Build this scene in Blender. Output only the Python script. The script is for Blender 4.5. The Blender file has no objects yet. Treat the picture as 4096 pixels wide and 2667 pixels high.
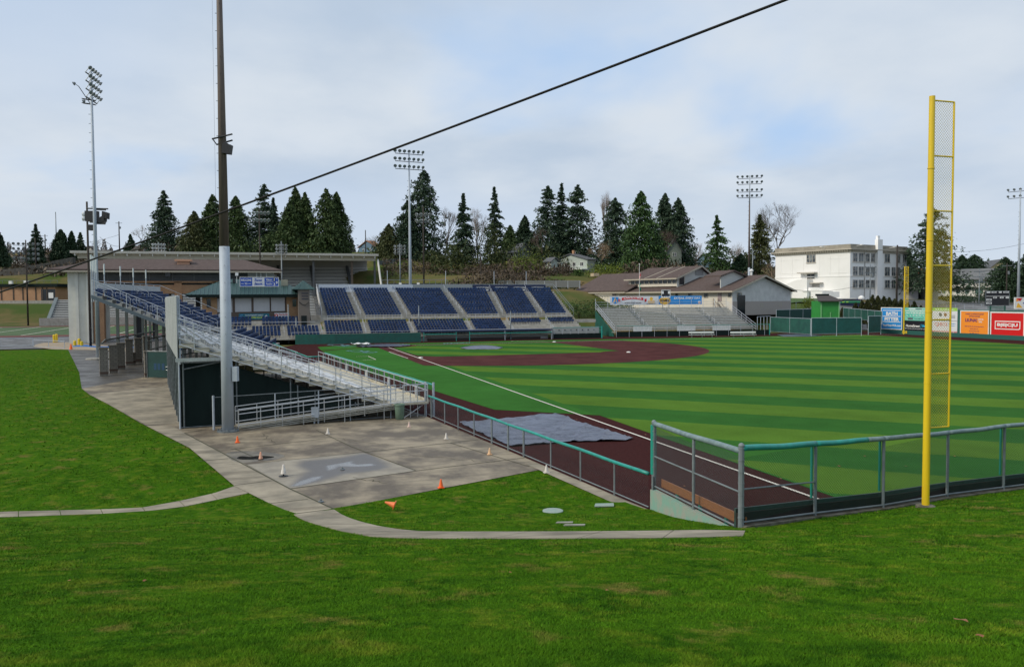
import bpy, bmesh, math, random
import numpy as np
from mathutils import Vector
random.seed(7); np.random.seed(7)
R = math.radians
sc = bpy.context.scene
COL = sc.collection

# ------------------------------------------------------------------ camera
# World: home plate at the origin, right-field foul line along +X, third-base line along +Y, metres.
CAM = np.array([124.710076, -18.9304225, 7.16619484])
YAW, PIT, ROL, FPX = 2.83714169, -0.04304572, -0.00524386, 3306.26973
FW = np.array([math.cos(YAW)*math.cos(PIT), math.sin(YAW)*math.cos(PIT), math.sin(PIT)])
_r = np.array([math.sin(YAW), -math.cos(YAW), 0.0]); _u = np.cross(_r, FW)
RT = _r*math.cos(ROL)+_u*math.sin(ROL); UP = -_r*math.sin(ROL)+_u*math.cos(ROL)
KS = 4096/2380
def ray(x, y): return FW + RT*(x*KS-2048)/FPX - UP*(y*KS-1333.5)/FPX
def G(x, y, z=0.0):
    d = ray(x, y); return CAM + d*(z-CAM[2])/d[2]
def PX(x, y, X):
    d = ray(x, y); return CAM + d*(X-CAM[0])/d[0]
def DP(x, y, D): return CAM + D*ray(x, y)
def proj(p):
    d = np.array(p, float)-CAM; z = d@FW
    return (2048+FPX*(d@RT)/z)/KS, (1333.5-FPX*(d@UP)/z)/KS
def ZD(y, D, x=1190.0): return float(DP(x, y, D)[2])
cd = bpy.data.cameras.new('camera'); cam = bpy.data.objects.new('camera', cd); COL.objects.link(cam)
cd.sensor_width = 36.0; cd.lens = FPX/4096*36; cd.clip_start = 0.1; cd.clip_end = 6000
from mathutils import Matrix
cam.matrix_world = Matrix(((RT[0], UP[0], -FW[0], CAM[0]), (RT[1], UP[1], -FW[1], CAM[1]), (RT[2], UP[2], -FW[2], CAM[2]), (0, 0, 0, 1)))
sc.camera = cam

# ------------------------------------------------------------------ materials
MATS = {}
def mat(name, col, rough=0.7, metal=0.0, col2=None, scale=2.0, detail=4.0, lo=0.35, hi=0.65, bump=0.0, bscale=None, stretch=None, coat=0.0, spec=0.5, rough2=None):
    if name in MATS: return MATS[name]
    m = bpy.data.materials.new(name); m.use_nodes = True; MATS[name] = m
    nt = m.node_tree; b = nt.nodes['Principled BSDF']
    b.inputs['Roughness'].default_value = rough; b.inputs['Metallic'].default_value = metal
    b.inputs['Specular IOR Level'].default_value = spec
    if coat: b.inputs['Coat Weight'].default_value = coat
    c = tuple(col)+(1,)
    b.inputs['Base Color'].default_value = c
    if col2 is not None or bump or rough2 is not None:
        tc = nt.nodes.new('ShaderNodeTexCoord'); mp = nt.nodes.new('ShaderNodeMapping')
        nt.links.new(tc.outputs['Object'], mp.inputs['Vector'])
        if stretch: mp.inputs['Scale'].default_value = stretch
        n = nt.nodes.new('ShaderNodeTexNoise'); n.inputs['Scale'].default_value = scale; n.inputs['Detail'].default_value = detail
        n.inputs['Roughness'].default_value = 0.6
        nt.links.new(mp.outputs['Vector'], n.inputs['Vector'])
        if col2 is not None or rough2 is not None:
            mr = nt.nodes.new('ShaderNodeMapRange'); mr.inputs['From Min'].default_value = lo; mr.inputs['From Max'].default_value = hi
            nt.links.new(n.outputs['Fac'], mr.inputs['Value'])
        if col2 is not None:
            mx = nt.nodes.new('ShaderNodeMix'); mx.data_type = 'RGBA'
            mx.inputs['A'].default_value = c; mx.inputs['B'].default_value = tuple(col2)+(1,)
            nt.links.new(mr.outputs['Result'], mx.inputs['Factor']); nt.links.new(mx.outputs['Result'], b.inputs['Base Color'])
        if rough2 is not None:
            m2 = nt.nodes.new('ShaderNodeMapRange'); m2.inputs['To Min'].default_value = rough; m2.inputs['To Max'].default_value = rough2
            nt.links.new(mr.outputs['Result'], m2.inputs['Value']); nt.links.new(m2.outputs['Result'], b.inputs['Roughness'])
        if bump:
            n2 = nt.nodes.new('ShaderNodeTexNoise'); n2.inputs['Scale'].default_value = bscale or scale*3; n2.inputs['Detail'].default_value = 3
            nt.links.new(mp.outputs['Vector'], n2.inputs['Vector'])
            bp = nt.nodes.new('ShaderNodeBump'); bp.inputs['Strength'].default_value = bump; bp.inputs['Distance'].default_value = 0.03
            nt.links.new(n2.outputs['Fac'], bp.inputs['Height']); nt.links.new(bp.outputs['Normal'], b.inputs['Normal'])
    return m
def leafmat(name, c1, c2, c3=None, rough=0.6, trans=0.15):
    """foliage colour that differs leaf by leaf and clump by clump"""
    if name in MATS: return MATS[name]
    m = bpy.data.materials.new(name); m.use_nodes = True; MATS[name] = m
    nt = m.node_tree; b = nt.nodes['Principled BSDF']; b.inputs['Roughness'].default_value = rough
    b.inputs['Specular IOR Level'].default_value = 0.25
    g = nt.nodes.new('ShaderNodeNewGeometry'); tc = nt.nodes.new('ShaderNodeTexCoord')
    n = nt.nodes.new('ShaderNodeTexNoise'); n.inputs['Scale'].default_value = 0.35; n.inputs['Detail'].default_value = 3
    nt.links.new(tc.outputs['Object'], n.inputs['Vector'])
    ad = nt.nodes.new('ShaderNodeMath'); ad.operation = 'MULTIPLY_ADD'; ad.inputs[1].default_value = 0.55; 
    nt.links.new(g.outputs['Random Per Island'], ad.inputs[0]); 
    mr = nt.nodes.new('ShaderNodeMapRange'); mr.inputs['From Min'].default_value = .3; mr.inputs['From Max'].default_value = .7; mr.inputs['To Max'].default_value = .45
    nt.links.new(n.outputs['Fac'], mr.inputs['Value']); nt.links.new(mr.outputs['Result'], ad.inputs[2])
    cr = nt.nodes.new('ShaderNodeValToRGB'); e = cr.color_ramp.elements
    e[0].color = tuple(c1)+(1,); e[0].position = .1; e[1].color = tuple(c2)+(1,); e[1].position = .75
    if c3: x = e.new(1.0); x.color = tuple(c3)+(1,)
    nt.links.new(ad.outputs[0], cr.inputs['Fac']); nt.links.new(cr.outputs['Color'], b.inputs['Base Color'])
    return m

# ------------------------------------------------------------------ mesh building
WL = {}
class MB:
    def __init__(s): s.v = []; s.f = []; s.mi = []; s.m = 0
    def add(s, vs, fs):
        o = len(s.v); s.v.extend([tuple(map(float, v)) for v in vs])
        for f in fs: s.f.append(tuple(i+o for i in f)); s.mi.append(s.m)
        return s
    def poly(s, pts): return s.add(pts, [tuple(range(len(pts)))])
    def boxf(s, o, ex, ey, ez):
        o, ex, ey, ez = (np.array(a, float) for a in (o, ex, ey, ez))
        v = [o, o+ex, o+ex+ey, o+ey, o+ez, o+ex+ez, o+ex+ey+ez, o+ey+ez]
        f = [(0, 3, 2, 1), (4, 5, 6, 7), (0, 1, 5, 4), (1, 2, 6, 5), (2, 3, 7, 6), (3, 0, 4, 7)]
        if np.dot(np.cross(ex, ey), ez) < 0: f = [t[::-1] for t in f]
        return s.add(v, f)
    def box(s, c, sx, sy, sz, ang=0.0):
        ca, sa = math.cos(ang), math.sin(ang); ex = np.array([ca, sa, 0])*sx; ey = np.array([-sa, ca, 0])*sy; ez = np.array([0, 0, sz])
        return s.boxf(np.array(c, float)-ex/2-ey/2-ez/2, ex, ey, ez)
    def tube(s, pts, r, n=6, r2=None, cap=True):
        pts = [np.array(p, float) for p in pts]; N = len(pts); vs = []; fs = []
        for i, p in enumerate(pts):
            t = pts[min(i+1, N-1)]-pts[max(i-1, 0)]; t = t/(np.linalg.norm(t)+1e-12)
            a = np.array([0, 0, 1.0]) if abs(t[2]) < .9 else np.array([1.0, 0, 0])
            u = np.cross(a, t); u /= np.linalg.norm(u); w = np.cross(t, u)
            rr = r if r2 is None else r+(r2-r)*i/max(1, N-1)
            for k in range(n):
                q = 2*math.pi*k/n; vs.append(p+rr*(math.cos(q)*u+math.sin(q)*w))
        for i in range(N-1):
            for k in range(n): fs.append((i*n+k, i*n+(k+1) % n, (i+1)*n+(k+1) % n, (i+1)*n+k))
        if cap: fs.append(tuple(range(n))[::-1]); fs.append(tuple(range((N-1)*n, N*n)))
        return s.add(vs, fs)
    def lathe(s, c, prof, n=16, axis=None):
        c = np.array(c, float); vs = []; fs = []
        if axis is None: u, w, t = np.array([1., 0, 0]), np.array([0, 1., 0]), np.array([0, 0, 1.])
        else:
            t = np.array(axis, float); t /= np.linalg.norm(t); a = np.array([0, 0, 1.]) if abs(t[2]) < .9 else np.array([1., 0, 0])
            u = np.cross(a, t); u /= np.linalg.norm(u); w = np.cross(t, u)
        for (r, z) in prof:
            for k in range(n):
                q = 2*math.pi*k/n; vs.append(c+r*(math.cos(q)*u+math.sin(q)*w)+z*t)
        P = len(prof)
        for i in range(P-1):
            for k in range(n): fs.append((i*n+k, i*n+(k+1) % n, (i+1)*n+(k+1) % n, (i+1)*n+k))
        fs.append(tuple(range(n))[::-1]); fs.append(tuple(range((P-1)*n, P*n)))
        return s.add(vs, fs)
    def prism(s, pts, off):
        """closed planar outline extruded by a vector"""
        pts = [np.array(p, float) for p in pts]; off = np.array(off, float); n = len(pts)
        nrm = sum((np.cross(pts[i]-pts[0], pts[(i+1) % n]-pts[0]) for i in range(n)), np.zeros(3))
        if np.dot(nrm, off) > 0: pts = pts[::-1]
        vs = pts+[p+off for p in pts]; fs = [tuple(range(n)), tuple(range(n, 2*n))[::-1]]
        fs += [(i, i+n, (i+1) % n+n, (i+1) % n) for i in range(n)]
        return s.add(vs, fs)
    def build(s, name, m, parent=None, smooth=False):
        if not s.v: return None
        off = WL.get(parent.name, np.zeros(3)) if parent else np.zeros(3)
        me = bpy.data.meshes.new(name)
        if parent is not None:
            v = np.array(s.v)-off
        else:                                             # a thing of one mesh: origin at its base centre
            v = np.array(s.v); c = (v.max(0)+v.min(0))/2; c[2] = v[:, 2].min(); off = c; v = v-c
        me.from_pydata(v.tolist(), [], s.f)
        for x in (m if isinstance(m, (list, tuple)) else [m]): me.materials.append(x)
        if any(s.mi): me.polygons.foreach_set('material_index', s.mi)
        if smooth: me.polygons.foreach_set('use_smooth', [True]*len(me.polygons))
        me.update()
        o = bpy.data.objects.new(name, me); COL.objects.link(o)
        if parent is not None: o.parent = parent; WL[o.name] = off
        else: o.location = off; WL[o.name] = np.array(off)
        return o
def tag(o, label, cat, group=None, kind=None):
    if label: o['label'] = label
    if cat: o['category'] = cat
    if group: o['group'] = group
    if kind: o['kind'] = kind
    return o
def struct(o): o['kind'] = 'structure'; return o
def thing(name, label, cat, loc=(0, 0, 0), group=None, rz=0.0):
    o = bpy.data.objects.new(name, None); COL.objects.link(o); o.location = tuple(map(float, loc)); o.empty_display_size = .3
    o.rotation_euler = (0, 0, rz); WL[o.name] = np.array(loc, float) if not rz else np.array(loc, float)
    return tag(o, label, cat, group)
def copy_tree(o, parent=None):
    c = o.copy(); COL.objects.link(c)
    if parent is not None: c.parent = parent
    for ch in list(o.children): copy_tree(ch, c)
    return c

def grid_sheet(name, outline, m, zf, step=1.0, bounds=None):
    """a ground sheet: outline in plan, cut into a grid, every vertex lifted to zf(x, y)"""
    from mathutils.geometry import delaunay_2d_cdt
    n = len(outline); cv, _, cf, *_r2 = delaunay_2d_cdt([Vector((float(p[0]), float(p[1]))) for p in outline], [(i, (i+1) % n) for i in range(n)], [], 1, 1e-4)
    bm = bmesh.new(); vs = [bm.verts.new((q.x, q.y, 0)) for q in cv]
    for f in cf: bm.faces.new([vs[i] for i in f])
    xs = [p[0] for p in outline]; ys = [p[1] for p in outline]
    if step:
        for ax, lo, hi in ((0, min(xs), max(xs)), (1, min(ys), max(ys))):
            st = step if not callable(step) else None
            k = math.floor(lo/step)*step+step
            while k < hi:
                co = [0, 0, 0]; co[ax] = k; no = [0, 0, 0]; no[ax] = 1
                bmesh.ops.bisect_plane(bm, geom=bm.verts[:]+bm.edges[:]+bm.faces[:], plane_co=co, plane_no=no); k += step
    for v in bm.verts: v.co.z = zf(v.co.x, v.co.y)
    bmesh.ops.recalc_face_normals(bm, faces=bm.faces[:])
    bm.normal_update()
    for f in bm.faces:
        if f.normal.z < 0: f.normal_flip()
    me = bpy.data.meshes.new(name); bm.to_mesh(me); bm.free(); me.materials.append(m)
    o = bpy.data.objects.new(name, me); COL.objects.link(o); WL[o.name] = np.zeros(3); return o

_fonts = {}
def text_geo(s, bold=0.0, shear=0.0):
    key = (s, bold, shear)
    if key in _fonts: return _fonts[key]
    cu = bpy.data.curves.new('lettering', 'FONT'); cu.body = s; cu.size = 1.0; cu.offset = bold; cu.shear = shear; cu.resolution_u = 3
    ob = bpy.data.objects.new('lettering', cu); COL.objects.link(ob)
    dg = bpy.context.evaluated_depsgraph_get(); me = bpy.data.meshes.new_from_object(ob.evaluated_get(dg))
    v = np.array([tuple(x.co) for x in me.vertices]) if len(me.vertices) else np.zeros((0, 3)); f = [tuple(p.vertices) for p in me.polygons]
    bpy.data.objects.remove(ob); bpy.data.curves.remove(cu); bpy.data.meshes.remove(me)
    _fonts[key] = (v, f); return v, f
def add_text(mb, s, o, ex, ey, w=None, h=None, nrm=None, bold=0.02, shear=0.0, arc=0.0):
    """centre o, unit right ex, unit up ey, fit to width w and height h, 6 mm thick plates standing off by nrm"""
    v, f = text_geo(s, bold, shear)
    if not len(v): return
    lo, hi = v.min(0), v.max(0); c = (lo+hi)/2; sz = hi-lo
    sx = w/sz[0] if w else h/sz[1]; sy = h/sz[1] if h else sx
    if nrm is None: nrm = np.cross(ex, ey)
    o = np.array(o, float); ex = np.array(ex, float); ey = np.array(ey, float)
    P = []
    for q in v:
        a = (q[0]-c[0])*sx; b2 = (q[1]-c[1])*sy
        if arc and w: b2 += arc*(1-(2*a/w)**2)
        P.append(o+ex*a+ey*b2+nrm*0.012)
    mb.add(P, f)
def inpoly(x, y, P):
    ins = False; n = len(P); j = n-1
    for i in range(n):
        xi, yi = P[i][0], P[i][1]; xj, yj = P[j][0], P[j][1]
        if (yi > y) != (yj > y) and x < (xj-xi)*(y-yi)/(yj-yi)+xi: ins = not ins
        j = i
    return ins
def inpoly_np(X, Y, P):
    ins = np.zeros(len(X), bool); n = len(P); j = n-1
    for i in range(n):
        xi, yi = P[i][0], P[i][1]; xj, yj = P[j][0], P[j][1]
        c = ((yi > Y) != (yj > Y)) & (X < (xj-xi)*(Y-yi)/((yj-yi) if yj != yi else 1e-9)+xi); ins ^= c; j = i
    return ins

# ------------------------------------------------------------------ common materials
GALV = mat('galvanised_steel', (.42, .47, .53), .6, .12, (.36, .405, .46), 1.2, 7, bump=.03)
GALVD = mat('weathered_galvanised', (.22, .25, .27), .5, .5, (.14, .16, .17), 5)
GALVM = mat('dull_grey_pipe', (.20, .235, .25), .6, .1, (.14, .165, .175), 2.5, 6)
ALU = mat('brushed_aluminium', (.62, .64, .66), .38, .75, (.50, .51, .52), 4)
ALUD = mat('aluminium_plank', (.36, .355, .32), .6, .15, (.22, .21, .17), 3, stretch=(1, 1, 1))
WHITE = mat('white_paint', (.78, .78, .76), .5, 0, (.70, .70, .68), 2)
BLACKM = mat('black_powder_coat', (.012, .012, .014), .5)
DKMETAL = mat('dark_metal', (.03, .033, .036), .5, .3)
TEAL = mat('teal_padding', (.015, .30, .25), .42, 0, (.02, .22, .19), 3)
GREYPAD = mat('faded_grey_padding', (.20, .27, .28), .55, 0, (.12, .18, .19), 4)
DGREEN = mat('dark_green_fabric', (.004, .011, .011), .8, 0, (.007, .017, .016), 1.2, bump=.2, bscale=6, stretch=(1, 1, .3), spec=.2)
GREENPAINT = mat('green_painted_wall', (.008, .10, .08), .5, 0, (.012, .075, .062), 1.5)
MIDGREEN = mat('green_windscreen', (.015, .10, .075), .7, 0, (.01, .065, .055), .8, bump=.15)
CONC = mat('pale_concrete', (.36, .35, .32), .85, 0, (.26, .25, .22), 1.5, bump=.1)
CONCD = mat('weathered_concrete', (.20, .19, .165), .85, 0, (.12, .115, .095), 2.5, bump=.2)
YELLOW = mat('yellow_paint', (.74, .52, .012), .42, 0, (.60, .40, .02), 1.1, 9, .45, .75, stretch=(3, 3, .35), bump=.04, bscale=30)
DARK = mat('dark_glass_and_shade', (.015, .018, .022), .12)  # also the painted shade inside open doors and bays
BLUEP = mat('navy_seat_plastic', (.014, .036, .105), .33, 0, (.020, .048, .135), .9)
def island_vary(m, lo, hi):
    nt = m.node_tree; b = nt.nodes['Principled BSDF']; src = b.inputs['Base Color'].links[0].from_socket
    g = nt.nodes.new('ShaderNodeNewGeometry'); r = nt.nodes.new('ShaderNodeMapRange'); r.inputs['To Min'].default_value = lo; r.inputs['To Max'].default_value = hi; nt.links.new(g.outputs['Random Per Island'], r.inputs['Value'])
    h = nt.nodes.new('ShaderNodeHueSaturation'); nt.links.new(r.outputs[0], h.inputs['Value']); nt.links.new(src, h.inputs['Color']); nt.links.new(h.outputs[0], b.inputs['Base Color'])
island_vary(BLUEP, .6, 1.5)
WOODP = mat('dark_wood_pole', (.045, .034, .027), .85, 0, (.025, .02, .016), 4, stretch=(4, 4, .3))
BROWNP = mat('rusted_brown_steel', (.15, .115, .098), .65, .1, (.085, .066, .058), 1.2, stretch=(2, 2, .2))
# ------------------------------------------------------------------ sky and sun
w = bpy.data.worlds.new('World'); sc.world = w; w.use_nodes = True
nt = w.node_tree; nt.nodes.clear(); N = nt.nodes.new; L = nt.links.new
SUN_EL, SUN_AZ = R(38), R(-80)
SKY_STR = 0.1
out = N('ShaderNodeOutputWorld'); bg = N('ShaderNodeBackground'); bg.inputs['Strength'].default_value = SKY_STR
sky = N('ShaderNodeTexSky'); sky.sky_type = 'NISHITA'; sky.sun_disc = False; sky.sun_elevation = SUN_EL
sky.sun_rotation = math.atan2(math.cos(SUN_AZ), math.sin(SUN_AZ)); sky.air_density = 1.0; sky.dust_density = 1.2; sky.ozone_density = 1.0
tc = N('ShaderNodeTexCoord'); sep = N('ShaderNodeSeparateXYZ'); L(tc.outputs['Generated'], sep.inputs[0])
zz = N('ShaderNodeMath'); zz.operation = 'MAXIMUM'; zz.inputs[1].default_value = 0.0; L(sep.outputs['Z'], zz.inputs[0])
za = N('ShaderNodeMath'); za.operation = 'ADD'; za.inputs[1].default_value = 0.22; L(zz.outputs[0], za.inputs[0])
dv = N('ShaderNodeVectorMath'); dv.operation = 'DIVIDE'
cz = N('ShaderNodeCombineXYZ'); [L(za.outputs[0], cz.inputs[i]) for i in range(3)]
L(tc.outputs['Generated'], dv.inputs[0]); L(cz.outputs[0], dv.inputs[1])
def noise(scale, detail, rough, off, dist=0.0):
    mp = N('ShaderNodeMapping'); mp.inputs['Location'].default_value = off; L(dv.outputs[0], mp.inputs['Vector'])
    n = N('ShaderNodeTexNoise'); n.inputs['Scale'].default_value = scale; n.inputs['Detail'].default_value = detail; n.inputs['Roughness'].default_value = rough
    n.inputs['Distortion'].default_value = dist; L(mp.outputs[0], n.inputs['Vector']); return n.outputs['Fac']
def mrange(x, a, b, c=0.0, d=1.0):
    m = N('ShaderNodeMapRange'); m.inputs['From Min'].default_value = a; m.inputs['From Max'].default_value = b; m.inputs['To Min'].default_value = c; m.inputs['To Max'].default_value = d
    m.interpolation_type = 'SMOOTHSTEP'; L(x, m.inputs['Value']); return m.outputs['Result']
def mixc(f, a, b):
    m = N('ShaderNodeMix'); m.data_type = 'RGBA'; L(f, m.inputs['Factor'])
    for s, k in ((a, 'A'), (b, 'B')):
        if isinstance(s, tuple): m.inputs[k].default_value = s+(1,)
        else: L(s, m.inputs[k])
    return m.outputs['Result']
k = 1/SKY_STR
shade = mrange(noise(1.1, 6, .52, (3.1, 1.7, 0)), .34, .66)                    # bright tops and grey undersides
cloud = mixc(shade, (.485*k, .59*k, .73*k), (.69*k, .755*k, .83*k))
big = mrange(noise(.55, 3, .5, (7.3, 2.2, 0)), .38, .66)
cloud = mixc(big, cloud, (.55*k, .66*k, .82*k))
gap = mrange(noise(.8, 5, .5, (4.6, 5.4, 0), .2), .55, .74)
skc = mixc(gap, cloud, mixc(mrange(gap, 0, 1, .88, .88), sky.outputs[0], (.48*k, .66*k, .93*k)))
hor = mrange(sep.outputs['Z'], .0, .16)
skc = mixc(hor, (.64*k, .725*k, .83*k), skc)
L(skc, bg.inputs['Color']); L(bg.outputs[0], out.inputs[0])
sl = bpy.data.lights.new('sun', 'SUN'); sl.energy = 2.6; sl.angle = R(16); sl.color = (1.0, .91, .76)
so = bpy.data.objects.new('sun', sl); COL.objects.link(so)
sd = Vector((math.cos(SUN_EL)*math.cos(SUN_AZ), math.cos(SUN_EL)*math.sin(SUN_AZ), math.sin(SUN_EL)))
so.rotation_euler = sd.to_track_quat('Z', 'Y').to_euler(); so.location = (60, -60, 80)
sc.view_settings.view_transform = 'Standard'; sc.view_settings.look = 'None'; sc.view_settings.exposure = 0.0; sc.view_settings.gamma = 1.0

# ------------------------------------------------------------------ terrain
CP = []
for X in range(-60, 141, 20):
    for Y in range(-80, 91, 20):
        if not (X < -20 and Y > 5): CP.append((X, Y, -.12))
for X in range(-130, -60, 20):
    for Y in range(-140, 1, 20): CP.append((X, Y, -.12))
for t in [(0, 750, 250), (60, 752, 250), (0, 706, 285), (100, 706, 285), (0, 645, 330), (100, 640, 335), (160, 628, 340), (0, 608, 380), (150, 606, 390), (60, 622, 372),
          (0, 592, 520), (200, 588, 480), (400, 588, 345), (400, 585, 450), (640, 598, 330), (640, 585, 420), (860, 598, 325), (860, 588, 400),
          (900, 668, 225), (900, 628, 290), (950, 600, 325), (1000, 606, 330), (1100, 640, 275), (1180, 655, 245), (1180, 615, 310), (1250, 642, 268), (1345, 666, 215), (1300, 672, 210), (1295, 704, 192), (1350, 728, 184), (1400, 735, 178), (1440, 737, 176), (1345, 722, 196), (1400, 722, 200),
          (1280, 636, 292), (1380, 634, 292), (1500, 632, 300), (1600, 640, 310), (1665, 640, 285), (1750, 650, 300), (1560, 624, 320),
          (1702, 733, 172), (1826, 729, 190), (1500, 733, 180), (1975, 696, 226), (1850, 690, 245), (2107, 698, 250), (1880, 703, 200), (1940, 715, 185),
          (2150, 735, 175), (2300, 715, 230), (2380, 714, 235), (2250, 692, 300), (2380, 690, 300), (2040, 742, 158), (2168, 708, 215), (2300, 640, 400), (2380, 640, 400), (2100, 640, 400), (1850, 640, 380)]:
    CP.append(tuple(DP(*t)))
for X, Y in [(-20, 110), (0, 112), (30, 108), (60, 100), (90, 80), (110, 50), (120, 100)]: CP.append((X, Y, .2))
for a in range(0, 360, 20): CP.append((-150+800*math.cos(R(a)), 60+800*math.sin(R(a)), 26 if 60 < a < 300 else 8))
CP = np.array(CP)
TX = np.arange(-900, 200.1, 10); TY = np.arange(-560, 760.1, 10)
gx, gy = np.meshgrid(TX, TY, indexing='ij')
d2 = (gx[..., None]-CP[:, 0])**2+(gy[..., None]-CP[:, 1])**2+40.0
wt = 1/d2**2.0
TZ = (wt*CP[:, 2]).sum(-1)/wt.sum(-1)
flat = ((gx > -60) & (gx < 135) & (gy > -100) & (gy < 100) & ~((gx < -38) & (gy > -5)) & ~((gx < -20) & (gy > 85))) | ((gx > -25) & (gx < 135) & (gy > 85) & (gy < 115))
TZ[flat] = -.12
def TER(x, y):
    i = (x-TX[0])/10; j = (y-TY[0])/10; i0 = int(min(max(i, 0), len(TX)-2)); j0 = int(min(max(j, 0), len(TY)-2)); a = i-i0; b = j-j0
    return float(TZ[i0, j0]*(1-a)*(1-b)+TZ[i0+1, j0]*a*(1-b)+TZ[i0, j0+1]*(1-a)*b+TZ[i0+1, j0+1]*a*b)
m = MB(); nx, ny = TZ.shape
m.v = [(float(TX[i]), float(TY[j]), float(TZ[i, j])) for i in range(nx) for j in range(ny)]
m.f = [(i*ny+j, (i+1)*ny+j, (i+1)*ny+j+1, i*ny+j+1) for i in range(nx-1) for j in range(ny-1)]; m.mi = [0]*len(m.f)
HILL = mat('rough_hillside_grass', (.055, .085, .02), .95, 0, (.15, .11, .05), .05, 8, .42, .6, bump=.5, bscale=1.5, spec=.05)
me = bpy.data.meshes.new('hillside'); me.from_pydata(m.v, [], m.f); me.materials.append(HILL); me.polygons.foreach_set('use_smooth', [True]*len(m.f))
ter = bpy.data.objects.new('hillside', me); COL.objects.link(ter); struct(ter)

# lawn: flat by the plaza, rising to the knoll the photograph was taken from
def toe(Y): return 100.6+0.3*(min(max(Y, -27), -6)+6)
def LAWN(x, y):
    s = x-toe(y); z = .2*(s if s > 30 else math.log1p(math.exp(s))); return min(z, 7.0)
def GL(x, y):
    d = ray(x, y); lo, hi = 1.0, 400.0
    for _ in range(50):
        q = (lo+hi)/2; p = CAM+q*d
        if p[2] > LAWN(p[0], p[1]): lo = q
        else: hi = q
    return CAM+lo*d
FENCE = [GL(x, y) for x, y in [(1722, 1226), (1894, 1203), (2052, 1184), (2201, 1158), (2332, 1141)]]      # outfield fence posts
FENCE.append(FENCE[-1]+(FENCE[-1]-FENCE[-2])*1.2); FENCE.append(FENCE[-1]+(FENCE[-2]-FENCE[-3])*2)
WALLA = np.array([99.95, -6.2, 0.0])                                                                        # low end of the retaining wall
plaza_left = [G(x, y) for x, y in [(158, 812), (184, 865), (190, 903), (206, 916), (245, 936), (330, 985), (440, 1041), (545, 1130), (700, 1207)]]
path_in = [GL(x, y) for x, y in [(776, 1184), (830, 1210), (880, 1223), (930, 1231), (975, 1235), (1040, 1236), (1190, 1236), (1350, 1235.5), (1520, 1234), (1640, 1232), (1733, 1234)]]
path_out = [GL(x, y) for x, y in [(683, 1196), (745, 1222), (800, 1236), (860, 1247), (930, 1251), (1005, 1252), (1170, 1252), (1335, 1252), (1500, 1251), (1630, 1249), (1728, 1246)]]
plaza_front = [G(x, y) for x, y in [(776, 1184), (1020, 1137), (1272, 1089)]]
front_kerb = [G(1272, 1089), np.array([99.8, -6.5, 0])]
lawn_outline = [(x[0], x[1]) for x in ([np.array([14., -70, 0])]+plaza_left+plaza_front+[front_kerb[1], np.array([100.3, -6.3, 0])]+FENCE)]
lawn_outline += [(98, 40), (150, 40), (150, -75)]
lawn_outline[0] = (-12.5, -75)
GRASSM = bpy.data.materials.new('lawn_grass'); GRASSM.use_nodes = True
def grass_nodes(mm, blades):
    nt = mm.node_tree; b = nt.nodes['Principled BSDF']; b.inputs['Roughness'].default_value = .7 if blades else .9; b.inputs['Specular IOR Level'].default_value = .06 if blades else .02
    tc = nt.nodes.new('ShaderNodeTexCoord')
    def nz(scale, detail, lo, hi, rough=.6):
        n = nt.nodes.new('ShaderNodeTexNoise'); n.inputs['Scale'].default_value = scale; n.inputs['Detail'].default_value = detail; n.inputs['Roughness'].default_value = rough
        nt.links.new(tc.outputs['Object'], n.inputs['Vector'])
        r = nt.nodes.new('ShaderNodeMapRange'); r.inputs['From Min'].default_value = lo; r.inputs['From Max'].default_value = hi
        nt.links.new(n.outputs['Fac'], r.inputs['Value']); return r.outputs['Result'], n
    def mx(f, a, bb):
        x = nt.nodes.new('ShaderNodeMix'); x.data_type = 'RGBA'; nt.links.new(f, x.inputs['Factor'])
        for s, kk in ((a, 'A'), (bb, 'B')):
            if isinstance(s, tuple): x.inputs[kk].default_value = s+(1,)
            else: nt.links.new(s, x.inputs[kk])
        return x.outputs['Result']
    f1, _ = nz(.55, 8, .36, .64, .7); f2, _ = nz(.8, 7, .56, .72, .7); f3, _ = nz(3.2, 7, .42, .60, .65); f4, _ = nz(1.3, 7, .52, .74, .7)
    c = mx(f1, (.016, .061, .002), (.045, .121, .004))
    c = mx(f3, c, (.051, .128, .004))
    c = mx(f4, c, (.140, .180, .014)); c = mx(f2, c, (.165, .125, .035))
    if blades:
        g = nt.nodes.new('ShaderNodeNewGeometry'); r = nt.nodes.new('ShaderNodeMapRange'); r.inputs['To Min'].default_value = .85; r.inputs['To Max'].default_value = 1.75
        nt.links.new(g.outputs['Random Per Island'], r.inputs['Value'])
        h = nt.nodes.new('ShaderNodeHueSaturation'); nt.links.new(r.outputs['Result'], h.inputs['Value']); nt.links.new(c, h.inputs['Color']); c = h.outputs['Color']
    else:
        n = nt.nodes.new('ShaderNodeTexNoise'); n.inputs['Scale'].default_value = 14; n.inputs['Detail'].default_value = 6; nt.links.new(tc.outputs['Object'], n.inputs['Vector'])
        bp = nt.nodes.new('ShaderNodeBump'); bp.inputs['Strength'].default_value = .8; bp.inputs['Distance'].default_value = .06
        nt.links.new(n.outputs['Fac'], bp.inputs['Height']); nt.links.new(bp.outputs['Normal'], b.inputs['Normal'])
    nt.links.new(c, b.inputs['Base Color'])
grass_nodes(GRASSM, False)
BLADEM = bpy.data.materials.new('grass_blades'); BLADEM.use_nodes = True; grass_nodes(BLADEM, True)
struct(grid_sheet('lawn', lawn_outline, GRASSM, LAWN, 1.5))

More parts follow.
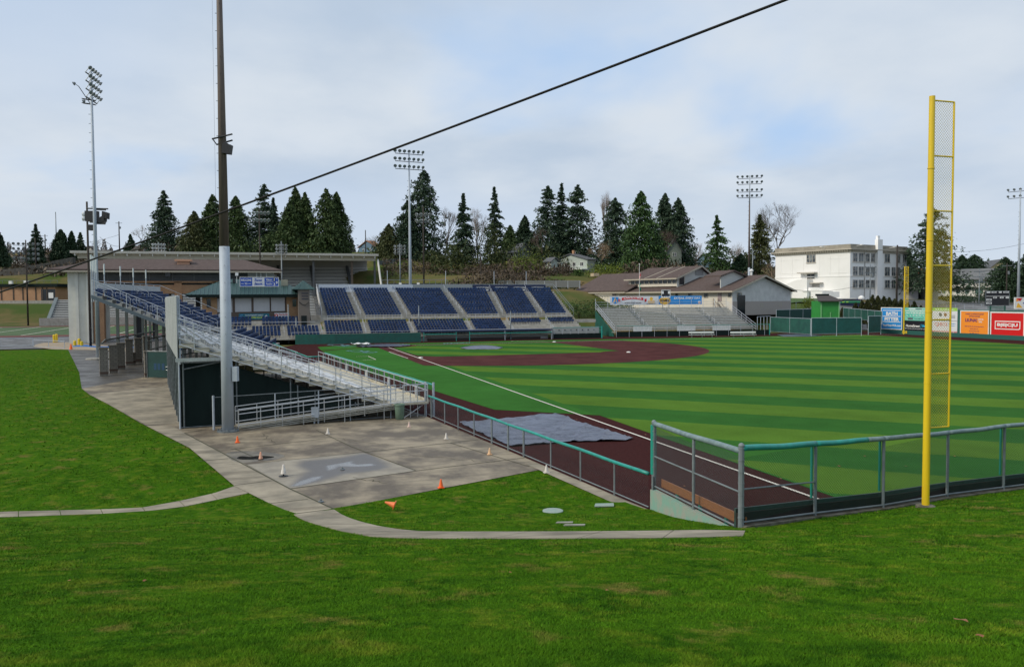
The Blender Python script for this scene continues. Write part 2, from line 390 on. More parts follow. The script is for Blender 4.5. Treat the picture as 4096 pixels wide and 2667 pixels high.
# ------------------------------------------------------------------ playing field
TRACK = mat('maroon_rubber_track', (.038, .013, .013), .95, 0, (.058, .021, .020), 7, 8, bump=.3, bscale=60, spec=.02)
DIRT = mat('infield_dirt', (.095, .036, .034), .95, 0, (.062, .023, .023), .35, 9, bump=.3, bscale=40, spec=.02)
def zc(z): return lambda x, y: z
trk = [(73, -9.6), (99.9, -6.4), (105.9, -6.8)]+[(p[0]-.1, p[1]) for p in FENCE[1:]]+[(96, 45), (84, 75), (60, 93), (27, 96.5), (-10, 101), (-14, 99), (-13.5, -8), (-10, -12), (5, -18), (40, -14)]
struct(grid_sheet('warning_track', trk, TRACK, zc(0.0), 0))
TURF = bpy.data.materials.new('artificial_turf'); TURF.use_nodes = True
nt = TURF.node_tree; b = nt.nodes['Principled BSDF']; b.inputs['Roughness'].default_value = .95; b.inputs['Specular IOR Level'].default_value = .02
tc = nt.nodes.new('ShaderNodeTexCoord'); sp = nt.nodes.new('ShaderNodeSeparateXYZ'); nt.links.new(tc.outputs['Object'], sp.inputs[0])
def M(op, a, bb=None, c=None):
    n = nt.nodes.new('ShaderNodeMath'); n.operation = op
    for i, s in enumerate((a, bb, c)):
        if s is None: continue
        if isinstance(s, (int, float)): n.inputs[i].default_value = s
        else: nt.links.new(s, n.inputs[i])
    return n.outputs[0]
sa, ca = math.sin(R(46.5)), math.cos(R(46.5))
v = M('ADD', M('MULTIPLY', sp.outputs['X'], -sa), M('MULTIPLY', sp.outputs['Y'], ca))
nj = nt.nodes.new('ShaderNodeTexNoise'); nj.inputs['Scale'].default_value = 2.2; nj.inputs['Detail'].default_value = 6; nt.links.new(tc.outputs['Object'], nj.inputs['Vector'])
v = M('ADD', v, M('MULTIPLY', M('SUBTRACT', nj.outputs['Fac'], .5), .35))
ph = M('MULTIPLY', M('ADD', v, 8.4), 1/9.72)
fr = M('FRACT', ph)
st = M('GREATER_THAN', fr, .5)                                      # mown bands 4.9 m wide, 45 degrees to the foul line
uu = M('ADD', M('MULTIPLY', sp.outputs['X'], ca), M('MULTIPLY', sp.outputs['Y'], sa))
fair = M('GREATER_THAN', sp.outputs['Y'], 1.0)
fair = M('MULTIPLY', fair, M('GREATER_THAN', sp.outputs['X'], -.5))
n1 = nt.nodes.new('ShaderNodeTexNoise'); n1.inputs['Scale'].default_value = .5; n1.inputs['Detail'].default_value = 8; nt.links.new(tc.outputs['Object'], n1.inputs['Vector'])
n2 = nt.nodes.new('ShaderNodeTexNoise'); n2.inputs['Scale'].default_value = 12; n2.inputs['Detail'].default_value = 6; nt.links.new(tc.outputs['Object'], n2.inputs['Vector'])
def mixn(f, a, bb):
    x = nt.nodes.new('ShaderNodeMix'); x.data_type = 'RGBA'
    if isinstance(f, float): x.inputs['Factor'].default_value = f
    else: nt.links.new(f, x.inputs['Factor'])
    for s, kk in ((a, 'A'), (bb, 'B')):
        if isinstance(s, tuple): x.inputs[kk].default_value = s+(1,)
        else: nt.links.new(s, x.inputs[kk])
    return x.outputs['Result']
cst = mixn(st, (.032, .115, .021), (.078, .160, .021))
cst = mixn(fair, (.037, .132, .023), cst)
n3 = nt.nodes.new('ShaderNodeTexNoise'); n3.inputs['Scale'].default_value = .09; n3.inputs['Detail'].default_value = 4; nt.links.new(tc.outputs['Object'], n3.inputs['Vector'])
vv = M('ADD', M('MULTIPLY', n3.outputs['Fac'], .5), M('ADD', M('MULTIPLY', n1.outputs['Fac'], .45), M('MULTIPLY', n2.outputs['Fac'], .75)))
hs = nt.nodes.new('ShaderNodeHueSaturation'); nt.links.new(M('ADD', vv, .14), hs.inputs['Value']); nt.links.new(cst, hs.inputs['Color']); nt.links.new(hs.outputs[0], b.inputs['Base Color'])
bp = nt.nodes.new('ShaderNodeBump'); bp.inputs['Strength'].default_value = .5; bp.inputs['Distance'].default_value = .02; nt.links.new(n2.outputs['Fac'], bp.inputs['Height']); nt.links.new(bp.outputs[0], b.inputs['Normal'])
turf = [(100.3, .8), (86, .95), (78.6, 1.12), (74, -4.2), (61, -5.7), (45, -8.2), (30, -9.4), (9.2, -9.9), (-1.3, -9.7), (-4.9, -3), (-6, 8), (-6.7, 25), (-4.1, 48), (-3, 75), (-1.5, 88), (8, 89.3), (32, 88), (60, 78), (84, 55), (98, 30), (100.4, 8)]
struct(grid_sheet('turf_field', turf, TURF, zc(.012), 0))
arc = [(14+28.6*math.cos(a), 14+28.6*math.sin(a)) for a in np.linspace(R(-33), R(123), 48)]
struct(grid_sheet('infield_dirt', [(2, -1.5), (38, -1.6)]+arc[1:-1]+[(-1.6, 38), (-1.5, 2)], DIRT, zc(.020), 0))
home = [(.2+4.4*math.cos(a), .1+4.4*math.sin(a)) for a in np.linspace(0, 2*math.pi, 40)[:-1]]
struct(grid_sheet('home_plate_circle', home, DIRT, zc(.026), 0))
struct(grid_sheet('dugout_path', [(7.6, -10.2), (8.9, -10.2), (3.9, -4.0), (2.9, -3.6)], TRACK, zc(.020), 0))
ingr = [(4.9, .55), (14, .4), (23.0, .7), (25.3, 2.6), (25.8, 6), (25.84, 13.8), (25.5, 22.6)]
ingr += [(27.43+3.6*math.cos(a), 27.43+3.6*math.sin(a)) for a in np.linspace(R(-120), R(-185), 8)]+[(15, 27.4), (3.4, 26.85), (1.2, 26.0), (.3, 24.1), (.45, 4.9), (1.8, 4.6), (3.4, 3.4), (4.6, 1.8)]
struct(grid_sheet('infield_turf', ingr, TURF, zc(.028), 0))
LINE = mat('white_line_paint', (.70, .66, .58), .8, 0, (.60, .55, .48), 6)
m = MB()
def strip(m, a, b, w, z):
    a = np.array(a, float); b = np.array(b, float); d = b-a; d /= np.linalg.norm(d); n = np.array([-d[1], d[0]])*w/2
    m.poly([(*(a-n), z), (*(b-n), z), (*(b+n), z), (*(a+n), z)])
strip(m, (4.3, 0), (101.2, 0), .14, .036); strip(m, (0, 4.3), (0, 98.6), .14, .036)
strip(m, (14.2, -1.53), (27.2, -1.3), .12, .036); strip(m, (14.2, -1.5), (14.35, -.1), .1, .036)
for a, bb in (((21.8, -6.83), (21.69, -5.24)), ((21.69, -5.3), (27.8, -5.2)), ((27.78, -5.14), (28.0, -6.8)), ((-6.0, 22), (-4.6, 22)), ((-4.6, 22), (-4.6, 27.5))): strip(m, a, bb, .11, .036)
o = m.build('foul_lines', LINE); struct(o)
MARKB = mat('pale_blue_turf_paint', (.13, .28, .33), .8, 0, (.05, .16, .14), 3, 5, .45, .7)
for nm, c, s, a in (('painted_logo', (12.6, -4.6), 1.0, .35), ('painted_logo', (-3.4, -5.6), 1.15, .3)):
    m = MB()
    def st2(p, w=.3):
        for q0, q1 in zip(p[:-1], p[1:]):
            f = lambda q: (c[0]+s*(q[0]*math.cos(a)-q[1]*math.sin(a)), c[1]+s*(q[0]*math.sin(a)+q[1]*math.cos(a)))
            strip(m, f(q0), f(q1), w*s, .036)
    st2([(-2.4+1.2*math.cos(t), -.2+.9*math.sin(t)) for t in np.linspace(.6, 5.4, 14)]); st2([(-1.2+2.6*t, .75*math.sin(5*t)) for t in np.linspace(0, 1, 12)], .45)
    st2([(1.6+.9*math.cos(t), .1+.8*math.sin(t)) for t in np.linspace(0, 6.28, 16)], .25); st2([(-3, -1.2), (2.6, -.9), (3.1, -.2)], .2)
    struct(m.build(nm, MARKB))
m = MB(); p0 = G(1028, 799); p1 = G(1099, 796.5); ex = (p1-p0)/np.linalg.norm(p1-p0)
add_text(m, 'AQUASOX', (p0+p1)/2+np.array([0, 0, .03]), ex, np.array([-ex[1], ex[0], 0]), np.linalg.norm(p1-p0), 2.0, np.array([0, 0, 1.]), .03, .3)
struct(m.build('painted_turf_lettering', MARKB))

# ------------------------------------------------------------------ plaza, paths, asphalt
WET = mat('damp_concrete_plaza', (.31, .26, .185), .6, 0, (.125, .103, .078), .36, 10, .40, .58, bump=.15, bscale=9, rough2=.6, spec=.22, stretch=(1, 1.25, 1))
def detail_concrete(m):                                             # dark water streaks on top of the broad stains
    nt = m.node_tree; b = nt.nodes['Principled BSDF']; src = b.inputs['Base Color'].links[0].from_socket
    tc = nt.nodes.new('ShaderNodeTexCoord'); mp = nt.nodes.new('ShaderNodeMapping'); mp.inputs['Scale'].default_value = (2.2, .5, 1); mp.inputs['Rotation'].default_value = (0, 0, R(25))
    nt.links.new(tc.outputs['Object'], mp.inputs[0])
    n = nt.nodes.new('ShaderNodeTexNoise'); n.inputs['Scale'].default_value = .9; n.inputs['Detail'].default_value = 7; nt.links.new(mp.outputs[0], n.inputs['Vector'])
    r = nt.nodes.new('ShaderNodeMapRange'); r.inputs['From Min'].default_value = .5; r.inputs['From Max'].default_value = .68; r.inputs['To Max'].default_value = .5; nt.links.new(n.outputs['Fac'], r.inputs['Value'])
    x = nt.nodes.new('ShaderNodeMix'); x.data_type = 'RGBA'; x.inputs['B'].default_value = (.10, .085, .064, 1)
    nt.links.new(r.outputs[0], x.inputs['Factor']); nt.links.new(src, x.inputs['A']); nt.links.new(x.outputs['Result'], b.inputs['Base Color'])
detail_concrete(WET)
SLAB = mat('pale_slab_concrete', (.31, .275, .215), .7, 0, (.22, .195, .155), .9, 7, .4, .62, bump=.1, bscale=12)
WALKM = mat('walkway_concrete', (.36, .315, .24), .85, 0, (.20, .18, .14), .6, 8, .38, .64, bump=.15, bscale=10, spec=.2)
detail_concrete(WALKM)
JOINT = mat('slab_joint', (.055, .055, .03), .9)
ASPH = mat('damp_asphalt', (.07, .066, .062), .6, 0, (.13, .12, .108), .35, 8, .4, .65, bump=.25, bscale=25, rough2=.3)
pl = [(p[0], p[1]) for p in plaza_left[2:]]+[(plaza_front[0][0], plaza_front[0][1]), (plaza_front[1][0], plaza_front[1][1]), (plaza_front[2][0], plaza_front[2][1]), (99.9, -6.5), (99.9, -6.28), (75.2, -9.0), (73, -9.6), (40, -14), (40, -28)]
struct(grid_sheet('concrete_plaza', pl, WET, zc(.02), 0))
struct(grid_sheet('asphalt_forecourt', [(p[0], p[1]) for p in [plaza_left[0], plaza_left[1], plaza_left[2]]]+[(56, -29), (56, -20), (20, -22), (-56, -20), (-56, -75), (-13.5, -75), (-13.5, -46)], ASPH, zc(.01), 0))
def jl(m, a, b, w=.05, z=.030): strip(m, a[:2], b[:2], w, z)
walkl = [G(x, y) for x, y in [(429, 1007), (674, 1137), (773, 1183)]]
m = MB()
for a, bb in zip(walkl[:-1], walkl[1:]): jl(m, a, bb, .075)
for x0, y0, x1, y1 in [(392.5, 1029, 463, 1023), (461, 1073, 530, 1066), (545, 1129, 630, 1118), (630, 1171, 716, 1161), (671, 1197, 773, 1184), (573, 1080, 844, 1052), (844, 1052, 1046, 1030), (1046, 1030, 1130, 1020), (674, 1137, 967, 1095),
                       (967, 1095, 817, 1039), (817, 1039, 735, 1000), (536, 1045, 759, 1020), (967, 1095, 1240, 1062), (1046, 1030, 1230, 1085), (330, 985, 429, 975), (250, 940, 400, 925), (215, 920, 398, 908), (290, 962, 415, 950), (429, 1007, 470, 1000), (360, 1006, 440, 1012), (590, 1063, 545, 1043)]:
    jl(m, G(x0, y0), G(x1, y1))
struct(m.build('plaza_joints', JOINT))
wk = [G(x, y) for x, y in [(340, 990), (440, 1041), (545, 1130), (700, 1207), (773, 1183), (674, 1137), (573, 1081), (429, 1007), (400, 990)]]
struct(grid_sheet('plaza_walkway', [(p[0], p[1]) for p in wk], WALKM, zc(.025), 0))
struct(grid_sheet('pale_paving', [tuple(G(x, y)[:2]) for x, y in [(207, 917), (392, 897), (412, 945), (425, 985), (340, 988), (250, 939)]], WALKM, zc(.025), 0))
sl4 = [G(x, y) for x, y in [(574, 1080), (844, 1052.5), (966, 1095), (674, 1136)]]
def zA(x, y): return 348.6+.293*x, 813.5+.293*y
WETP = mat('rain_wet_concrete', (.20, .178, .14), .5, 0, (.10, .088, .072), .9, 6, .4, .6, rough2=.5)
PUD = mat('standing_water', (.03, .029, .028), .02, spec=.6)
def blob(name, pts, mm, z):
    P = [G(*zA(*p))[:2] for p in pts]; q = []
    n = len(P)
    for i in range(n):                                              # rounded outline (Catmull-Rom)
        a, bb, c, d = P[i-1], P[i], P[(i+1) % n], P[(i+2) % n]
        for t in np.linspace(0, 1, 6)[:-1]: q.append(tuple(.5*((2*bb)+(-a+c)*t+(2*a-5*bb+4*c-d)*t*t+(-a+3*bb-3*c+d)*t**3)))
    struct(grid_sheet(name, q, mm, zc(z), 0))
def zpl(pts): return [G(*zA(*p))[:2] for p in pts]
DAMP = zpl([(1095, 1092), (1140, 1025), (1225, 965), (1150, 925), (1190, 880), (1500, 853), (1680, 820), (1790, 822), (1880, 890), (1925, 930), (1840, 958), (1560, 990), (1350, 1052), (1180, 1090)])
POOLS = [zpl(q) for q in ([(1115, 1085), (1180, 1045), (1290, 1010), (1370, 1000), (1360, 1020), (1270, 1055), (1180, 1080)], [(1395, 920), (1480, 905), (1590, 885), (1620, 880), (1600, 897), (1640, 910), (1750, 903), (1800, 915), (1720, 925), (1600, 928), (1500, 925), (1470, 945), (1405, 960)])]
def sdist(x, y, P):
    best = 1e9; n = len(P)
    for i in range(n):
        ax, ay = P[i]; bx, by = P[(i+1) % n]; dx, dy = bx-ax, by-ay; q = max(0, min(1, ((x-ax)*dx+(y-ay)*dy)/(dx*dx+dy*dy+1e-9))); best = min(best, math.hypot(x-ax-q*dx, y-ay-q*dy))
    return best if inpoly(x, y, P) else -best
ss = lambda v, a, b: (lambda q: q*q*(3-2*q))(max(0.0, min(1.0, (v-a)/(b-a))))
so_ = grid_sheet('pale_slab', [(p[0], p[1]) for p in sl4], SLAB, zc(.025), .14); struct(so_)
nm = SLAB.node_tree; bs = nm.nodes['Principled BSDF']; base = bs.inputs['Base Color'].links[0].from_socket
for nme, fn in (('damp', lambda x, y: ss(sdist(x, y, DAMP), -.22, .45)), ('pool', lambda x, y: max(ss(sdist(x, y, q), -.10, .12) for q in POOLS))):
    at = so_.data.attributes.new(nme, 'FLOAT', 'POINT'); at.data.foreach_set('value', [fn(v.co.x, v.co.y) for v in so_.data.vertices])
    an = nm.nodes.new('ShaderNodeAttribute'); an.attribute_name = nme; mx_ = nm.nodes.new('ShaderNodeMix'); mx_.data_type = 'RGBA'; nm.links.new(an.outputs['Fac'], mx_.inputs['Factor']); nm.links.new(base, mx_.inputs['A'])
    mx_.inputs['B'].default_value = (.105, .094, .086, 1) if nme == 'damp' else (.13, .13, .135, 1); base = mx_.outputs['Result']
    mr_ = nm.nodes.new('ShaderNodeMapRange'); nm.links.new(an.outputs['Fac'], mr_.inputs['Value']); mr_.inputs['To Min'].default_value = .7; mr_.inputs['To Max'].default_value = .42 if nme == 'damp' else .02
    if nme == 'damp': rsock = mr_.outputs['Result']; 
    else: mm_ = nm.nodes.new('ShaderNodeMath'); mm_.operation = 'MINIMUM'; nm.links.new(rsock, mm_.inputs[0]); nm.links.new(mr_.outputs['Result'], mm_.inputs[1]); nm.links.new(mm_.outputs[0], bs.inputs['Roughness'])
nm.links.new(base, bs.inputs['Base Color']); bs.inputs['Specular IOR Level'].default_value = .6
m = MB(); rc = random.Random(4)
for x0, y0, x1, y1 in [(700, 1010, 905, 1035), (960, 1060, 1150, 1075), (820, 1110, 900, 1125), (1100, 1010, 1010, 985), (640, 1030, 610, 1008)]:
    a, b2 = G(x0, y0), G(x1, y1); d = (b2-a)[:2]; n_ = np.array([-d[1], d[0]])/np.linalg.norm(d); pts = [a[:2]+d*q+n_*rc.gauss(0, .12)*math.sin(math.pi*q) for q in np.linspace(0, 1, 14)]
    for p, q in zip(pts[:-1], pts[1:]): strip(m, p, q, .022+.012*rc.random(), .029)
struct(m.build('concrete_cracks', JOINT))
blob('puddle', [(690, 862), (720, 845), (800, 850), (860, 842), (960, 845), (985, 852), (930, 862), (850, 870), (740, 872)], PUD, .030)
blob('damp_patch', [(600, 830), (700, 805), (900, 810), (1060, 835), (1020, 865), (860, 885), (700, 895)], WETP, .026)
# path round the bullpen, laid in slabs that follow the lawn
m = MB()
def slabs(m, A, B, n, z=.02, zf=LAWN, gap=.012):
    def res(P, n):
        P = [np.array(p[:2]) for p in P]; L = np.cumsum([0]+[np.linalg.norm(b-a) for a, b in zip(P[:-1], P[1:])])
        return [np.array([np.interp(t, L, [p[k] for p in P]) for k in (0, 1)]) for t in np.linspace(0, L[-1], n+1)]
    sub = 5; a = res(A, n*sub); b = res(B, n*sub)
    for i in range(n*sub):
        g0 = gap if i % sub == 0 else 0; g1 = gap if i % sub == sub-1 else 0
        p0, p1, q0, q1 = a[i], a[i+1], b[i], b[i+1]
        d = (p1-p0)/np.linalg.norm(p1-p0); e = (q1-q0)/np.linalg.norm(q1-q0)
        c = [p0+d*g0, p1-d*g1, q1-e*g1, q0+e*g0]
        c = [np.array([x[0], x[1], zf(x[0], x[1])+z]) for x in c]
        nrm = np.cross(c[1]-c[0], c[3]-c[0])
        if nrm[2] < 0: c = c[::-1]
        m.prism(c, (0, 0, -.1))
slabs(m, path_in, path_out, 9)
struct(m.build('path', WALKM))
m = MB(); slabs(m, [GL(x, y) for x, y in [(545, 1130), (500, 1146), (420, 1164), (330, 1180), (240, 1184), (0, 1190), (-150, 1195)]], [GL(x, y) for x, y in [(577, 1146), (520, 1158), (430, 1177), (350, 1187), (240, 1194), (0, 1202), (-150, 1208)]], 8)
struct(m.build('pavement', WALKM))
m = MB(); kb = [(plaza_front[2][0]+.3, plaza_front[2][1]+.7), (99.9, -6.42)]
strip(m, (91.2, -7.55), (99.75, -6.68), .55, .035); struct(m.build('kerb_strip', WALKM))
# distant football field, running track and terraces of asphalt seen to the left of the stands
FBT = mat('football_turf', (.06, .105, .03), .9, 0, (.035, .08, .02), .15); RTRK = mat('red_running_track', (.15, .045, .035), .9, 0, (.11, .03, .03), .3)
struct(grid_sheet('running_track', [(-58, -105), (-58, 30), (-133, 30), (-133, -150), (-80, -150)], RTRK, zc(.0), 0))
struct(grid_sheet('football_field', [(-66, -120), (-66, 25), (-124, 25), (-124, -160), (-80, -160)], FBT, zc(.02), 0))
m = MB()
for i in range(14): strip(m, (-66, -100+i*9), (-124, -100+i*9), .3, .035)
struct(m.build('yard_lines', LINE))
PATIO = mat('beige_patio', (.36, .29, .20), .85, 0, (.28, .22, .16), 1)
struct(grid_sheet('patio', [tuple(G(x, y)[:2]) for x, y in [(76, 806), (84, 801), (100, 797), (156, 796), (226, 801), (300, 806), (300, 818), (226, 814), (171, 813), (120, 812)]], PATIO, zc(.03), 0))
BLUEPT = mat('blue_ground_paint', (.02, .14, .42), .7)
struct(grid_sheet('blue_band', [tuple(G(x, y)[:2]) for x, y in [(168, 803), (200, 801.5), (226, 805), (310, 806), (310, 809), (226, 808), (200, 806), (170, 806)]], BLUEPT, zc(.036), 0))
# car park and banks to the right
def onter(name, px, mm, dz=.15):
    struct(grid_sheet(name, [tuple(p) for p in px], mm, lambda x, y: TER(x, y)+dz, 10))
onter('car_park', [DP(2030, 740, 172)[:2], DP(2420, 725, 165)[:2], DP(2420, 700, 285)[:2], DP(2240, 700, 285)[:2], DP(2120, 705, 255)[:2], DP(1990, 700, 205)[:2], DP(1870, 712, 192)[:2], DP(1850, 722, 176)[:2]], ASPH)
SHORT = mat('short_green_grass', (.035, .085, .012), .9, 0, (.05, .10, .02), .3)
onter('grass_bank', [DP(1835, 705, 204)[:2], DP(1900, 706, 206)[:2], DP(1965, 706, 212)[:2], DP(1950, 700, 226)[:2], DP(1820, 690, 232)[:2]], SHORT, .3)
onter('grass_verge', [DP(2090, 700, 290)[:2], DP(2260, 700, 290)[:2], DP(2240, 698, 300)[:2], DP(2090, 698, 300)[:2]], SHORT, .4)

# ------------------------------------------------------------------ grass blades
excl = [[tuple(p[:2]) for p in path_in]+[tuple(p[:2]) for p in path_out[::-1]], pl]
sw = [GL(x, y)[:2] for x, y in [(545, 1130), (500, 1146), (420, 1164), (330, 1180), (240, 1184), (0, 1190), (-150, 1195), (-150, 1208), (0, 1202), (240, 1194), (350, 1187), (430, 1177), (520, 1158), (577, 1146)]]
excl.append([tuple(p) for p in sw])
excl.append([(91.2, -7.85), (99.9, -6.95), (99.9, -6.3), (91.2, -7.2)])
toe_np = lambda Y: 100.6+.3*(np.clip(Y, -27, -6)+6)
V = []
def blades(n, d0, d1, h, wd, rng):
    # points spread over the lawn between two distances from the camera
    u = rng.random(n); D = np.sqrt(d0*d0+u*(d1*d1-d0*d0)); a = rng.uniform(-.84, .84, n)
    fx = np.array([FW[0], FW[1]])/np.hypot(FW[0], FW[1]); rx = np.array([RT[0], RT[1]])
    X = CAM[0]+D*(np.cos(a)*fx[0]+np.sin(a)*rx[0]); Y = CAM[1]+D*(np.cos(a)*fx[1]+np.sin(a)*rx[1])
    k = inpoly_np(X, Y, lawn_outline)
    for P in excl: k &= ~inpoly_np(X, Y, P)
    X, Y = X[k], Y[k]; n = len(X)
    s = X-toe_np(Y); Z = np.minimum(.2*np.where(s > 30, s, np.log1p(np.exp(np.minimum(s, 30)))), 7.0)
    hh = h*rng.uniform(.5, 1.3, n)*(1+.45*np.sin(X*1.9+1.3*np.sin(Y*1.1))*np.cos(Y*1.7)); q = rng.uniform(0, 2*math.pi, n); lean = rng.uniform(.3, 1.9, n)*hh; q2 = q+rng.uniform(-1, 1, n)+math.pi/2
    w2 = wd*rng.uniform(.6, 1.3, n)/2
    A = np.stack([X-w2*np.cos(q), Y-w2*np.sin(q), Z-.005], 1); B = np.stack([X+w2*np.cos(q), Y+w2*np.sin(q), Z-.005], 1)
    T = np.stack([X+lean*np.cos(q2), Y+lean*np.sin(q2), Z+hh], 1)
    V.append(np.stack([A, B, T], 1).reshape(-1, 3))
rng = np.random.default_rng(3)
blades(520000, 2.2, 8, .020, .006, rng); blades(430000, 8, 15, .022, .010, rng); blades(300000, 15, 24, .026, .016, rng); blades(200000, 24, 40, .032, .03, rng); blades(160000, 40, 115, .05, .07, rng)
V = np.concatenate(V).astype(np.float32); n = len(V)
me = bpy.data.meshes.new('lawn_blades'); me.vertices.add(n); me.loops.add(n); me.polygons.add(n//3)
me.vertices.foreach_set('co', V.ravel()); me.loops.foreach_set('vertex_index', np.arange(n, dtype=np.int32)); me.polygons.foreach_set('loop_start', np.arange(0, n, 3, dtype=np.int32))
me.update(calc_edges=True); me.materials.append(BLADEM)
o = bpy.data.objects.new('lawn_blades', me); COL.objects.link(o); tag(o, 'short green grass blades covering the sloping lawn', 'grass', kind='stuff')
# ------------------------------------------------------------------ chain-link and pipe fences
def chainlink(m, A, B, h, pitch=.085, r=.0036, za=0.0, zb=None, lim=None):
    """woven wire between two posts: both diagonals as real wires, bottom za, top za+h (vertical plane through A, B)"""
    A = np.array(A, float); B = np.array(B, float); d = B-A; W = np.hypot(d[0], d[1]); u = d/W
    n = np.array([-u[1], u[0], 0])/1.0; n = n/np.linalg.norm(n)
    k = -h
    while k < W:
        for s in (1, -1):
            a0, b0 = k, k+h
            t0, t1 = max(a0, 0), min(b0, W)
            if t1-t0 > .01:
                z0, z1 = (t0-a0), (t1-a0)
                if s < 0: z0, z1 = h-z0, h-z1
                p = A+u*t0+np.array([0, 0, z0])+n*s*r; q = A+u*t1+np.array([0, 0, z1])+n*s*r
                m.tube([p, q], r, 3, cap=False)
        k += pitch
WIRE = mat('galvanised_wire', (.07, .08, .08), .6)
WIREG = mat('green_coated_wire', (.008, .05, .035), .6)
GREENPOST = mat('teal_post_wrap', (.01, .26, .20), .5)
KERB = mat('mossy_concrete_kerb', (.16, .15, .12), .9, 0, (.06, .055, .035), 3, bump=.3)
WALLG = mat('peeling_green_wall', (.20, .36, .29), .75, 0, (.30, .32, .27), 2.2, 7, .4, .6, bump=.15)
BOARDM = mat('dark_green_board', (.03, .07, .06), .6, 0, (.02, .03, .025), 5); BOARDB = mat('board_back_timber', (.012, .011, .010), .9, 0, (.022, .018, .012), 4)
ORANGEWOOD = mat('orange_stained_plank', (.42, .17, .05), .6, 0, (.28, .10, .03), 6, stretch=(1, 8, 8))
ft = thing('outfield_fence', 'chain link outfield fence along the lawn with sagging green and grey padded top rail', 'fence', FENCE[0])
def wv(p, z): return np.array([p[0], p[1], z])
def _top(p, x, y): d = ray(x, y); return CAM[2]+np.dot(p[:2]-CAM[:2], d[:2])/np.dot(d[:2], d[:2])*d[2]
zr = [_top(p, x, y) for p, (x, y) in zip(FENCE, [(1722, 1041), (1894, 1031), (2052, 1018), (2201, 1005), (2332, 990)])]; zr += [zr[-1]+(zr[-1]-zr[-2])*.6]*2
#                                 # top rail heights
for i, p in enumerate(FENCE):
    m = MB(); r = .075 if i == 0 else .045
    m.tube([wv(p, LAWN(p[0], p[1])-.3), wv(p, zr[i]+(.05 if i == 0 else 0))], r, 10)
    for q in range(7): m.tube([wv(p, p[2]+.25+q*.3), wv(p, p[2]+.275+q*.3)], r*1.12, 10)
    if i == 0: m.lathe(wv(p, zr[i]+.05), [(r*1.1, 0), (r*1.1, .03), (r*.7, .07), (.01, .09)], 12)
    m.build('fence_post', GALVM, ft)
m = MB(); m2 = MB(); mw = MB(); mb = MB()
for i in range(len(FENCE)-1):
    a, b = FENCE[i], FENCE[i+1]
    mb.tube([wv(a, a[2]+.14), wv(b, b[2]+.14)], .028, 8)
    if i == 0: mb.tube([wv(a, a[2]+1.0), wv(b, b[2]+1.02)], .024, 8)
    W = np.hypot(*(b-a)[:2]); h = min(zr[i], zr[i+1])-max(a[2], b[2])-.14
    if i < 5: chainlink(mw, wv(a, max(a[2], b[2])+.12), wv(b, max(a[2], b[2])+.12), h)
    sag = lambda q: -.012*math.sin(math.pi*q)+.008*math.sin(9*q+i*2)
    P = [wv(a+(b-a)*q, zr[i]+(zr[i+1]-zr[i])*q+sag(q)) for q in np.linspace(0, 1, 17)]
    if i == 1: m.tube(P[:13], .08, 12, .076); m2.tube(P[12:], .074, 12)
    else: (m if i == 0 else m2).tube(P, .082 if i == 0 else .074, 12)
m.build('top_padding', TEAL, ft, True); m2.build('top_padding', GREYPAD, ft, True)
mb.build('fence_rail', GALVM, ft); mw.build('chain_link', WIREG, ft)
m = MB(); mk = MB(); bk = MB()
for i in range(len(FENCE)-1):
    a, b = FENCE[i], FENCE[i+1]; d = (b-a)/np.linalg.norm((b-a)[:2]); n = np.array([-abs(d[1]), d[0], 0])
    n = np.array([d[1], -d[0], 0]); n = -n if n[0] > 0 else n
    m.boxf(wv(a+n*.16, 0), wv(b-a, 0), n*.05, (0, 0, a[2]-.1)) if False else m.prism([wv(a+n*.16, 0), wv(b+n*.16, 0), wv(b+n*.16, b[2]+.47), wv(a+n*.16, a[2]+.47)], n*.06); bk.prism([wv(a+n*.10, 0), wv(b+n*.10, 0), wv(b+n*.10, b[2]+.36), wv(a+n*.10, a[2]+.36)], n*.05)
    mk.boxf(wv(a-n*.16, -.2), wv(b-a, b[2]-a[2]), n*.26, (0, 0, a[2]+.27))
m.build('wall_board', BOARDM, ft); bk.build('board_back', BOARDB, ft)
tag(mk.build('kerb_wall', KERB), 'mossy concrete kerb at the foot of the outfield fence', 'kerb')
for i in (1, 2, 4):                                                             # green wrap tied to the posts on the field side
    p = FENCE[i]+np.array([-.09, -.06, 0]); mm = MB(); mm.tube([wv(p, p[2]+.55), wv(p, zr[i]-.05)], .035, 8); mm.build('post_wrap', GREENPOST, ft)

bf = thing('bullpen_fence', 'short tall chain link fence standing on the peeling green wall at the bullpen corner', 'fence', WALLA)
A, B = WALLA.copy(), FENCE[0].copy(); wz = lambda t: .74+(1.06-.74)*t; tz = lambda t: 2.95+(3.2-2.95)*t
pt = lambda t, z: wv(A+(B-A)*t, z)
for t, r in ((0.0, .075), (.52, .045)):
    m = MB(); m.tube([pt(t, wz(t)-.35 if t else 0.05), pt(t, tz(t)+(.05 if t == 0 else -.05))], r, 10)
    for q in range(7): m.tube([pt(t, wz(t)+.15+q*.3), pt(t, wz(t)+.175+q*.3)], r*1.12, 10)
    if t == 0: m.lathe(pt(0, tz(0)+.04), [(.08, 0), (.08, .03), (.05, .07), (.01, .09)], 12)
    m.build('fence_post', GALVM, bf)
m = MB(); m.tube([pt(.0, 1.25)+np.array([-.03, -.0, 0]), pt(.0, 2.9)+np.array([-.03, -.0, 0])], .098, 12); m.build('post_padding', GREENPOST, bf)
m = MB(); m.tube([pt(0, wz(0)+.12), pt(1, wz(1)+.12)], .028, 8); m.tube([pt(0, 1.86), pt(1, 2.12)], .026, 8); m.build('fence_rail', GALVM, bf)
m = MB()
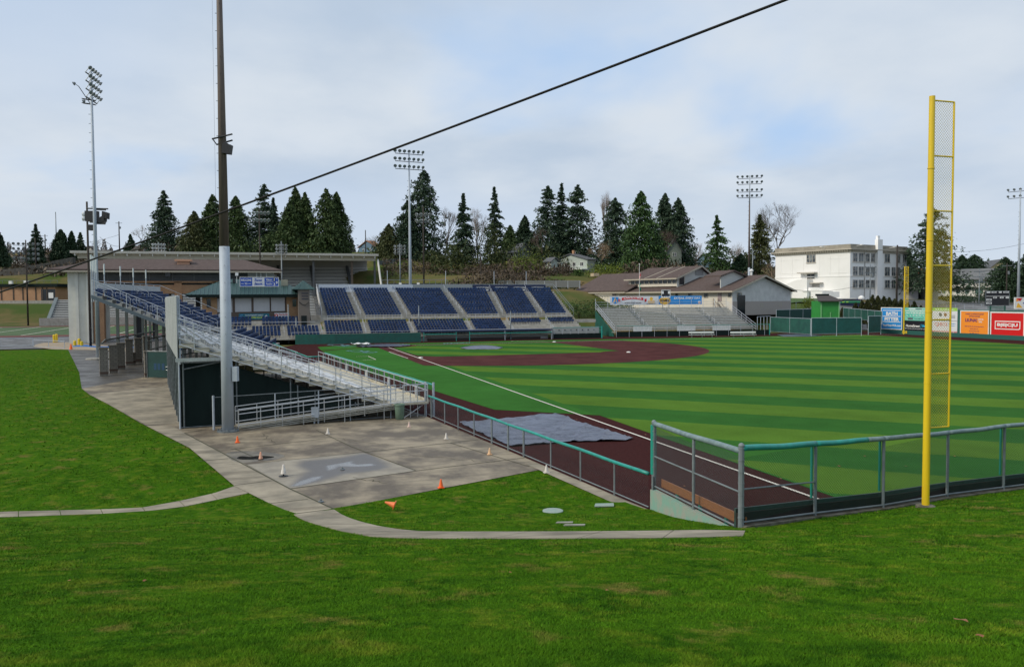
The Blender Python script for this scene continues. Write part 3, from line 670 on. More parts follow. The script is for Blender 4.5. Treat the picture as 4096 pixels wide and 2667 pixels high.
m.tube([pt(q, tz(q)-.02*math.sin(math.pi*q)+.006*math.sin(q*11)) for q in np.linspace(0, 1, 18)], .08, 12)
m.build('top_padding', GREYPAD, bf, True)
m = MB(); chainlink(m, pt(0, .9), pt(.52, .9), 1.95); chainlink(m, pt(.52, 1.1), pt(1, 1.1), 1.95); m.build('chain_link', WIRE, bf)
m = MB(); n = np.array([.083, .997, 0])*.22
m.boxf(pt(0.02, wz(0)+.10)+n, pt(.97, wz(1)+.10)-pt(.02, wz(0)+.10), n*.2, (0, 0, .26)); m.build('timber_plank', ORANGEWOOD, bf)
m = MB()
for t in (.2, .48, .76):
    m = MB(); m.boxf(pt(t, .05)+n*1.2, (B-A)*.018*np.array([1, 1, 0]), n*.3, (0, 0, wz(t)+.1)); m.build('plank_bracket', GREENPOST, bf)
rw = MB()
rw.prism([pt(-.004, -.1)-n*.55, pt(1, -.1)-n*.55, pt(1, 1.06)-n*.55, pt(-.004, .74)-n*.55], n*.95)
tag(rw.build('retaining_wall', WALLG), 'peeling pale green concrete retaining wall below the bullpen corner fence', 'wall')

# ------------------------------------------------------------------ low fence between plaza and field
lf = thing('plaza_fence', 'low chain link fence with teal padded top rail between plaza and warning track', 'fence', (75.2, -8.85, 0))
PA, PB = np.array([75.3, -8.83, 0.0]), np.array([99.8, -6.32, 0.0]); lp = lambda t, z: wv(PA+(PB-PA)*t, z)
ts = []
for x in (1003, 1034, 1065, 1102, 1143, 1181, 1217, 1280, 1349, 1428, 1517):
    d = ray(x, 1000); a = np.array([[d[0], -(PB-PA)[0]], [d[1], -(PB-PA)[1]]]); q = np.linalg.solve(a, (PA-CAM)[:2]); ts.append(q[1])
for i, t in enumerate(ts):
    m = MB(); r = .05 if i in (0, 4, 5, 6) else .034
    m.tube([lp(t, 0), lp(t, 1.3 if i in (0, 5, 6) else 1.2)], r, 8); m.build('fence_post', GALVM, lf)
m = MB()
m.tube([lp(q, 1.24+.010*math.sin(q*33)) for q in np.linspace(0, 1, 41)], .062, 10)
m.build('top_padding', TEAL, lf, True)
m = MB(); m.tube([lp(0, .12), lp(1, .12)], .022, 6); m.build('fence_rail', GALVM, lf)
m = MB(); chainlink(m, lp(0, .08), lp(1, .08), 1.1, .11, .0018); m.build('chain_link', WIRE, lf)

# ------------------------------------------------------------------ foul poles
def foul_pole(label, base, z0, z1, r, wing, zw0, ndiv, wdir, group='yellow foul poles'):
    t = thing('foul_pole', label, 'foul pole', (base[0], base[1], z0), group); b = np.array([base[0], base[1], 0.0]); wd = np.array(wdir, float)
    m = MB(); m.tube([wv(b, z0-.4), wv(b, (z0+z1)/2), wv(b, z1)], r, 20, r*.78)
    for zz in np.linspace(z0+1.6, z1, 6)[:-1]: m.tube([wv(b, zz), wv(b, zz+.02)], r*.99, 20)
    m.build('pole', YELLOW, t, False)
    m = MB(); o = b+wd*wing
    m.tube([wv(o, zw0), wv(o, z1-.12)], max(.028, r*.22), 8)
    zs = np.linspace(zw0, z1-.12, ndiv+1)
    for q in zs: m.tube([wv(b, q), wv(o, q)], max(.024, r*.2), 8)
    m.build('wing_frame', YELLOW, t)
    m = MB(); chainlink(m, wv(b+wd*r*.8, zw0), wv(o, zw0), z1-.12-zw0, .088, .0046 if r < .15 else .006); m.build('wing_mesh', YELLOW, t)
    return t
fpz = GL(2151, 1178)
m = MB(); m.lathe(wv(fpz, fpz[2]-.05), [(.27, 0), (.27, .10), (.2, .125)], 20); tag(m.build('pole_footing', KERB), 'worn concrete footing at the base of the tall yellow foul pole', 'footing')
foul_pole('tall yellow foul pole with mesh wing standing in front of the outfield fence', fpz, fpz[2]-.02, 12.9, .105, .80, 3.3, 6, (0, 1, 0))

# ------------------------------------------------------------------ tarps, bases
TARP = mat('grey_vinyl_tarp', (.088, .096, .142), .28, 0, (.05, .055, .085), .9, 6, bump=.5, bscale=2.2)
def tarp(name, label, outline, hf, z=.05, st=.35, m2=None, group=None):
    o = grid_sheet(name, outline, m2 or TARP, lambda x, y: z+hf(x, y), st); o.data.polygons.foreach_set('use_smooth', [True]*len(o.data.polygons))
    return tag(o, label, 'tarp', group)
def wr(x, y): return .05*abs(math.sin(x*2.1+y*1.3+.8*math.sin(y*2.2)))+.035*abs(math.sin(y*3.1-x*.7))+.02*math.sin(x*6+y*5)
def wr2(x, y):
    rd = lambda q, p: max(0.0, 1-abs(math.sin(q))*p)
    return .68*(.085*rd(x*.9+y*1.5+.9*math.sin(y*.9+x*.4), 3)+.07*rd(-x*1.3+y*.8+1.1*math.sin(x*.7), 3.5)+.05*rd(x*2.3+.4*y+.8*math.sin(y*1.7), 3)+.03*math.sin(x*3.1+2*math.sin(y*2))*math.sin(y*2.7))+.03
tarp('bullpen_tarp', 'large rumpled grey tarp over the bullpen mound beside the foul line', [(79.0, -7.75), (78.4, -4.6), (78.0, -1.5), (82, -1.15), (86.9, -.65), (87.4, -1.3), (86.8, -4), (87.0, -7.2), (83, -7.55)],
     lambda x, y: wr2(x, y)+.16*math.exp(-((x-78.9)/1.0)**2-((y+2.0)/1.3)**2)+.03*math.exp(-((x-80.5)/3)**2-((y+4)/2.5)**2), .05, .14)
tarp('mound_tarp', 'small round grey tarp over the pitcher mound in the infield grass', [(11.4+3.3*math.cos(a)+.2*math.sin(5*a), 12.1+3.0*math.sin(a)) for a in np.linspace(0, 6.28, 40)[:-1]], lambda x, y: wr(x, y)*.5+.38*max(0, 1-((x-11.4)**2+(y-12.1)**2)/10))
tarp('home_plate_tarp', 'grey tarp spread over the home plate circle', [(.6+3.3*math.cos(a)+.3*math.sin(4*a), -.1+4.1*math.sin(a)) for a in np.linspace(0, 6.28, 48)[:-1]], lambda x, y: wr(x, y)*1.1+.05)
WT = mat('white_tarp', (.72, .72, .70), .5)
tarp('folded_tarp', 'crumpled white cloth at the edge of the home plate tarp', [(-1.6, -4.9), (.3, -4.2), (.9, -2.6), (-.3, -1.9), (-1.6, -3)], lambda x, y: .28+.25*abs(math.sin(x*3+y*2))*abs(math.cos(y*2.5)), .05, .3, WT)
tarp('far_tarp', 'flat grey tarp on the track before the far green fence', [tuple(G(x, y)[:2]) for x, y in [(1806, 778.5), (1850, 777), (1912, 780.5), (1880, 783), (1820, 783)]], lambda x, y: .5*wr(x, y), .05, 1.0)
BASEM = mat('white_base', (.72, .71, .68), .6)
for lab, c in (('white first base bag on the near foul line', (27.3, .2)), ('white second base bag on the dirt at the back of the diamond', (27.43, 27.43)), ('white third base bag on the far foul line', (.2, 27.3))):
    m = MB(); m.lathe((c[0], c[1], .03), [(.30, 0), (.30, .07), (.22, .12), (.05, .135)], 4); tag(m.build('base_bag', BASEM), lab, 'base', 'base bags of the diamond')
m = MB(); q = G(1770, 1183); m.box(wv(q, .03), .38, .22, .05); tag(m.build('bullpen_plate', BASEM), 'small white plate on the maroon track near the corner post', 'plate')

# ------------------------------------------------------------------ traffic cones, bin, box, covers
def cone_mb(h, r, col=None):
    b = MB(); s = r*1.25; b.prism([(-s, -s*.75, 0), (-s*.75, -s, 0), (s*.75, -s, 0), (s, -s*.75, 0), (s, s*.75, 0), (s*.75, s, 0), (-s*.75, s, 0), (-s, s*.75, 0)], (0, 0, .025))
    c = MB(); c.lathe((0, 0, .02), [(r, 0), (r*.92, .02), (r*.32, h-.03), (r*.24, h), (r*.12, h), (r*.1, h-.05)], 20); return b, c
OC = mat('orange_cone_plastic', (.85, .13, .015), .45); FO = mat('faded_orange_plastic', (.68, .30, .17), .55, 0, (.60, .38, .28), 5); PK = mat('bleached_pink_plastic', (.62, .46, .40), .6); PE = mat('peach_plastic', (.66, .42, .24), .6); WC = mat('bleached_white_plastic', (.66, .63, .58), .6, 0, (.55, .50, .45), 6)
for (x, y, h, mm, lab) in [(552, 1028, .42, OC, 'bright orange traffic cone standing nearest the big light pole'), (606, 1067, .44, FO, 'faded orange traffic cone standing in the dark puddle'),
                           (762, 1008, .40, WC, 'white traffic cone standing in front of the grey cabinet on the plaza'), (951, 992, .38, PK, 'pinkish bleached traffic cone in front of the green bin'),
                           (1037, 1020, .40, WC, 'white traffic cone between the pinkish cone and the peach cone'), (1138, 1056, .40, PE, 'peach coloured traffic cone standing between two white cones by the low fence'),
                           (1270, 1098, .42, WC, 'white traffic cone touching the low fence at the corner of the lawn'), (1025, 1133, .43, OC, 'orange traffic cone standing at the plaza edge by the lawn'),
                           (659, 1106, .52, WC, 'white traffic cone on a loose stand beside the wet slab')]:
    p = G(x, y, .03); h *= .72; t = thing('traffic_cone', lab, 'cone', p, 'traffic cones on the plaza'); s = .13*h/.42
    b, c = cone_mb(h, s); zoff = 0
    if 'loose stand' in lab: b = MB(); b.tube([(0, 0, 0), (0, 0, .1)], .03, 8); b.lathe((0, 0, 0), [(.2, 0), (.18, .015), (.05, .03)], 12); c.v = [(a, d, e+.08) for a, d, e in c.v]; b.m = 0
    for q, nm, mt in ((b, 'cone_base', BLACKM if mm is FO else mm), (c, 'cone_body', mm)):
        q.v = [(v[0]+p[0], v[1]+p[1], v[2]+p[2]) for v in q.v]; q.build(nm, DKMETAL if ('loose stand' in lab and nm == 'cone_base') else mt, t, nm == 'cone_body')
OC2 = mat('sunbleached_orange', (.80, .20, .06), .5); p = GL(918, 1187); t = thing('traffic_cone', 'orange traffic cone tipped over on the small lawn', 'cone', p, 'traffic cones on the plaza'); b, c = cone_mb(.33, .11)
for q, nm in ((b, 'cone_base'), (c, 'cone_body')):
    w_ = []
    for v in q.v:
        a = R(72); x, z = v[0]*math.cos(a)+v[2]*math.sin(a), -v[0]*math.sin(a)+v[2]*math.cos(a); x, y2 = -x*.35-v[1]*.94, -x*.94+v[1]*.35; w_.append((p[0]+x, p[1]+y2, p[2]+z+.19))
    q.v = w_; q.build(nm, OC2, t, True)
BINM = mat('sage_green_plastic', (.13, .21, .15), .6, 0, (.10, .15, .11), 2)
p = G(929, 974, .03); t = thing('rubbish_bin', 'sage green round rubbish bin at the end of the ramp', 'bin', p)
m = MB(); m.lathe(p, [(.23, 0), (.25, .02), (.285, .80), (.28, .82)], 20); m.build('bin_body', BINM, t, True)
m = MB(); m.lathe(p+np.array([0, 0, .78]), [(.295, 0), (.315, .03), (.315, .10), (.30, .13), (.26, .14), (.25, .10)], 20); m.build('bin_rim', BINM, t)
p = G(733, 984, .03); t = thing('electrical_cabinet', 'small grey electrical cabinet on two posts before the ramp', 'electrical box', p)
rr_ = np.array([RT[0], RT[1], 0.]); ff_ = np.array([FW[0], FW[1], 0.])
m = MB(); m.boxf(p+np.array([0, 0, .35])-rr_*.2-ff_*.1, rr_*.4, ff_*.22, (0, 0, .55)); m.boxf(p+np.array([0, 0, .9])-rr_*.22-ff_*.13, rr_*.44, ff_*.27, (0, 0, .03)); m.build('cabinet', GALV, t)
for s, r in ((-.06, .05), (.16, .025)): m = MB(); m.tube([p+rr_*s, p+rr_*s+np.array([0, 0, .4])], r, 8); m.build('cabinet_post', GALV, t)
LID = mat('pale_green_lid', (.22, .32, .28), .7, 0, (.30, .34, .30), 8)
p = GL(1285, 1189); m = MB(); m.lathe(p+np.array([0, 0, .02]), [(.34, -.1), (.34, .03), (.30, .04), (.02, .045)], 24); tag(m.build('access_cover', LID), 'round pale green access cover in the small lawn', 'cover')
for x, y, sx, sy, lab in ((1404, 1176, .7, .42, 'large flat pale slab in the small lawn by the green wall'), (1312, 1217, .5, .1, 'narrow broken concrete strip in the lawn above the path'), (1335, 1223, .6, .09, 'thin concrete strip lying nearest the path')):
    p = GL(x, y); m = MB(); m.prism([p+rr_*(a*sx)+ff_*(b*sy)+np.array([0, 0, .03-.2*0]) for a, b in ((-.5, -.5), (.45, -.42), (.5, .5), (-.4, .4))], (0, 0, .03)); tag(m.build('ground_slab', LID if sx > .55 and sy > .2 else CONC), lab, 'slab')
for x, y, lab in ((746, 1166, 'small grey sprinkler head on the walkway by the lawn corner'), (796, 1091, 'tiny drain stub standing in the wet slab'),):
    p = G(x, y, .03); m = MB(); m.lathe(p, [(.10, 0), (.10, .03), (.04, .05), (.04, .10), (.01, .11)], 10); tag(m.build('ground_fitting', GALVD), lab, 'fitting')
# fallen leaves
LEAFM = leafmat('fallen_leaves', (.16, .06, .025), (.30, .13, .05)); m = MB(); rg = random.Random(5)
def leaf(m, p, s):
    a = rg.uniform(0, 6.28); n = 7; pts = []
    for i in range(n):
        q = a+i*2*math.pi/n; r = s*(.5 if i % 2 else 1)*rg.uniform(.8, 1.1); pts.append((p[0]+r*math.cos(q), p[1]+r*math.sin(q), p[2]+rg.uniform(0, .4)*s))
    m.poly(pts)
for x, y in [(2236, 1455), (694, 1275), (1355, 1289), (1186, 1337), (1410, 1381), (160, 1357), (336, 1357), (2275, 1490), (2345, 1191), (2040, 1195), (1560, 1200), (1770, 1212), (2120, 1183)]:
    p = GL(x, y); leaf(m, p+np.array([0, 0, .05]), rg.uniform(.025, .045)*(2.2 if x == 2236 else 1))
for x, y in [(1710, 845), (2004, 811), (1340, 975), (2105, 1083), (2220, 1060), (1500, 1010), (1590, 1130), (1815, 1112), (2010, 1060), (1950, 1083)]: p = G(x, y, .04); leaf(m, p, .08)
tag(m.build('fallen_leaves', LEAFM), 'scattered brown fallen leaves on lawn and turf', 'leaves', kind='stuff')

# ------------------------------------------------------------------ big light pole in front of the stand, and the overhead cable
bp_ = np.array([77.58, -20.29, 0.0]); t = thing('light_pole', 'huge grey light pole with brown upper half standing nearest on the plaza', 'light pole', bp_, 'floodlight poles of the ballpark')
m = MB(); m.tube([wv(bp_, .1), wv(bp_, 5), wv(bp_, 10.0)], .315, 24, .265); m.build('lower_shaft', GALV, t, True)
m = MB(); m.tube([wv(bp_, 9.9), wv(bp_, 20), wv(bp_, 32)], .255, 20, .085); m.build('upper_shaft', BROWNP, t, True)
m = MB(); m.lathe(wv(bp_, .02), [(.58, 0), (.58, .07), (.42, .10), (.36, .11)], 20)
for k in range(8): a = k*math.pi/4; m.tube([bp_+np.array([.5*math.cos(a), .5*math.sin(a), .05]), bp_+np.array([.5*math.cos(a), .5*math.sin(a), .2])], .035, 6)
m.build('base_flange', GALVD, t)
m = MB(); k = 0; z = 3.0
while z < 28:
    rr = .315-.05*z/10 if z < 10 else .255-(z-10)*.0078
    side = rr_ if k % 2 else -rr_; d = (-ff_*.9+side*.25) if k % 2 else (-rr_)
    m = MB(); m.tube([wv(bp_, z)+d*rr*.9, wv(bp_, z)+d*(rr+.09)], .014, 6); m.build('step_bolt', DKMETAL, t); z += .46; k += 1
m = MB(); m.boxf(wv(bp_, 2.75)+rr_*.32-ff_*.15, rr_*.27, ff_*.34, (0, 0, .78)); m.build('switch_box', GALV, t)
m = MB(); c = wv(bp_, 15.75); m.tube([c-rr_*.42-ff_*.35+(0, 0, -.1), c+rr_*.62-ff_*.2+(0, 0, .18)], .045, 6); m.tube([c-rr_*.42+ff_*.3+(0, 0, -.28), c+rr_*.45+ff_*.3+(0, 0, -.05)], .045, 6)
m.tube([c-ff_*.5+(0, 0, 0), c+ff_*.5], .05, 6); m.tube([c-rr_*.4-ff_*.3+(0, 0, -.1), c-rr_*.4+ff_*.3+(0, 0, -.28)], .03, 6); m.build('cross_arm', DKMETAL, t)
m = MB(); o = c+rr_*.12-ff_*.5+np.array([0, 0, -.85]); m.prism([o, o+rr_*.42+(0, 0, -.06), o+rr_*.50+(0, 0, .42), o+rr_*.34+(0, 0, .46), o+rr_*.2+(0, 0, .58), o+rr_*.04+(0, 0, .5)], ff_*.4); m.build('floodlight', BLACKM, t)
m = MB()
for zz in (30.2, 31.0, 31.8): m.tube([wv(bp_, zz)+np.array([-1.6, -.4, 0]), wv(bp_, zz)+np.array([1.6, .4, 0])], .05, 6)
m.build('lamp_bar', GALVD, t)
m = MB(); m.tube([wv(bp_, 10)-rr_*.42, wv(bp_, 16)-rr_*.40, wv(bp_, 31)-rr_*.36], .005, 4); m.build('conduit', DKMETAL, t)
P0, P1 = DP(2500, -260, 9.0), DP(-260, 768, 22.0)
pts = []
for q in np.linspace(0, 1, 40): p = P0+(P1-P0)*q; p[2] -= .35*4*q*(1-q)*.35; pts.append(p)
m = MB(); m.tube(pts, .0195, 8); tag(m.build('overhead_cable', mat('black_cable', (.012, .011, .011), .6, spec=.2), None, True), 'thick black cable running diagonally across the sky', 'cable')
# ------------------------------------------------------------------ stands
EU, EV = np.array([-.9936, -.1132, 0]), np.array([.1132, -.9936, 0]); O1 = np.array([74.3, -8.9, 0.0]); ZU = np.array([0, 0, 1.0])
def F1(u, v, z): return O1+EU*u+EV*v+ZU*z
TREAD = mat('cream_step_panel', (.52, .49, .40), .6, .1, (.36, .33, .25), 1.3, 6, .4, .65)
BENCH = mat('silver_bench_plank', (.62, .63, .64), .42, .2, (.50, .51, .51), 3)
RAILM = mat('silver_handrail', (.60, .62, .65), .35, .6)
# --- near aluminium bleacher
nb = thing('bleacher', 'long silver bench bleacher seen end on behind the big light pole', 'bleacher', F1(16, 7, 0), 'bench bleachers')
NR, PV, PZ, V0, Z0 = 15, .78, .27, 2.3, .93
UL = 33.0
SECT = [(1.6, 8.6), (9.8, 16.6), (17.8, 24.6), (25.8, UL)]
for i in range(NR):
    v = V0+PV*i; z = Z0+PZ*i
    m = MB(); m.boxf(F1(0, v, z), EU*UL, EV*(PV-.03), ZU*.05); m.boxf(F1(0, v+PV-.05, z+.03), EU*UL, EV*.03, ZU*(PZ-.04)); m.build('tread', TREAD, nb)
    for a, b in SECT:
        m = MB(); m.boxf(F1(a, v+.34, z+.40), EU*(b-a), EV*.27, ZU*.045)
        u = a+.4
        while u < b: m.boxf(F1(u, v+.44, z+.05), EU*.05, EV*.06, ZU*.36); u += 1.8
        m.build('bench_seat', BENCH, nb)
def hoop(m, a, b, h, n=6):
    """a handrail: two legs and a rounded top rail from a to b"""
    a = np.array(a); b = np.array(b); d = b-a
    m.tube([a, a+ZU*(h-.12), a+ZU*(h-.03)+d*.04, a+ZU*h+d*.1, b+ZU*h-d*.1, b+ZU*(h-.03)-d*.04, b+ZU*(h-.12), b], .024, n)
    m.tube([a+ZU*h*.55, b+ZU*h*.55], .02, n)
for a, b in [(0.35, 1.4)]+list(zip([s[1] for s in SECT[:-1]], [s[0] for s in SECT[1:]])):
    for i in (1, 5, 9, 12):
        m = MB(); c = (a+b)/2; hoop(m, F1(c, V0+PV*i, Z0+PZ*i+.05), F1(c, V0+PV*(i+2.4), Z0+PZ*(i+2.4)+.05), .9); m.build('aisle_rail', RAILM, nb)
for s_, uu in ((0, -.12), (1, UL+.12)):
    m = MB(); P = lambda k, h: F1(uu, V0+PV*k, Z0+PZ*k+h)
    for h in (1.12, .78, .42, .08, -.28): m.tube([P(-.2, h), P(NR, h)], .026, 6)
    for k in range(0, NR+1, 2): m.tube([P(k, -.35), P(k, 1.12)], .03, 6)
    m.build('end_rail', RAILM, nb)
m = MB()
for k in range(NR): m.boxf(F1(-.1, V0+PV*k, Z0+PZ*k-.2), EU*.14, EV*PV, ZU*.18); 
m.build('stepped_edge', TREAD, nb)
m = MB(); m.boxf(F1(-1.4, .1, .80), EU*(UL+1.4), EV*2.2, ZU*.1); m.boxf(F1(-1.4, .05, .9), EU*(UL+1.4), EV*.06, ZU*.16); m.build('walkway_deck', TREAD, nb)
m = MB()
for h in (1.98, 1.62): m.tube([F1(-1.4, .16, h), F1(UL, .16, h)], .028, 6)
for k in range(15): m.tube([F1(-1.4+k*2.45, .16, .9), F1(-1.4+k*2.45, .16, 1.98)], .028, 6)
m.build('walkway_rail', RAILM, nb)
m = MB()
for k in range(-1, 17, 3):
    for v in (.4, 2.1): m.tube([F1(k*2+.4, v, 0), F1(k*2+.4, v, .82)], .03, 6)
    m.tube([F1(k*2+.4, .4, .05), F1(k*2+.4, 2.0, .78)], .02, 6)
for u in (.2, 6, 12, 18, 24, 30):
    m.tube([F1(u, V0, Z0-.1), F1(u, V0+PV*NR, Z0+PZ*NR-.12)], .07, 6)
    for v in (5, 8, 11, 13.8): m.tube([F1(u, v, 0), F1(u, v, Z0+PZ*(v-V0)/PV-.1)], .045, 6)
    m.tube([F1(u, 13.8, 3.3), F1(u, 11, 4.0-.2)], .04, 6); m.tube([F1(u, 11, 3.9), F1(u, 13.8, 4.6)], .035, 6)
m.build('understructure', GALVD, nb)
m = MB(); m.boxf(F1(-.3, 11.4, 3.75), EU*.12, EV*2.8, ZU*.2); m.build('white_beam', ALU, nb)
# windscreens hung on the bleacher
SCREEN = mat('grey_mesh_windscreen', (.34, .36, .36), .75, 0, (.26, .28, .28), .8, 4)
sg = thing('grey_windscreen', 'tall pale grey windscreen panel along the back of the near bleacher', 'windscreen', F1(12, 14.1, 3.8))
m = MB(); m.boxf(F1(-.1, 14.05, 3.85), EU*26.5, EV*.04, ZU*2.45); m.boxf(F1(-.1, 14.05, 6.31), EU*26.5, EV*.04, ZU*1.05); m.build('screen_fabric', SCREEN, sg)
for k in range(0, 10): m = MB(); m.tube([F1(k*2.95, 13.95, 3.6), F1(k*2.95, 13.95, 7.4)], .045, 8); m.build('screen_post', GALV, sg)
m = MB()
for z in (7.38, 6.3, 3.85): m.tube([F1(-.1, 13.96, z), F1(26.4, 13.96, z)], .025, 6)
m.build('screen_rail', GALV, sg)
gf = thing('dark_green_screen_fence', 'dark green fabric screen fence closing off the space under the near bleacher', 'screen fence', F1(0, 14, 0))
m = MB()
top = lambda v: min(3.62, Z0+PZ*((v-V0)/PV)-.62)
m.prism([F1(.25, 14, .04), F1(.25, 3.4, .04), F1(.25, 3.4, top(3.4))]+[F1(.25, v, top(v)) for v in np.linspace(4, 11.9, 12)]+[F1(.25, 14, top(14))], EU*.03); m.build('end_fabric', DGREEN, gf)
m = MB(); m.boxf(F1(.2, 13.96, .05), EU*26.5, EV*.03, ZU*3.6); m.build('back_fabric', DGREEN, gf)
for k in range(10): m = MB(); m.tube([F1(.1+k*2.9, 14.02, 0), F1(.1+k*2.9, 14.02, 3.75)], .05 if k == 0 else .035, 8); m.build('fence_post', GALVD if k else GALV, gf)
for v in (11.2, 7.6, 6.6, 4.2): m = MB(); m.tube([F1(.16, v, 0), F1(.16, v, top(v))], .04, 8); m.build('fence_post', GALVD, gf)
m = MB(); m.tube([F1(.16, 14, 3.66), F1(.16, 11.9, 3.66)], .03, 6); m.tube([F1(.16, 14, .08), F1(.16, 3.4, .08)], .022, 6); m.build('fence_rail', GALVD, gf)
# --- ramp up to the walkway and the pipe fence before it
rp = thing('access_ramp', 'sloping silver access ramp with handrails rising from the light pole to the bleacher walkway', 'ramp', (76.3, -15.5, 0))
RA, RB = np.array([76.95, -19.75, .12]), np.array([75.75, -10.4, .88]); rd = (RB-RA)/np.linalg.norm(RB-RA); rn = np.array([rd[1], -rd[0], 0])*-1.0; rn /= np.linalg.norm(rn); rn = -rn if rn[0] > 0 else rn
m = MB(); L_ = np.linalg.norm(RB-RA)
for k in range(3): m.boxf(RA+rn*(.05+.5*k)-ZU*.06, rd*L_, rn*.48, ZU*.06)
m.build('ramp_deck', ALUD, rp)
for s_ in (0, 1.5):
    m = MB()
    for h in (.0, -.10, -.2): m.tube([RA+rn*s_+ZU*(h-.05), RB+rn*s_+ZU*(h-.05)], .04, 6)
    m.build('ramp_stringer', ALUD, rp)
    m = MB()
    for h in (.98, .72, .12): m.tube([RA+rn*s_+ZU*h, RB+rn*s_+ZU*h], .026, 6)
    for k in range(9): p = RA+rd*L_*k/8+rn*s_; m.tube([np.array([p[0], p[1], 0 if k % 2 else max(0, p[2]-.4)]), p+ZU*.98], .028, 6)
    m.build('ramp_rail', RAILM, rp)
m = MB(); CORN = np.array([75.55, -9.05, .9])
for h in (.06, .7, 1.08): m.tube([RB+rn*1.5*0+ZU*h*0+np.array([0, 0, h-.0]), CORN+ZU*h], .026, 6)
for q in np.linspace(0, 1, 4): p = RB+(CORN-RB)*q; m.tube([np.array([p[0], p[1], 0]), p+ZU*1.08], .03, 6)
m.tube([np.array([RB[0], RB[1], 0]), CORN-ZU*.1], .025, 6); m.build('landing_rail', RAILM, rp)
m = MB(); m.prism([RB-ZU*.1, RB+rn*1.5-ZU*.1, F1(-1.3, 2.2, .82), F1(-1.3, .2, .82), CORN-ZU*.08], ZU*.08); m.build('landing_deck', TREAD, rp)
pf = thing('pipe_fence', 'galvanised pipe fence with thin wire mesh standing before the ramp', 'fence', (76.6, -21, 0))
FA, FB = np.array([76.75, -21.05, 0]), np.array([75.35, -8.95, 0]); fp = lambda t, z: np.array([*(FA+(FB-FA)*t)[:2], z]); H = lambda t: 1.8+.2*t
for i, t in enumerate((0, .27, .47, .62, .82, 1)):
    m = MB(); m.tube([fp(t, 0), fp(t, H(t)+(.1 if i in (0, 5) else 0))], .062 if i in (0, 5) else .035, 8); m.build('fence_post', GALV, pf)
m = MB(); m.tube([fp(0, H(0)), fp(1, H(1))], .024, 6); m.tube([fp(.03, .1), fp(1, .1)], .024, 6); m.build('fence_rail', GALVD, pf)
m = MB(); chainlink(m, fp(0, .1), fp(1, .1), 1.72, .11, .0014); m.build('chain_link', WIRE, pf)
# --- field-side fence with teal top along the right-field stands
tf = thing('field_fence', 'teal topped pipe fence along the field side of the near bleacher', 'fence', F1(0, -.5, 0))
m = MB()
for k in range(30): m.tube([F1(-1.2+k*1.1, -.28, 1.9+.01*math.sin(k*2)), F1(-1.2+(k+1)*1.1, -.28, 1.9+.01*math.sin(k*2+2))], .06, 8, cap=k in (0, 29))
m.build('top_padding', TEAL, tf, True)
for k in range(24): m = MB(); m.tube([F1(-1.2+k*1.43, -.28, 0), F1(-1.2+k*1.43, -.28, 1.88)], .04, 6); m.build('fence_post', GALVD, tf)
for u in (2, 8.5, 15, 22): m = MB(); m.tube([F1(u, -.18, .5), F1(u, -.18, 1.55)], .09, 8); m.build('post_padding', WHITE, tf)
m = MB(); m.tube([F1(-1.2, -.28, 0), F1(-1.2, -.28, 2.05)], .075, 8); m.build('corner_post', GALV, tf)
m = MB(); chainlink(m, F1(-1.2, -.3, .1), F1(32, -.3, .1), 1.75, .14, .0015); m.build('chain_link', WIREG, tf)
t2 = thing('field_fence', 'low teal topped fence by the first base dugout beyond the near bleacher', 'fence', F1(36, -1, 0))
m = MB(); m2 = MB()
fpts = [F1(32, -.28, 1.5), F1(35, -.6, 1.35), F1(35.2, .8, 1.35), F1(41, .7, 1.35), F1(52, .6, 1.35), F1(66, .2, 1.35)]
for a, b in zip(fpts[:-1], fpts[1:]):
    m.tube([a, b], .06, 8)
    for q in np.linspace(0, 1, 6): p = a+(b-a)*q; m2.tube([np.array([p[0], p[1], 0]), p], .035, 6)
m.build('top_padding', TEAL, t2, True); m2.build('fence_posts', GALVD, t2)

# --- seats
SEATV = []
def seat_geo():
    m = MB()
    m.prism([(-.21, -.02, .40), (.21, -.02, .40), (.21, .05, .72), (.15, .06, .76), (-.15, .06, .76), (-.21, .05, .72)], (0, .07, -.03))   # back
    m.prism([(-.2, -.12, .42), (.2, -.12, .42), (.2, -.16, .67), (-.2, -.16, .67)], (0, .08, -.02))                                     # tipped-up pan
    m.boxf((-.24, -.16, .30), (.035, 0, 0), (0, .24, 0), (0, 0, .34)); m.boxf((-.03, .0, 0), (.06, 0, 0), (0, .06, 0), (0, 0, .42))
    return m
SG = seat_geo(); SGV = np.array(SG.v)
SEATS = []                                                                    # (x, y, z, facing angle, place)
def seat_row(a, b, z, face, where, sp=.5):
    a = np.array(a[:2]); b = np.array(b[:2]); L = np.linalg.norm(b-a); n = int(L/sp)
    for k in range(n): p = a+(b-a)*((k+.5)/n); SEATS.append((p[0], p[1], z, face, where))
TERR = mat('stand_terrace_concrete', (.45, .43, .38), .8, 0, (.33, .31, .27), 1.2)
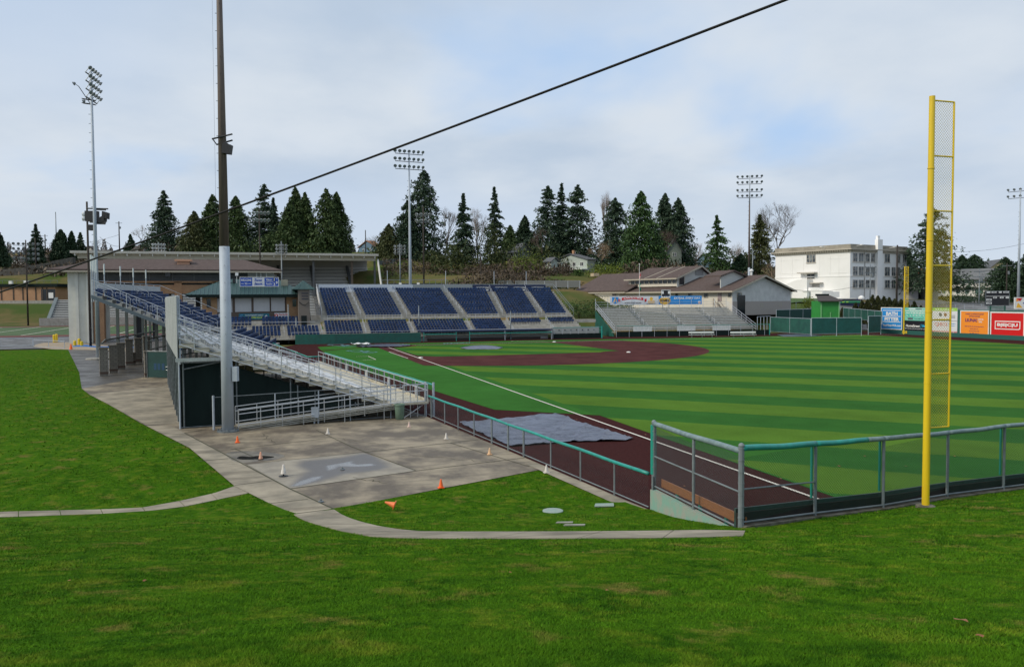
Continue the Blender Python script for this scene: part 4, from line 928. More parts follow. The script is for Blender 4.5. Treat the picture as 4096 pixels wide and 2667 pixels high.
# first-base main stand: bends towards home behind the near bleacher
K0 = F1(45, 0, 0); E2 = np.array([-.994, .107, 0]); EV2 = np.array([-.107, -.994, 0]); EM = (EV+EV2); EM /= np.linalg.norm(EM); EM /= EM@EV
U0 = 35.6; LEN2 = 27.0
def row_pts(v): return [F1(U0, v, 0), K0+EM*v, K0+E2*LEN2+EV2*v]
fb = thing('grandstand', 'blue seated first base grandstand seen end on between the grey windscreen and the entrance pillars', 'grandstand', F1(45, 13, 0), 'blue seated grandstands')
rows1 = [(4.2+.8*i, .95+.31*i, 'low') for i in range(6)]+[(10.4+.8*i, 3.62+.355*i, 'up') for i in range(12)]
mt = MB(); mr = MB()
def face_of(d): return math.atan2(d[1], d[0])
for (v, z, kd) in rows1:
    P = row_pts(v); Q = row_pts(v+.8)
    for s in (0, 1):
        mt.prism([P[s]+ZU*z, P[s+1]+ZU*z, Q[s+1]+ZU*z, Q[s]+ZU*z], -ZU*.30)
        mr.prism([P[s]+ZU*(z-.02), P[s+1]+ZU*(z-.02), P[s+1]-EV*0.03+ZU*(z-.02), P[s]-EV*.03+ZU*(z-.02)], -ZU*.28)
    d = P[1]-P[0]; d /= np.linalg.norm(d); f0 = math.atan2(d[1], d[0])+math.pi
    ins = lambda A, B, x0, x1: (A+(B-A)/np.linalg.norm(B-A)*x0+EV*.45, A+(B-A)/np.linalg.norm(B-A)*x1+EV*.45)
    L1 = np.linalg.norm(P[1]-P[0]); L2 = np.linalg.norm(P[2]-P[1])
    a, b = ins(P[0], P[1], .5, L1-.5); seat_row(a, b, z, f0, 'first base', .54)
    d2_ = P[2]-P[1]; f2 = math.atan2(d2_[1], d2_[0])+math.pi
    a, b = ins(P[1], P[2], 1.2, L2*.5-.5); seat_row(a, b, z, f2, 'first base', .54)
    a, b = ins(P[1], P[2], L2*.5+.7, L2-.6); seat_row(a, b, z, f2, 'first base', .54)
P = row_pts(9.0); Q = row_pts(10.4)
for s in (0, 1): mt.prism([P[s]+ZU*2.95, P[s+1]+ZU*2.95, Q[s+1]+ZU*2.95, Q[s]+ZU*2.95], -ZU*.3)
mt.build('terrace', TERR, fb); mr.build('riser', CONCD, fb)
m = MB(); zt = lambda v: 3.62+.355*(v-10.4)/.8
m.boxf(F1(U0-.15, 10.2, zt(10.2)-.62), EU*.2, EV*9.9+ZU*(zt(20.1)-zt(10.2)), ZU*.34); m.build('end_beam', mat('blue_grey_beam', (.14, .17, .19), .6, .2), fb)
GGS = mat('grey_green_steel', (.17, .19, .19), .6, .2)
for u in (U0+3.5, U0+6.2, U0+9):
    for v in (12, 15.5): m = MB(); m.boxf(F1(u, v, 0), EU*.2, EV*.2, ZU*(zt(v)-.35)); m.build('steel_column', GGS, fb)
for q in np.linspace(.1, .95, 7):
    for v in (12, 15.5, 19.5): m = MB(); p = K0+E2*LEN2*q+EV2*v; m.box((p[0], p[1], (zt(v)-.3)/2), .3, .3, zt(v)-.3); m.build('steel_column', GGS, fb)
for u in (U0+4.5, U0+9): m = MB(); m.boxf(F1(u, 10.4, zt(10.4)-.5), EU*.14, EV*9.6+ZU*(zt(20)-zt(10.4)), ZU*.2); m.build('raker_beam', GGS, fb)
for v in (19.5, 15.5): p0, p1, p2 = [F1(U0+4, v, 3.0), K0+EM*v+ZU*3.0, K0+E2*LEN2+EV2*v+ZU*3.0]; m = MB(); m.tube([p0, p1, p2], .09, 6); m.tube([p0-ZU*1.2, p1-ZU*1.2, p2-ZU*1.2], .07, 6); m.build('tie_rail', GGS, fb)
m = MB()
for h in (1.12, .16): m.tube([F1(U0-.05, 10, zt(10)+h), F1(U0-.05, 20, zt(20)+h)], .03, 6)
m.tube([F1(U0-.05, 2.5, 2.1), F1(U0-.05, 10, zt(10)+1.12)], .03, 6); m.tube([F1(U0-.05, 2.5, 1.4), F1(U0-.05, 10, zt(10)+.5)], .025, 6)
for v in (10, 12.2, 14.6, 17.2, 20): m.tube([F1(U0-.05, v, zt(v)-.3), F1(U0-.05, v, zt(v)+1.12)], .035, 6)
m.build('end_rail', RAILM, fb)
m = MB()
for i in (0, 2, 4, 6, 8, 10):
    for q in (F1(U0+8.9, 0, 0), K0+E2*LEN2*.5, K0+E2*.6):
        b0 = q+(EV if q[0] > 30 else EV2)*(10.6+.8*i)+ZU*(3.62+.355*i); b1 = q+(EV if q[0] > 30 else EV2)*(10.6+.8*(i+1.7))+ZU*(3.62+.355*(i+1.7)); hoop(m, b0, b1, .95, 5)
m.build('aisle_rail', RAILM, fb)
m = MB(); P = row_pts(20.05)
for s in (0, 1):
    m.tube([P[s]+ZU*9.15, P[s+1]+ZU*9.15], .03, 6)
m.tube([P[2]+ZU*9.15, row_pts(12)[2]+ZU*(zt(12)+1.1)], .03, 6)
for q in np.linspace(0, 1, 5): p = P[0]+(P[1]-P[0])*q; m.tube([p+ZU*7.6, p+ZU*9.15], .03, 6)
for q in np.linspace(.1, 1, 8): p = P[1]+(P[2]-P[1])*q; m.tube([p+ZU*7.6, p+ZU*9.15], .03, 6)
m.build('back_rail', GALV, fb)
m = MB()
m.boxf(P[1]+ZU*7.9, (P[2]-P[1]), EV*.03, ZU*1.05); m.build('back_panel', mat('pale_wind_panel', (.42, .44, .45), .7), fb)
for q in (.0, .25, .5, .78): p = P[0]+(P[1]-P[0])*q; m = MB(); m.tube([p+ZU*7, p+ZU*11.3], .05, 8); m.build('back_post', GALV, fb); m = MB(); m.tube([p+ZU*9.9, p+ZU*11.3], .075, 8); m.build('post_sleeve', mat('pale_sleeve', (.55, .60, .60), .6), fb)
for q in (.08, .3, .5, .72): p = P[1]+(P[2]-P[1])*q; m = MB(); m.tube([p+ZU*7, p+ZU*11.0], .05, 8); m.build('back_post', GALV, fb); m = MB(); m.tube([p+ZU*9.9, p+ZU*11.0], .075, 8); m.build('post_sleeve', MATS['pale_sleeve'], fb)

# third-base main stand
tb = thing('grandstand', 'wide blue seated third base grandstand facing the camera behind the infield', 'grandstand', (-18, 15, 0), 'blue seated grandstands')
tops = [(255, 460), (525, 795), (860, 1220), (1275, 1575), (1640, 1865), (1915, 2090)]
bots = [(315, 545), (620, 905), (985, 1355), (1430, 1675), (1740, 1985), (2050, 2215)]
zx = lambda x: (1150+x*.5042)/KS
rows3 = [(-10.9-.82*i, 1.15+.34*i) for i in range(6)]; rows3u = [(-17.3-.8*i, 4.0+.365*i) for i in range(13)]
mt = MB(); mr = MB()
YA, YB = -7.7, 37.4
for (X, z) in rows3+rows3u:
    mt.boxf((X, YA, z-.36), (-.8, 0, 0), (0, YB-YA, 0), (0, 0, .36))
mt.boxf((-15.8, YA, 2.6), (-1.5, 0, 0), (0, YB-YA+4, 0), (0, 0, .55)); mt.build('terrace', TERR, tb)
for (X, z) in rows3u:
    k = (X+17.3)/-9.6
    for (a0, a1), (b0, b1) in zip(tops, bots):
        y0 = PX(zx(a0), 672, -26.9)[1]; y1 = PX(zx(a1), 672, -26.9)[1]; w0 = PX(zx(b0), 737, -17.3)[1]; w1 = PX(zx(b1), 737, -17.3)[1]
        seat_row((X-.45, w0+(y0-w0)*k), (X-.45, w1+(y1-w1)*k), z, math.pi/2, 'third base')
lows = [(300, 590), (650, 960), (1015, 1420), (1480, 1725), (1790, 2035), (2100, 2300)]
for i, (X, z) in enumerate(rows3):
    for j, (a0, a1) in enumerate(lows):
        if j >= 4 and i < 4: continue
        if j == 3 and i < 1: continue
        y0 = PX(zx(a0), 760, -13)[1]; y1 = PX(zx(a1), 760, -13)[1]; seat_row((X-.4, y0), (X-.4, y1), z, math.pi/2, 'third base')
AISLE = []
for j in range(5):
    a = (PX(zx(tops[j][1]), 672, -26.9)[1]+PX(zx(tops[j+1][0]), 672, -26.9)[1])/2; b = (PX(zx(bots[j][1]), 737, -17.3)[1]+PX(zx(bots[j+1][0]), 737, -17.3)[1])/2
    m = MB()
    for i in range(0, 13, 2): k = i/12; hoop(m, (-17.3-.8*i, b+(a-b)*k, 4+.365*i), (-17.3-.8*(i+1.4), b+(a-b)*(k+.1), 4+.365*(i+1.4)), .9, 5)
    for i in (0, 2, 4): hoop(m, (-10.9-.82*i, b, 1.15+.34*i), (-10.9-.82*(i+1.4), b, 1.15+.34*(i+1.4)), .85, 5)
    m.build('aisle_rail', RAILM, tb)
    for i in range(13):
        k = i/12; ms = MB(); ms.boxf((-17.25-.8*i, b+(a-b)*k-.5, 4.0+.365*i-.18), (-.3, 0, 0), (0, 1.0, 0), (0, 0, .19)); ms.build('aisle_step', CONC, tb)
m = MB()
for (a0, a1) in bots:
    y0 = PX(zx(a0), 745, -17)[1]; y1 = PX(zx(a1), 745, -17)[1]
    for h in (.55, .95): m.tube([(-16.9, y0, 3.4+h), (-16.9, y1, 3.4+h)], .028, 6)
    for q in np.linspace(0, 1, 5): m.tube([(-16.9, y0+(y1-y0)*q, 3.2), (-16.9, y0+(y1-y0)*q, 4.35)], .028, 6)
m.build('cross_rail', RAILM, tb)
m = MB(); m.tube([(-10.5, -13, 1.85), (-10.5, 27, 1.85)], .028, 6)
for y in np.arange(-13, 27, 2.2): m.tube([(-10.5, y, .9), (-10.5, y, 1.85)], .026, 6)
m.build('front_rail', RAILM, tb)
for yy in (YA-.1, YB+.1):
    m = MB()
    for h in (1.1, .6): m.tube([(-17, yy, 4+h), (-27.8, yy, 8.8+h-.1)], .04, 6)
    for k in range(6): x = -17-2.16*k; m.tube([(x, yy, 3.6+.96*k), (x, yy, 5.1+.955*k)], .03, 6)
    m.build('end_rail', RAILM if yy < 0 else GALVD, tb)
m = MB(); m.prism([(-17.3, YA-.05, 3.6), (-27.6, YA-.05, 8.2), (-27.6, YA-.05, 9.6), (-17.3, YA-.05, 5.0)], (0, -.06, 0)); m.build('end_panel', WHITE, tb)
m = MB(); m.prism([(-15, YB+.02, 0), (-27.8, YB+.02, 0), (-27.8, YB+.02, 8.1), (-17.3, YB+.02, 3.7), (-15, YB+.02, 2.8)], (0, .1, 0)); m.build('end_wall', CONCD, tb)
m = MB(); m.tube([(-27.9, YA, 9.75), (-27.9, YB, 9.75)], .035, 6); m.build('back_rail', GALV, tb)
for y in (5, 16, 25.5, 32): m = MB(); m.tube([(-28, y, 7.5), (-28, y, 12.3)], .06, 8); m.build('back_post', GALV, tb)
PALE = mat('pale_banner', (.50, .55, .62), .6); NAVY = mat('navy_banner', (.012, .022, .07), .5); GREYB = mat('grey_banner', (.25, .28, .29), .6); PINK = mat('pale_lettering', (.26, .31, .42), .6)
def zy(px): return PX(px, 668, -27.8)[1]
ya, yb, yc, yd = zy(740), zy(960), zy(1098), zy(1268)
for lab, y0, y1, mm, lm, words in (('pale banner strip with grey lettering along the top of the blue grandstand', ya, yb, PALE, PINK, ['PIGNATARO']*4), ('plain grey banner strip in the middle of the grandstand top', yb, yc, GREYB, None, []), ('navy banner strip with white lettering at the right end of the grandstand top', yc, yd, NAVY, WHITE, ['SCOTT\'S PRINTING']*4)):
    t = thing('banner', lab, 'banner', (-27.75, (y0+y1)/2, 8.45)); m = MB(); m.boxf((-27.75, y0+.02, 8.35), (-.05, 0, 0), (0, y1-y0-.04, 0), (0, 0, 1.35)); m.build('banner_sheet', mm, t)
    if words:
        m = MB(); n = len(words); w_ = (y1-y0)/n
        for k, s in enumerate(words):
            yy = y0+w_*(k+.55); add_text(m, s, (-27.73, yy, 9.1), np.array([0, 1., 0]), ZU, w_*.66, .42, np.array([1., 0, 0]), .01)
            if mm is NAVY: m.boxf((-27.74, yy-w_*.3, 8.55), (.02, 0, 0), (0, w_*.6, 0), (0, 0, .22))
            else:
                m.lathe((-27.73, yy-w_*.43, 9.05), [(.28, 0), (.28, .012)], 14, (1, 0, 0))
        m.build('banner_lettering', lm, t)
# seating bowl behind home plate, in front of the press box
hb = thing('home_seating', 'small blue seated blocks behind home plate in front of the press box', 'seating block', (-13, -16, 0))
mt = MB(); mr = MB()
for i in range(5):
    X = -10.6-.85*i; z = 1.0+.28*i
    mt.boxf((X, -27, z-.3), (-.85, 0, 0), (0, 19.3, 0), (0, 0, .3))
    for y0, y1 in ((-13.6, -8.6), (-19.0, -14.6), (-25.8, -20.2)): seat_row((X-.4, y0), (X-.4, y1), z, math.pi/2, 'home', .52); 
    for y in (-14.1, -19.6, -8.2):
        if i in (1, 3): hoop(mr, (X, y, z), (X-1.4, y, z+.4), .8, 5)
for i in range(4):
    X = -15.6-.85*i; z = 2.6+.32*i
    mt.boxf((X, -27, z-.3), (-.85, 0, 0), (0, 19, 0), (0, 0, .3))
    for y0, y1 in ((-17.4, -11.6), (-25.6, -19.0)): seat_row((X-.4, y0), (X-.4, y1), z, math.pi/2, 'home', .52)
mt.boxf((-14.85, -27, 1.9), (-.8, 0, 0), (0, 19, 0), (0, 0, .4)); mt.build('terrace', TERR, hb)
mr.tube([(-15.3, -27, 3.4), (-15.3, -9, 3.4)], .03, 6); mr.build('aisle_rail', RAILM, hb)
# individual seats nearest the camera, the far mass as one object
SEATS.sort(key=lambda s: (s[0]-CAM[0])**2+(s[1]-CAM[1])**2)
me0 = bpy.data.meshes.new('stadium_seat'); me0.from_pydata(SG.v, [], SG.f); me0.materials.append(BLUEP)
for s in SEATS[:300]:
    o = bpy.data.objects.new('stadium_seat', me0); COL.objects.link(o); o.location = s[:3]; o.rotation_euler = (0, 0, s[3])
    tag(o, 'navy blue tip up seat at the near end of the first base stand', 'seat', 'blue seats at the near end of the first base grandstand')
V = []; Fc = []
for s in SEATS[300:]:
    c, n_ = math.cos(s[3]), math.sin(s[3]); o = len(V)*len(SGV); V.append(np.stack([SGV[:, 0]*c-SGV[:, 1]*n_+s[0], SGV[:, 0]*n_+SGV[:, 1]*c+s[1], SGV[:, 2]+s[2]], 1)); Fc += [tuple(i+o for i in f) for f in SG.f]
me = bpy.data.meshes.new('far_stadium_seats'); me.from_pydata(np.concatenate(V).tolist(), [], Fc); me.materials.append(BLUEP)
o = bpy.data.objects.new('far_stadium_seats', me); COL.objects.link(o); tag(o, 'mass of navy blue seats filling the far grandstand sections', 'seats', kind='stuff')

# backstop wall, dugout, photographers' wall
bw = [(-9.0, 7.4), (-8.9, -6.5), (-9.3, -9.6), (-9.9, -12.5)]
m = MB()
for a, b in zip(bw[:-1], bw[1:]): m.prism([(a[0], a[1], 0), (b[0], b[1], 0), (b[0]-.3, b[1], 0), (a[0]-.3, a[1], 0)], (0, 0, 1.55))
tag(m.build('backstop_wall', GREENPAINT), 'smooth green padded wall curving behind home plate', 'wall')
dg_ = thing('dugout', 'third base dugout with navy roof edge and teal rails', 'dugout', (-10, 20, 0))
m = MB(); m.boxf((-11.6, 7.9, 0), (-.1, 0, 0), (0, 22.6, 0), (0, 0, 1.6)); m.build('back_wall', mat('dugout_wall', (.40, .40, .39), .8), dg_)
m = MB(); m.boxf((-9.5, 7.8, 1.55), (-2.2, 0, 0), (0, 22.8, 0), (0, 0, .22)); m.build('dugout_roof', NAVY, dg_)
for y in (8, 13.5, 15.8, 22, 30.4): m = MB(); m.tube([(-9.5, y, 0), (-9.5, y, 1.55)], .06, 6); m.build('dugout_post', TEAL if y < 16 else GALV, dg_)
m = MB(); m.tube([(-9.4, 8, 1.2), (-9.4, 13.5, 1.2)], .07, 8); m.tube([(-9.4, 15.8, 1.2), (-9.4, 30.4, 1.2)], .07, 8); m.build('dugout_rail', TEAL, dg_)
m = MB(); m.boxf((-11.2, 9, .35), (-.3, 0, 0), (0, 20, 0), (0, 0, .08)); m.boxf((-11.3, 9, 0), (-.1, 0, 0), (0, 20, 0), (0, 0, .35)); m.build('dugout_bench', mat('dark_bench', (.05, .035, .03), .6), dg_)
pw = thing('photo_well_wall', 'grey wall with dark green padding and teal rail right of the dugout', 'wall', (-9.8, 36, 0))
m = MB(); m.boxf((-10.6, 30.8, 0), (-.2, 0, 0), (0, 9, 0), (0, 0, 2.0)); m.build('grey_wall', mat('grey_fence_board', (.36, .37, .36), .7), pw)
m = MB(); m.boxf((-9.6, 30.8, .05), (-.08, 0, 0), (0, 9, 0), (0, 0, .85)); m.build('green_padding', DGREEN, pw)
m = MB(); m.tube([(-9.6, 30.8, 1.95), (-9.6, 39.9, 1.95)], .05, 6); m.tube([(-9.6, 39.9, 0), (-9.6, 39.9, 2.1)], .14, 8); m.build('teal_rail', TEAL, pw)
m = MB()
for y in np.arange(31, 39.9, 1.48): m.tube([(-9.6, y, .8), (-9.6, y, 1.95)], .03, 6)
m.tube([(-9.6, 30.8, 1.4), (-9.6, 39.8, 1.4)], .02, 6); m.build('fence_post', GALV, pw)
m = MB()
for y in np.arange(32.2, 39, 1.1): m.lathe((-10.55, y, 1.45), [(.12, -.05), (.12, .01)], 10, (1, 0, 0))
m.build('round_port', DARK, pw)
for (x, y0, zt_, lab) in ((974, 792, 6.0, 'tall thin grey net pole with white foot beside the dugout'), (1187, 789, 4.9, 'short grey net pole at the right end of the dugout'), (671, 797, 6.3, 'thin grey net pole left of the backstop before the press box'), (689, 797, 4.2, 'short thin grey net pole at the end of the green backstop wall')):
    p = G(x, y0); t = thing('net_pole', lab, 'pole', p, 'backstop net poles'); m = MB(); m.tube([p, p+ZU*zt_], .085, 10); m.build('shaft', GALVD, t, True)
    m = MB(); m.tube([p, p+ZU*1.1], .13, 10); m.build('foot_padding', WHITE if x == 974 else GALVD, t)
m = MB(); p = G(967, 791); m.lathe(p, [(.2, 0), (.28, .1), (.3, .7), (.2, .8)], 12); tag(m.build('ball_bucket', mat('lime_plastic', (.25, .75, .05), .5)), 'lime green bucket by the dugout net pole', 'bucket')

# third-base silver bleacher
E3u, E3v = np.array([.1132, .9936, 0]), np.array([-.9936, .1132, 0]); O3 = np.array([-12.6, 44.0, 0])
def F3(u, v, z): return O3+E3u*u+E3v*v+ZU*z
b3 = thing('bleacher', 'silver bench bleacher below two long advertising boards across the field', 'bleacher', F3(13, 6, 0), 'bench bleachers')
L3 = 27.6; S3 = [(.9, 6.0), (7.2, 13.2), (14.4, 20.2), (21.4, L3)]
for i in range(14):
    v = 1.2+.82*i; z = 1.1+.285*i
    m = MB(); m.boxf(F3(0, v, z), E3u*L3, E3v*.5, ZU*.05); m.build('footboard', BENCH, b3)
    m = MB(); m.boxf(F3(0, v+.78, z+.05), E3u*L3, E3v*.03, ZU*.2); m.build('riser', ALUD, b3)
    for a, b in S3: m = MB(); m.boxf(F3(a, v+.4, z+.4), E3u*(b-a), E3v*.26, ZU*.05); m.build('bench_seat', BENCH, b3)
m = MB(); m.boxf(F3(-.5, -.6, .75), E3u*(L3+1), E3v*1.7, ZU*.1); m.build('walkway_deck', ALUD, b3)
for a, b in zip([s[1] for s in S3[:-1]], [s[0] for s in S3[1:]]):
    m = MB()
    for i in (0, 3, 6, 9, 12): hoop(m, F3((a+b)/2, 1.2+.82*i, 1.1+.285*i), F3((a+b)/2, 1.2+.82*(i+1.6), 1.1+.285*(i+1.6)), .85, 5)
    m.build('aisle_rail', RAILM, b3)
    for i in range(14): m = MB(); m.boxf(F3(a+.1, 1.2+.82*i, 1.1+.285*i+.05), E3u*1.0, E3v*.3, ZU*.13); m.build('aisle_step', GALVD, b3)
for uu in (-.1, L3+.1):
    m = MB()
    for h in (1.05, .55, .1): m.tube([F3(uu, .5, .95+h), F3(uu, 12.7, 5.1+h)], .035, 6)
    for k in range(7): m.tube([F3(uu, .5+2*k, .7+.69*k), F3(uu, .5+2*k, 2.0+.68*k)], .03, 6)
    m.build('end_rail', RAILM, b3)
m = MB(); m.tube([F3(-.1, 12.8, 6.2), F3(L3, 12.8, 6.2)], .03, 6); m.tube([F3(-.1, 12.8, 5.7), F3(L3, 12.8, 5.7)], .03, 6)
for k in range(12): m.tube([F3(k*2.5, 12.8, 0), F3(k*2.5, 12.8, 6.9)], .045, 6)
m.build('back_rail', GALV, b3)
m = MB(); m.prism([F3(-.15, .8, 0), F3(-.15, 12.6, 0), F3(-.15, 12.6, 4.6), F3(-.15, .8, .7)], E3u*.05); m.build('side_screen', GREENPAINT, b3)
for a in (3.5, 12, 19): m = MB(); m.boxf(F3(a, .6, .85), E3u*3.6, E3v*.05, ZU*1.1); m.build('walkway_panel', BENCH, b3)
f3 = thing('field_fence', 'low fence with dark green padding and teal rail before the far silver bleacher', 'fence', F3(12, -1.4, 0))
m = MB(); m.boxf(F3(-.4, -1.5, .05), E3u*(L3+2.2), E3v*.06, ZU*.95); m.build('green_padding', DGREEN, f3)
m = MB(); m.tube([F3(-.4, -1.5, 2.0), F3(L3+1.8, -1.5, 2.0)], .045, 6); m.tube([F3(L3+1.8, -1.5, 0), F3(L3+1.8, -1.5, 2.1)], .1, 8); m.build('teal_rail', TEAL, f3)
for k in range(13): m = MB(); m.tube([F3(-.4+k*2.4, -1.5, 0), F3(-.4+k*2.4, -1.5, 2.0)], .032, 6); m.build('fence_post', GALV, f3)
for x, lab in ((1630, 'white bench before the silver bleacher, the left one of two'), (1727, 'white bench at the right end of the silver bleacher')):
    p = G(x, 784); t = thing('player_bench', lab, 'bench', p, 'white benches along the far track')
    m = MB(); m.boxf(p-E3u*2.4+ZU*.45, E3u*4.8, -E3v*.35, ZU*.06); m.build('bench_seat', WHITE, t)
    m = MB(); m.boxf(p-E3u*2.4+E3v*.02+ZU*.75, E3u*4.8, -E3v*.05, ZU*.3); m.build('backrest', WHITE, t)
    for k in (-1.9, 0, 1.9): m = MB(); m.boxf(p+E3u*k, E3u*.1, -E3v*.3, ZU*.46); m.boxf(p+E3u*k, E3u*.08, E3v*.08, ZU*.9); m.build('leg', CONCD, t)
def board(name, label, o, ex, w, h, base_m, z0, cat='sign', thick=.08, frame=None, nrm=None):
    """flat sign board: o lower left corner seen from the front, ex to the right"""
    nrm = np.cross(ex, ZU) if nrm is None else nrm
    o = np.array([o[0], o[1], z0]); t = thing(name, label, cat, o+ex*w/2)
    m = MB(); m.boxf(o-nrm*thick, ex*w, nrm*thick, ZU*h); m.build('panel', base_m, t)
    if frame is not None:
        m = MB(); f = .14*h/3.2 if frame[1] is None else frame[1]; q = nrm*.03
        m.boxf(o, ex*w, q, ZU*f); m.boxf(o+ZU*(h-f), ex*w, q, ZU*f); m.boxf(o+ZU*f, ex*f, q, ZU*(h-2*f)); m.boxf(o+ex*(w-f)+ZU*f, ex*f, q, ZU*(h-2*f)); m.build('frame', frame[0], t)
    return t, (lambda a, b, dz=0.0: o+ex*(w*a)+ZU*(h*b)+nrm*(.004+dz)), nrm
def txt(t, mm, s, c, ex, w=None, h=None, nrm=None, bold=.02, shear=0., arc=0., name='lettering'):
    m = MB(); add_text(m, s, c, ex, ZU, w, h, nrm, bold, shear, arc); m.build(name, mm, t)
def ytou(px, y, v): # u on the bleacher's back line for a pixel
    d = ray(px, y); o = F3(0, v, 0); a = np.array([[d[0], -E3u[0]], [d[1], -E3u[1]]]); return np.linalg.solve(a, (o-CAM)[:2])
def b3pt(px, y): lam, u = ytou(px, y, 12.95); return F3(u, 12.95, 0), u, CAM[2]+lam*ray(px, y)[2]
pa, ua, za_ = b3pt(1418, 709); pb, ub, zb_ = b3pt(1531, 709); pc, uc, zc_ = b3pt(1631, 708)
RED = mat('sign_red', (.55, .015, .02), .5); GOLD = mat('sign_gold', (.75, .42, .04), .5); SKY = mat('sign_sky_blue', (.02, .24, .62), .45); LBL = mat('sign_light_blue', (.10, .30, .55), .5); OFFW = mat('sign_off_white', (.62, .63, .66), .5); INK = mat('sign_dark_ink', (.03, .03, .05), .5)
hgt = (709-690)*175/1921
t, at_, nr = board('advertising_board', 'pale advertising board with red ribbon banner above the far silver bleacher', pa, E3u, ub-ua-.05, hgt, OFFW, za_)
m = MB(); W_ = ub-ua
rib = [at_(.24+.44*q, .52+.16*math.sin(math.pi*q), .01) for q in np.linspace(0, 1, 12)]; ribt = [p+ZU*hgt*.3 for p in rib]; m.prism(rib+ribt[::-1], nr*.02)
for s, a in ((-1, .21), (1, .71)): m.prism([at_(a-.0, .34, .005), at_(a+.04*(-s)*-1*1.0, .40, .005), at_(a+.04*(-s)*-1, .72, .005), at_(a, .66, .005)], nr*.015)
m.build('ribbon', RED, t)
txt(t, WHITE, 'CARPENTERS', at_(.46, .735, .035), E3u, W_*.36, hgt*.2, nr, .03, arc=.25)
txt(t, INK, 'NORTH PUGET SOUND', at_(.47, .22, .02), E3u, W_*.34, hgt*.14, nr, .02)
m = MB(); m.prism([at_(.04, .9, .004), at_(.04, .35, .004), at_(.105, .12, .004), at_(.17, .35, .004), at_(.17, .9, .004)], nr*.01); m.build('shield', SKY, t)
m = MB(); m.tube([at_(.075, .3, .02), at_(.105, .85, .02), at_(.135, .3, .02)], .09, 4); m.tube([at_(.07, .45, .02), at_(.14, .6, .02)], .05, 4); m.build('emblem', GOLD, t)
m = MB(); m.lathe(at_(.85, .7), [(hgt*.2, 0), (hgt*.2, .01)], 16, nr)
for k in range(4): m.boxf(at_(.78, .46-.09*k), E3u*W_*.14, nr*.01, ZU*hgt*.05)
m.build('sunburst', GOLD, t); txt(t, INK, 'nwcarpenters.org', at_(.85, .12, .01), E3u, W_*.2, hgt*.12, nr)
t, at_, nr = board('advertising_board', 'bright blue advertising board with white slogan above the far silver bleacher', pb, E3u, uc-ub, hgt, SKY, za_+.02)
W_ = uc-ub; pts = []
for k in range(28):
    a = k*2*math.pi/28; r = (1.0 if k % 2 else .78); pts.append(at_(.14+.15*r*math.cos(a), .45+.52*r*math.sin(a), .003))
m = MB(); m.prism(pts, nr*.012); m.build('starburst', GOLD, t)
txt(t, INK, 'ExtraMile', at_(.13, .5, .03), E3u, W_*.2, hgt*.3, nr, .03, .2)
txt(t, WHITE, 'EXTRAS. EVERY DAY.', at_(.66, .74, .01), E3u, W_*.62, hgt*.24, nr, .03, .1)
m = MB(); m.boxf(at_(.915, .08), E3u*W_*.055, nr*.012, ZU*hgt*.32); m.build('badge', WHITE, t); m = MB(); m.prism([at_(.92, .13, .015), at_(.9425, .18, .015), at_(.965, .13, .015), at_(.965, .2, .015), at_(.9425, .26, .015), at_(.92, .2, .015)], nr*.005); m.build('chevrons', RED, t)
q, _, zz = b3pt(1537, 691); q2, _, _ = b3pt(1558, 691); w_ = np.linalg.norm(q2-q)
t, at_, nr = board('small_scoreboard', 'small black scoreboard on posts above the blue advertising board', q, E3u, w_, 1.6, BLACKM, zz-.1, 'scoreboard', frame=(WHITE, .09))
m = MB()
for a, b in ((.04, .5), (.74, .5)): m.boxf(at_(a, b), E3u*w_*.22, nr*.02, ZU*.55)
for k in range(4): m.boxf(at_(.06+.24*k, .06), E3u*w_*.16, nr*.02, ZU*.2)
m.build('score_plates', WHITE, t)
m = MB()
for a in (.15, .85): m.tube([at_(a, -1.5), at_(a, 0)], .06, 6)
m.build('board_posts', GALVD, t)
q, _, zz = b3pt(1494, 690); t = thing('flagpole', 'thin flagpole with drooping flags behind the advertising boards', 'flagpole', q+E3v*2); q = q+E3v*2
ztop = ZD(616, np.dot(q-CAM, FW), 1494)
m = MB(); m.tube([q, np.array([q[0], q[1], ztop])], .06, 8, .04); m.lathe(np.array([q[0], q[1], ztop]), [(.02, 0), (.12, .08), (.12, .18), (.02, .28)], 10); m.build('shaft', WHITE, t)
def flag(z0, z1, mm, nm, k):
    m = MB(); P = []
    for i in range(9):
        zz = z0+(z1-z0)*i/8; w_ = .25+.28*math.sin(i*.9+k); P.append([np.array([q[0], q[1], zz]), np.array([q[0], q[1], zz])+E3u*w_*.8+E3v*.2*math.sin(i), np.array([q[0], q[1], zz])+E3u*w_*.3-E3v*.35])
    for a, b in zip(P[:-1], P[1:]):
        for c in (0, 1): m.prism([a[c], a[c+1], b[c+1], b[c]], (.012, 0, 0))
    m.build(nm, mm, t)
D_ = np.dot(q-CAM, FW)
FLAGR = mat('striped_flag', (.55, .03, .04), .8, 0, (.7, .68, .66), 3.5, 1, .49, .51)
flag(ZD(635, D_), ZD(655, D_), FLAGR, 'flag', 0); flag(ZD(661, D_), ZD(678, D_), mat('green_flag', (.01, .22, .14), .8), 'flag', 2)
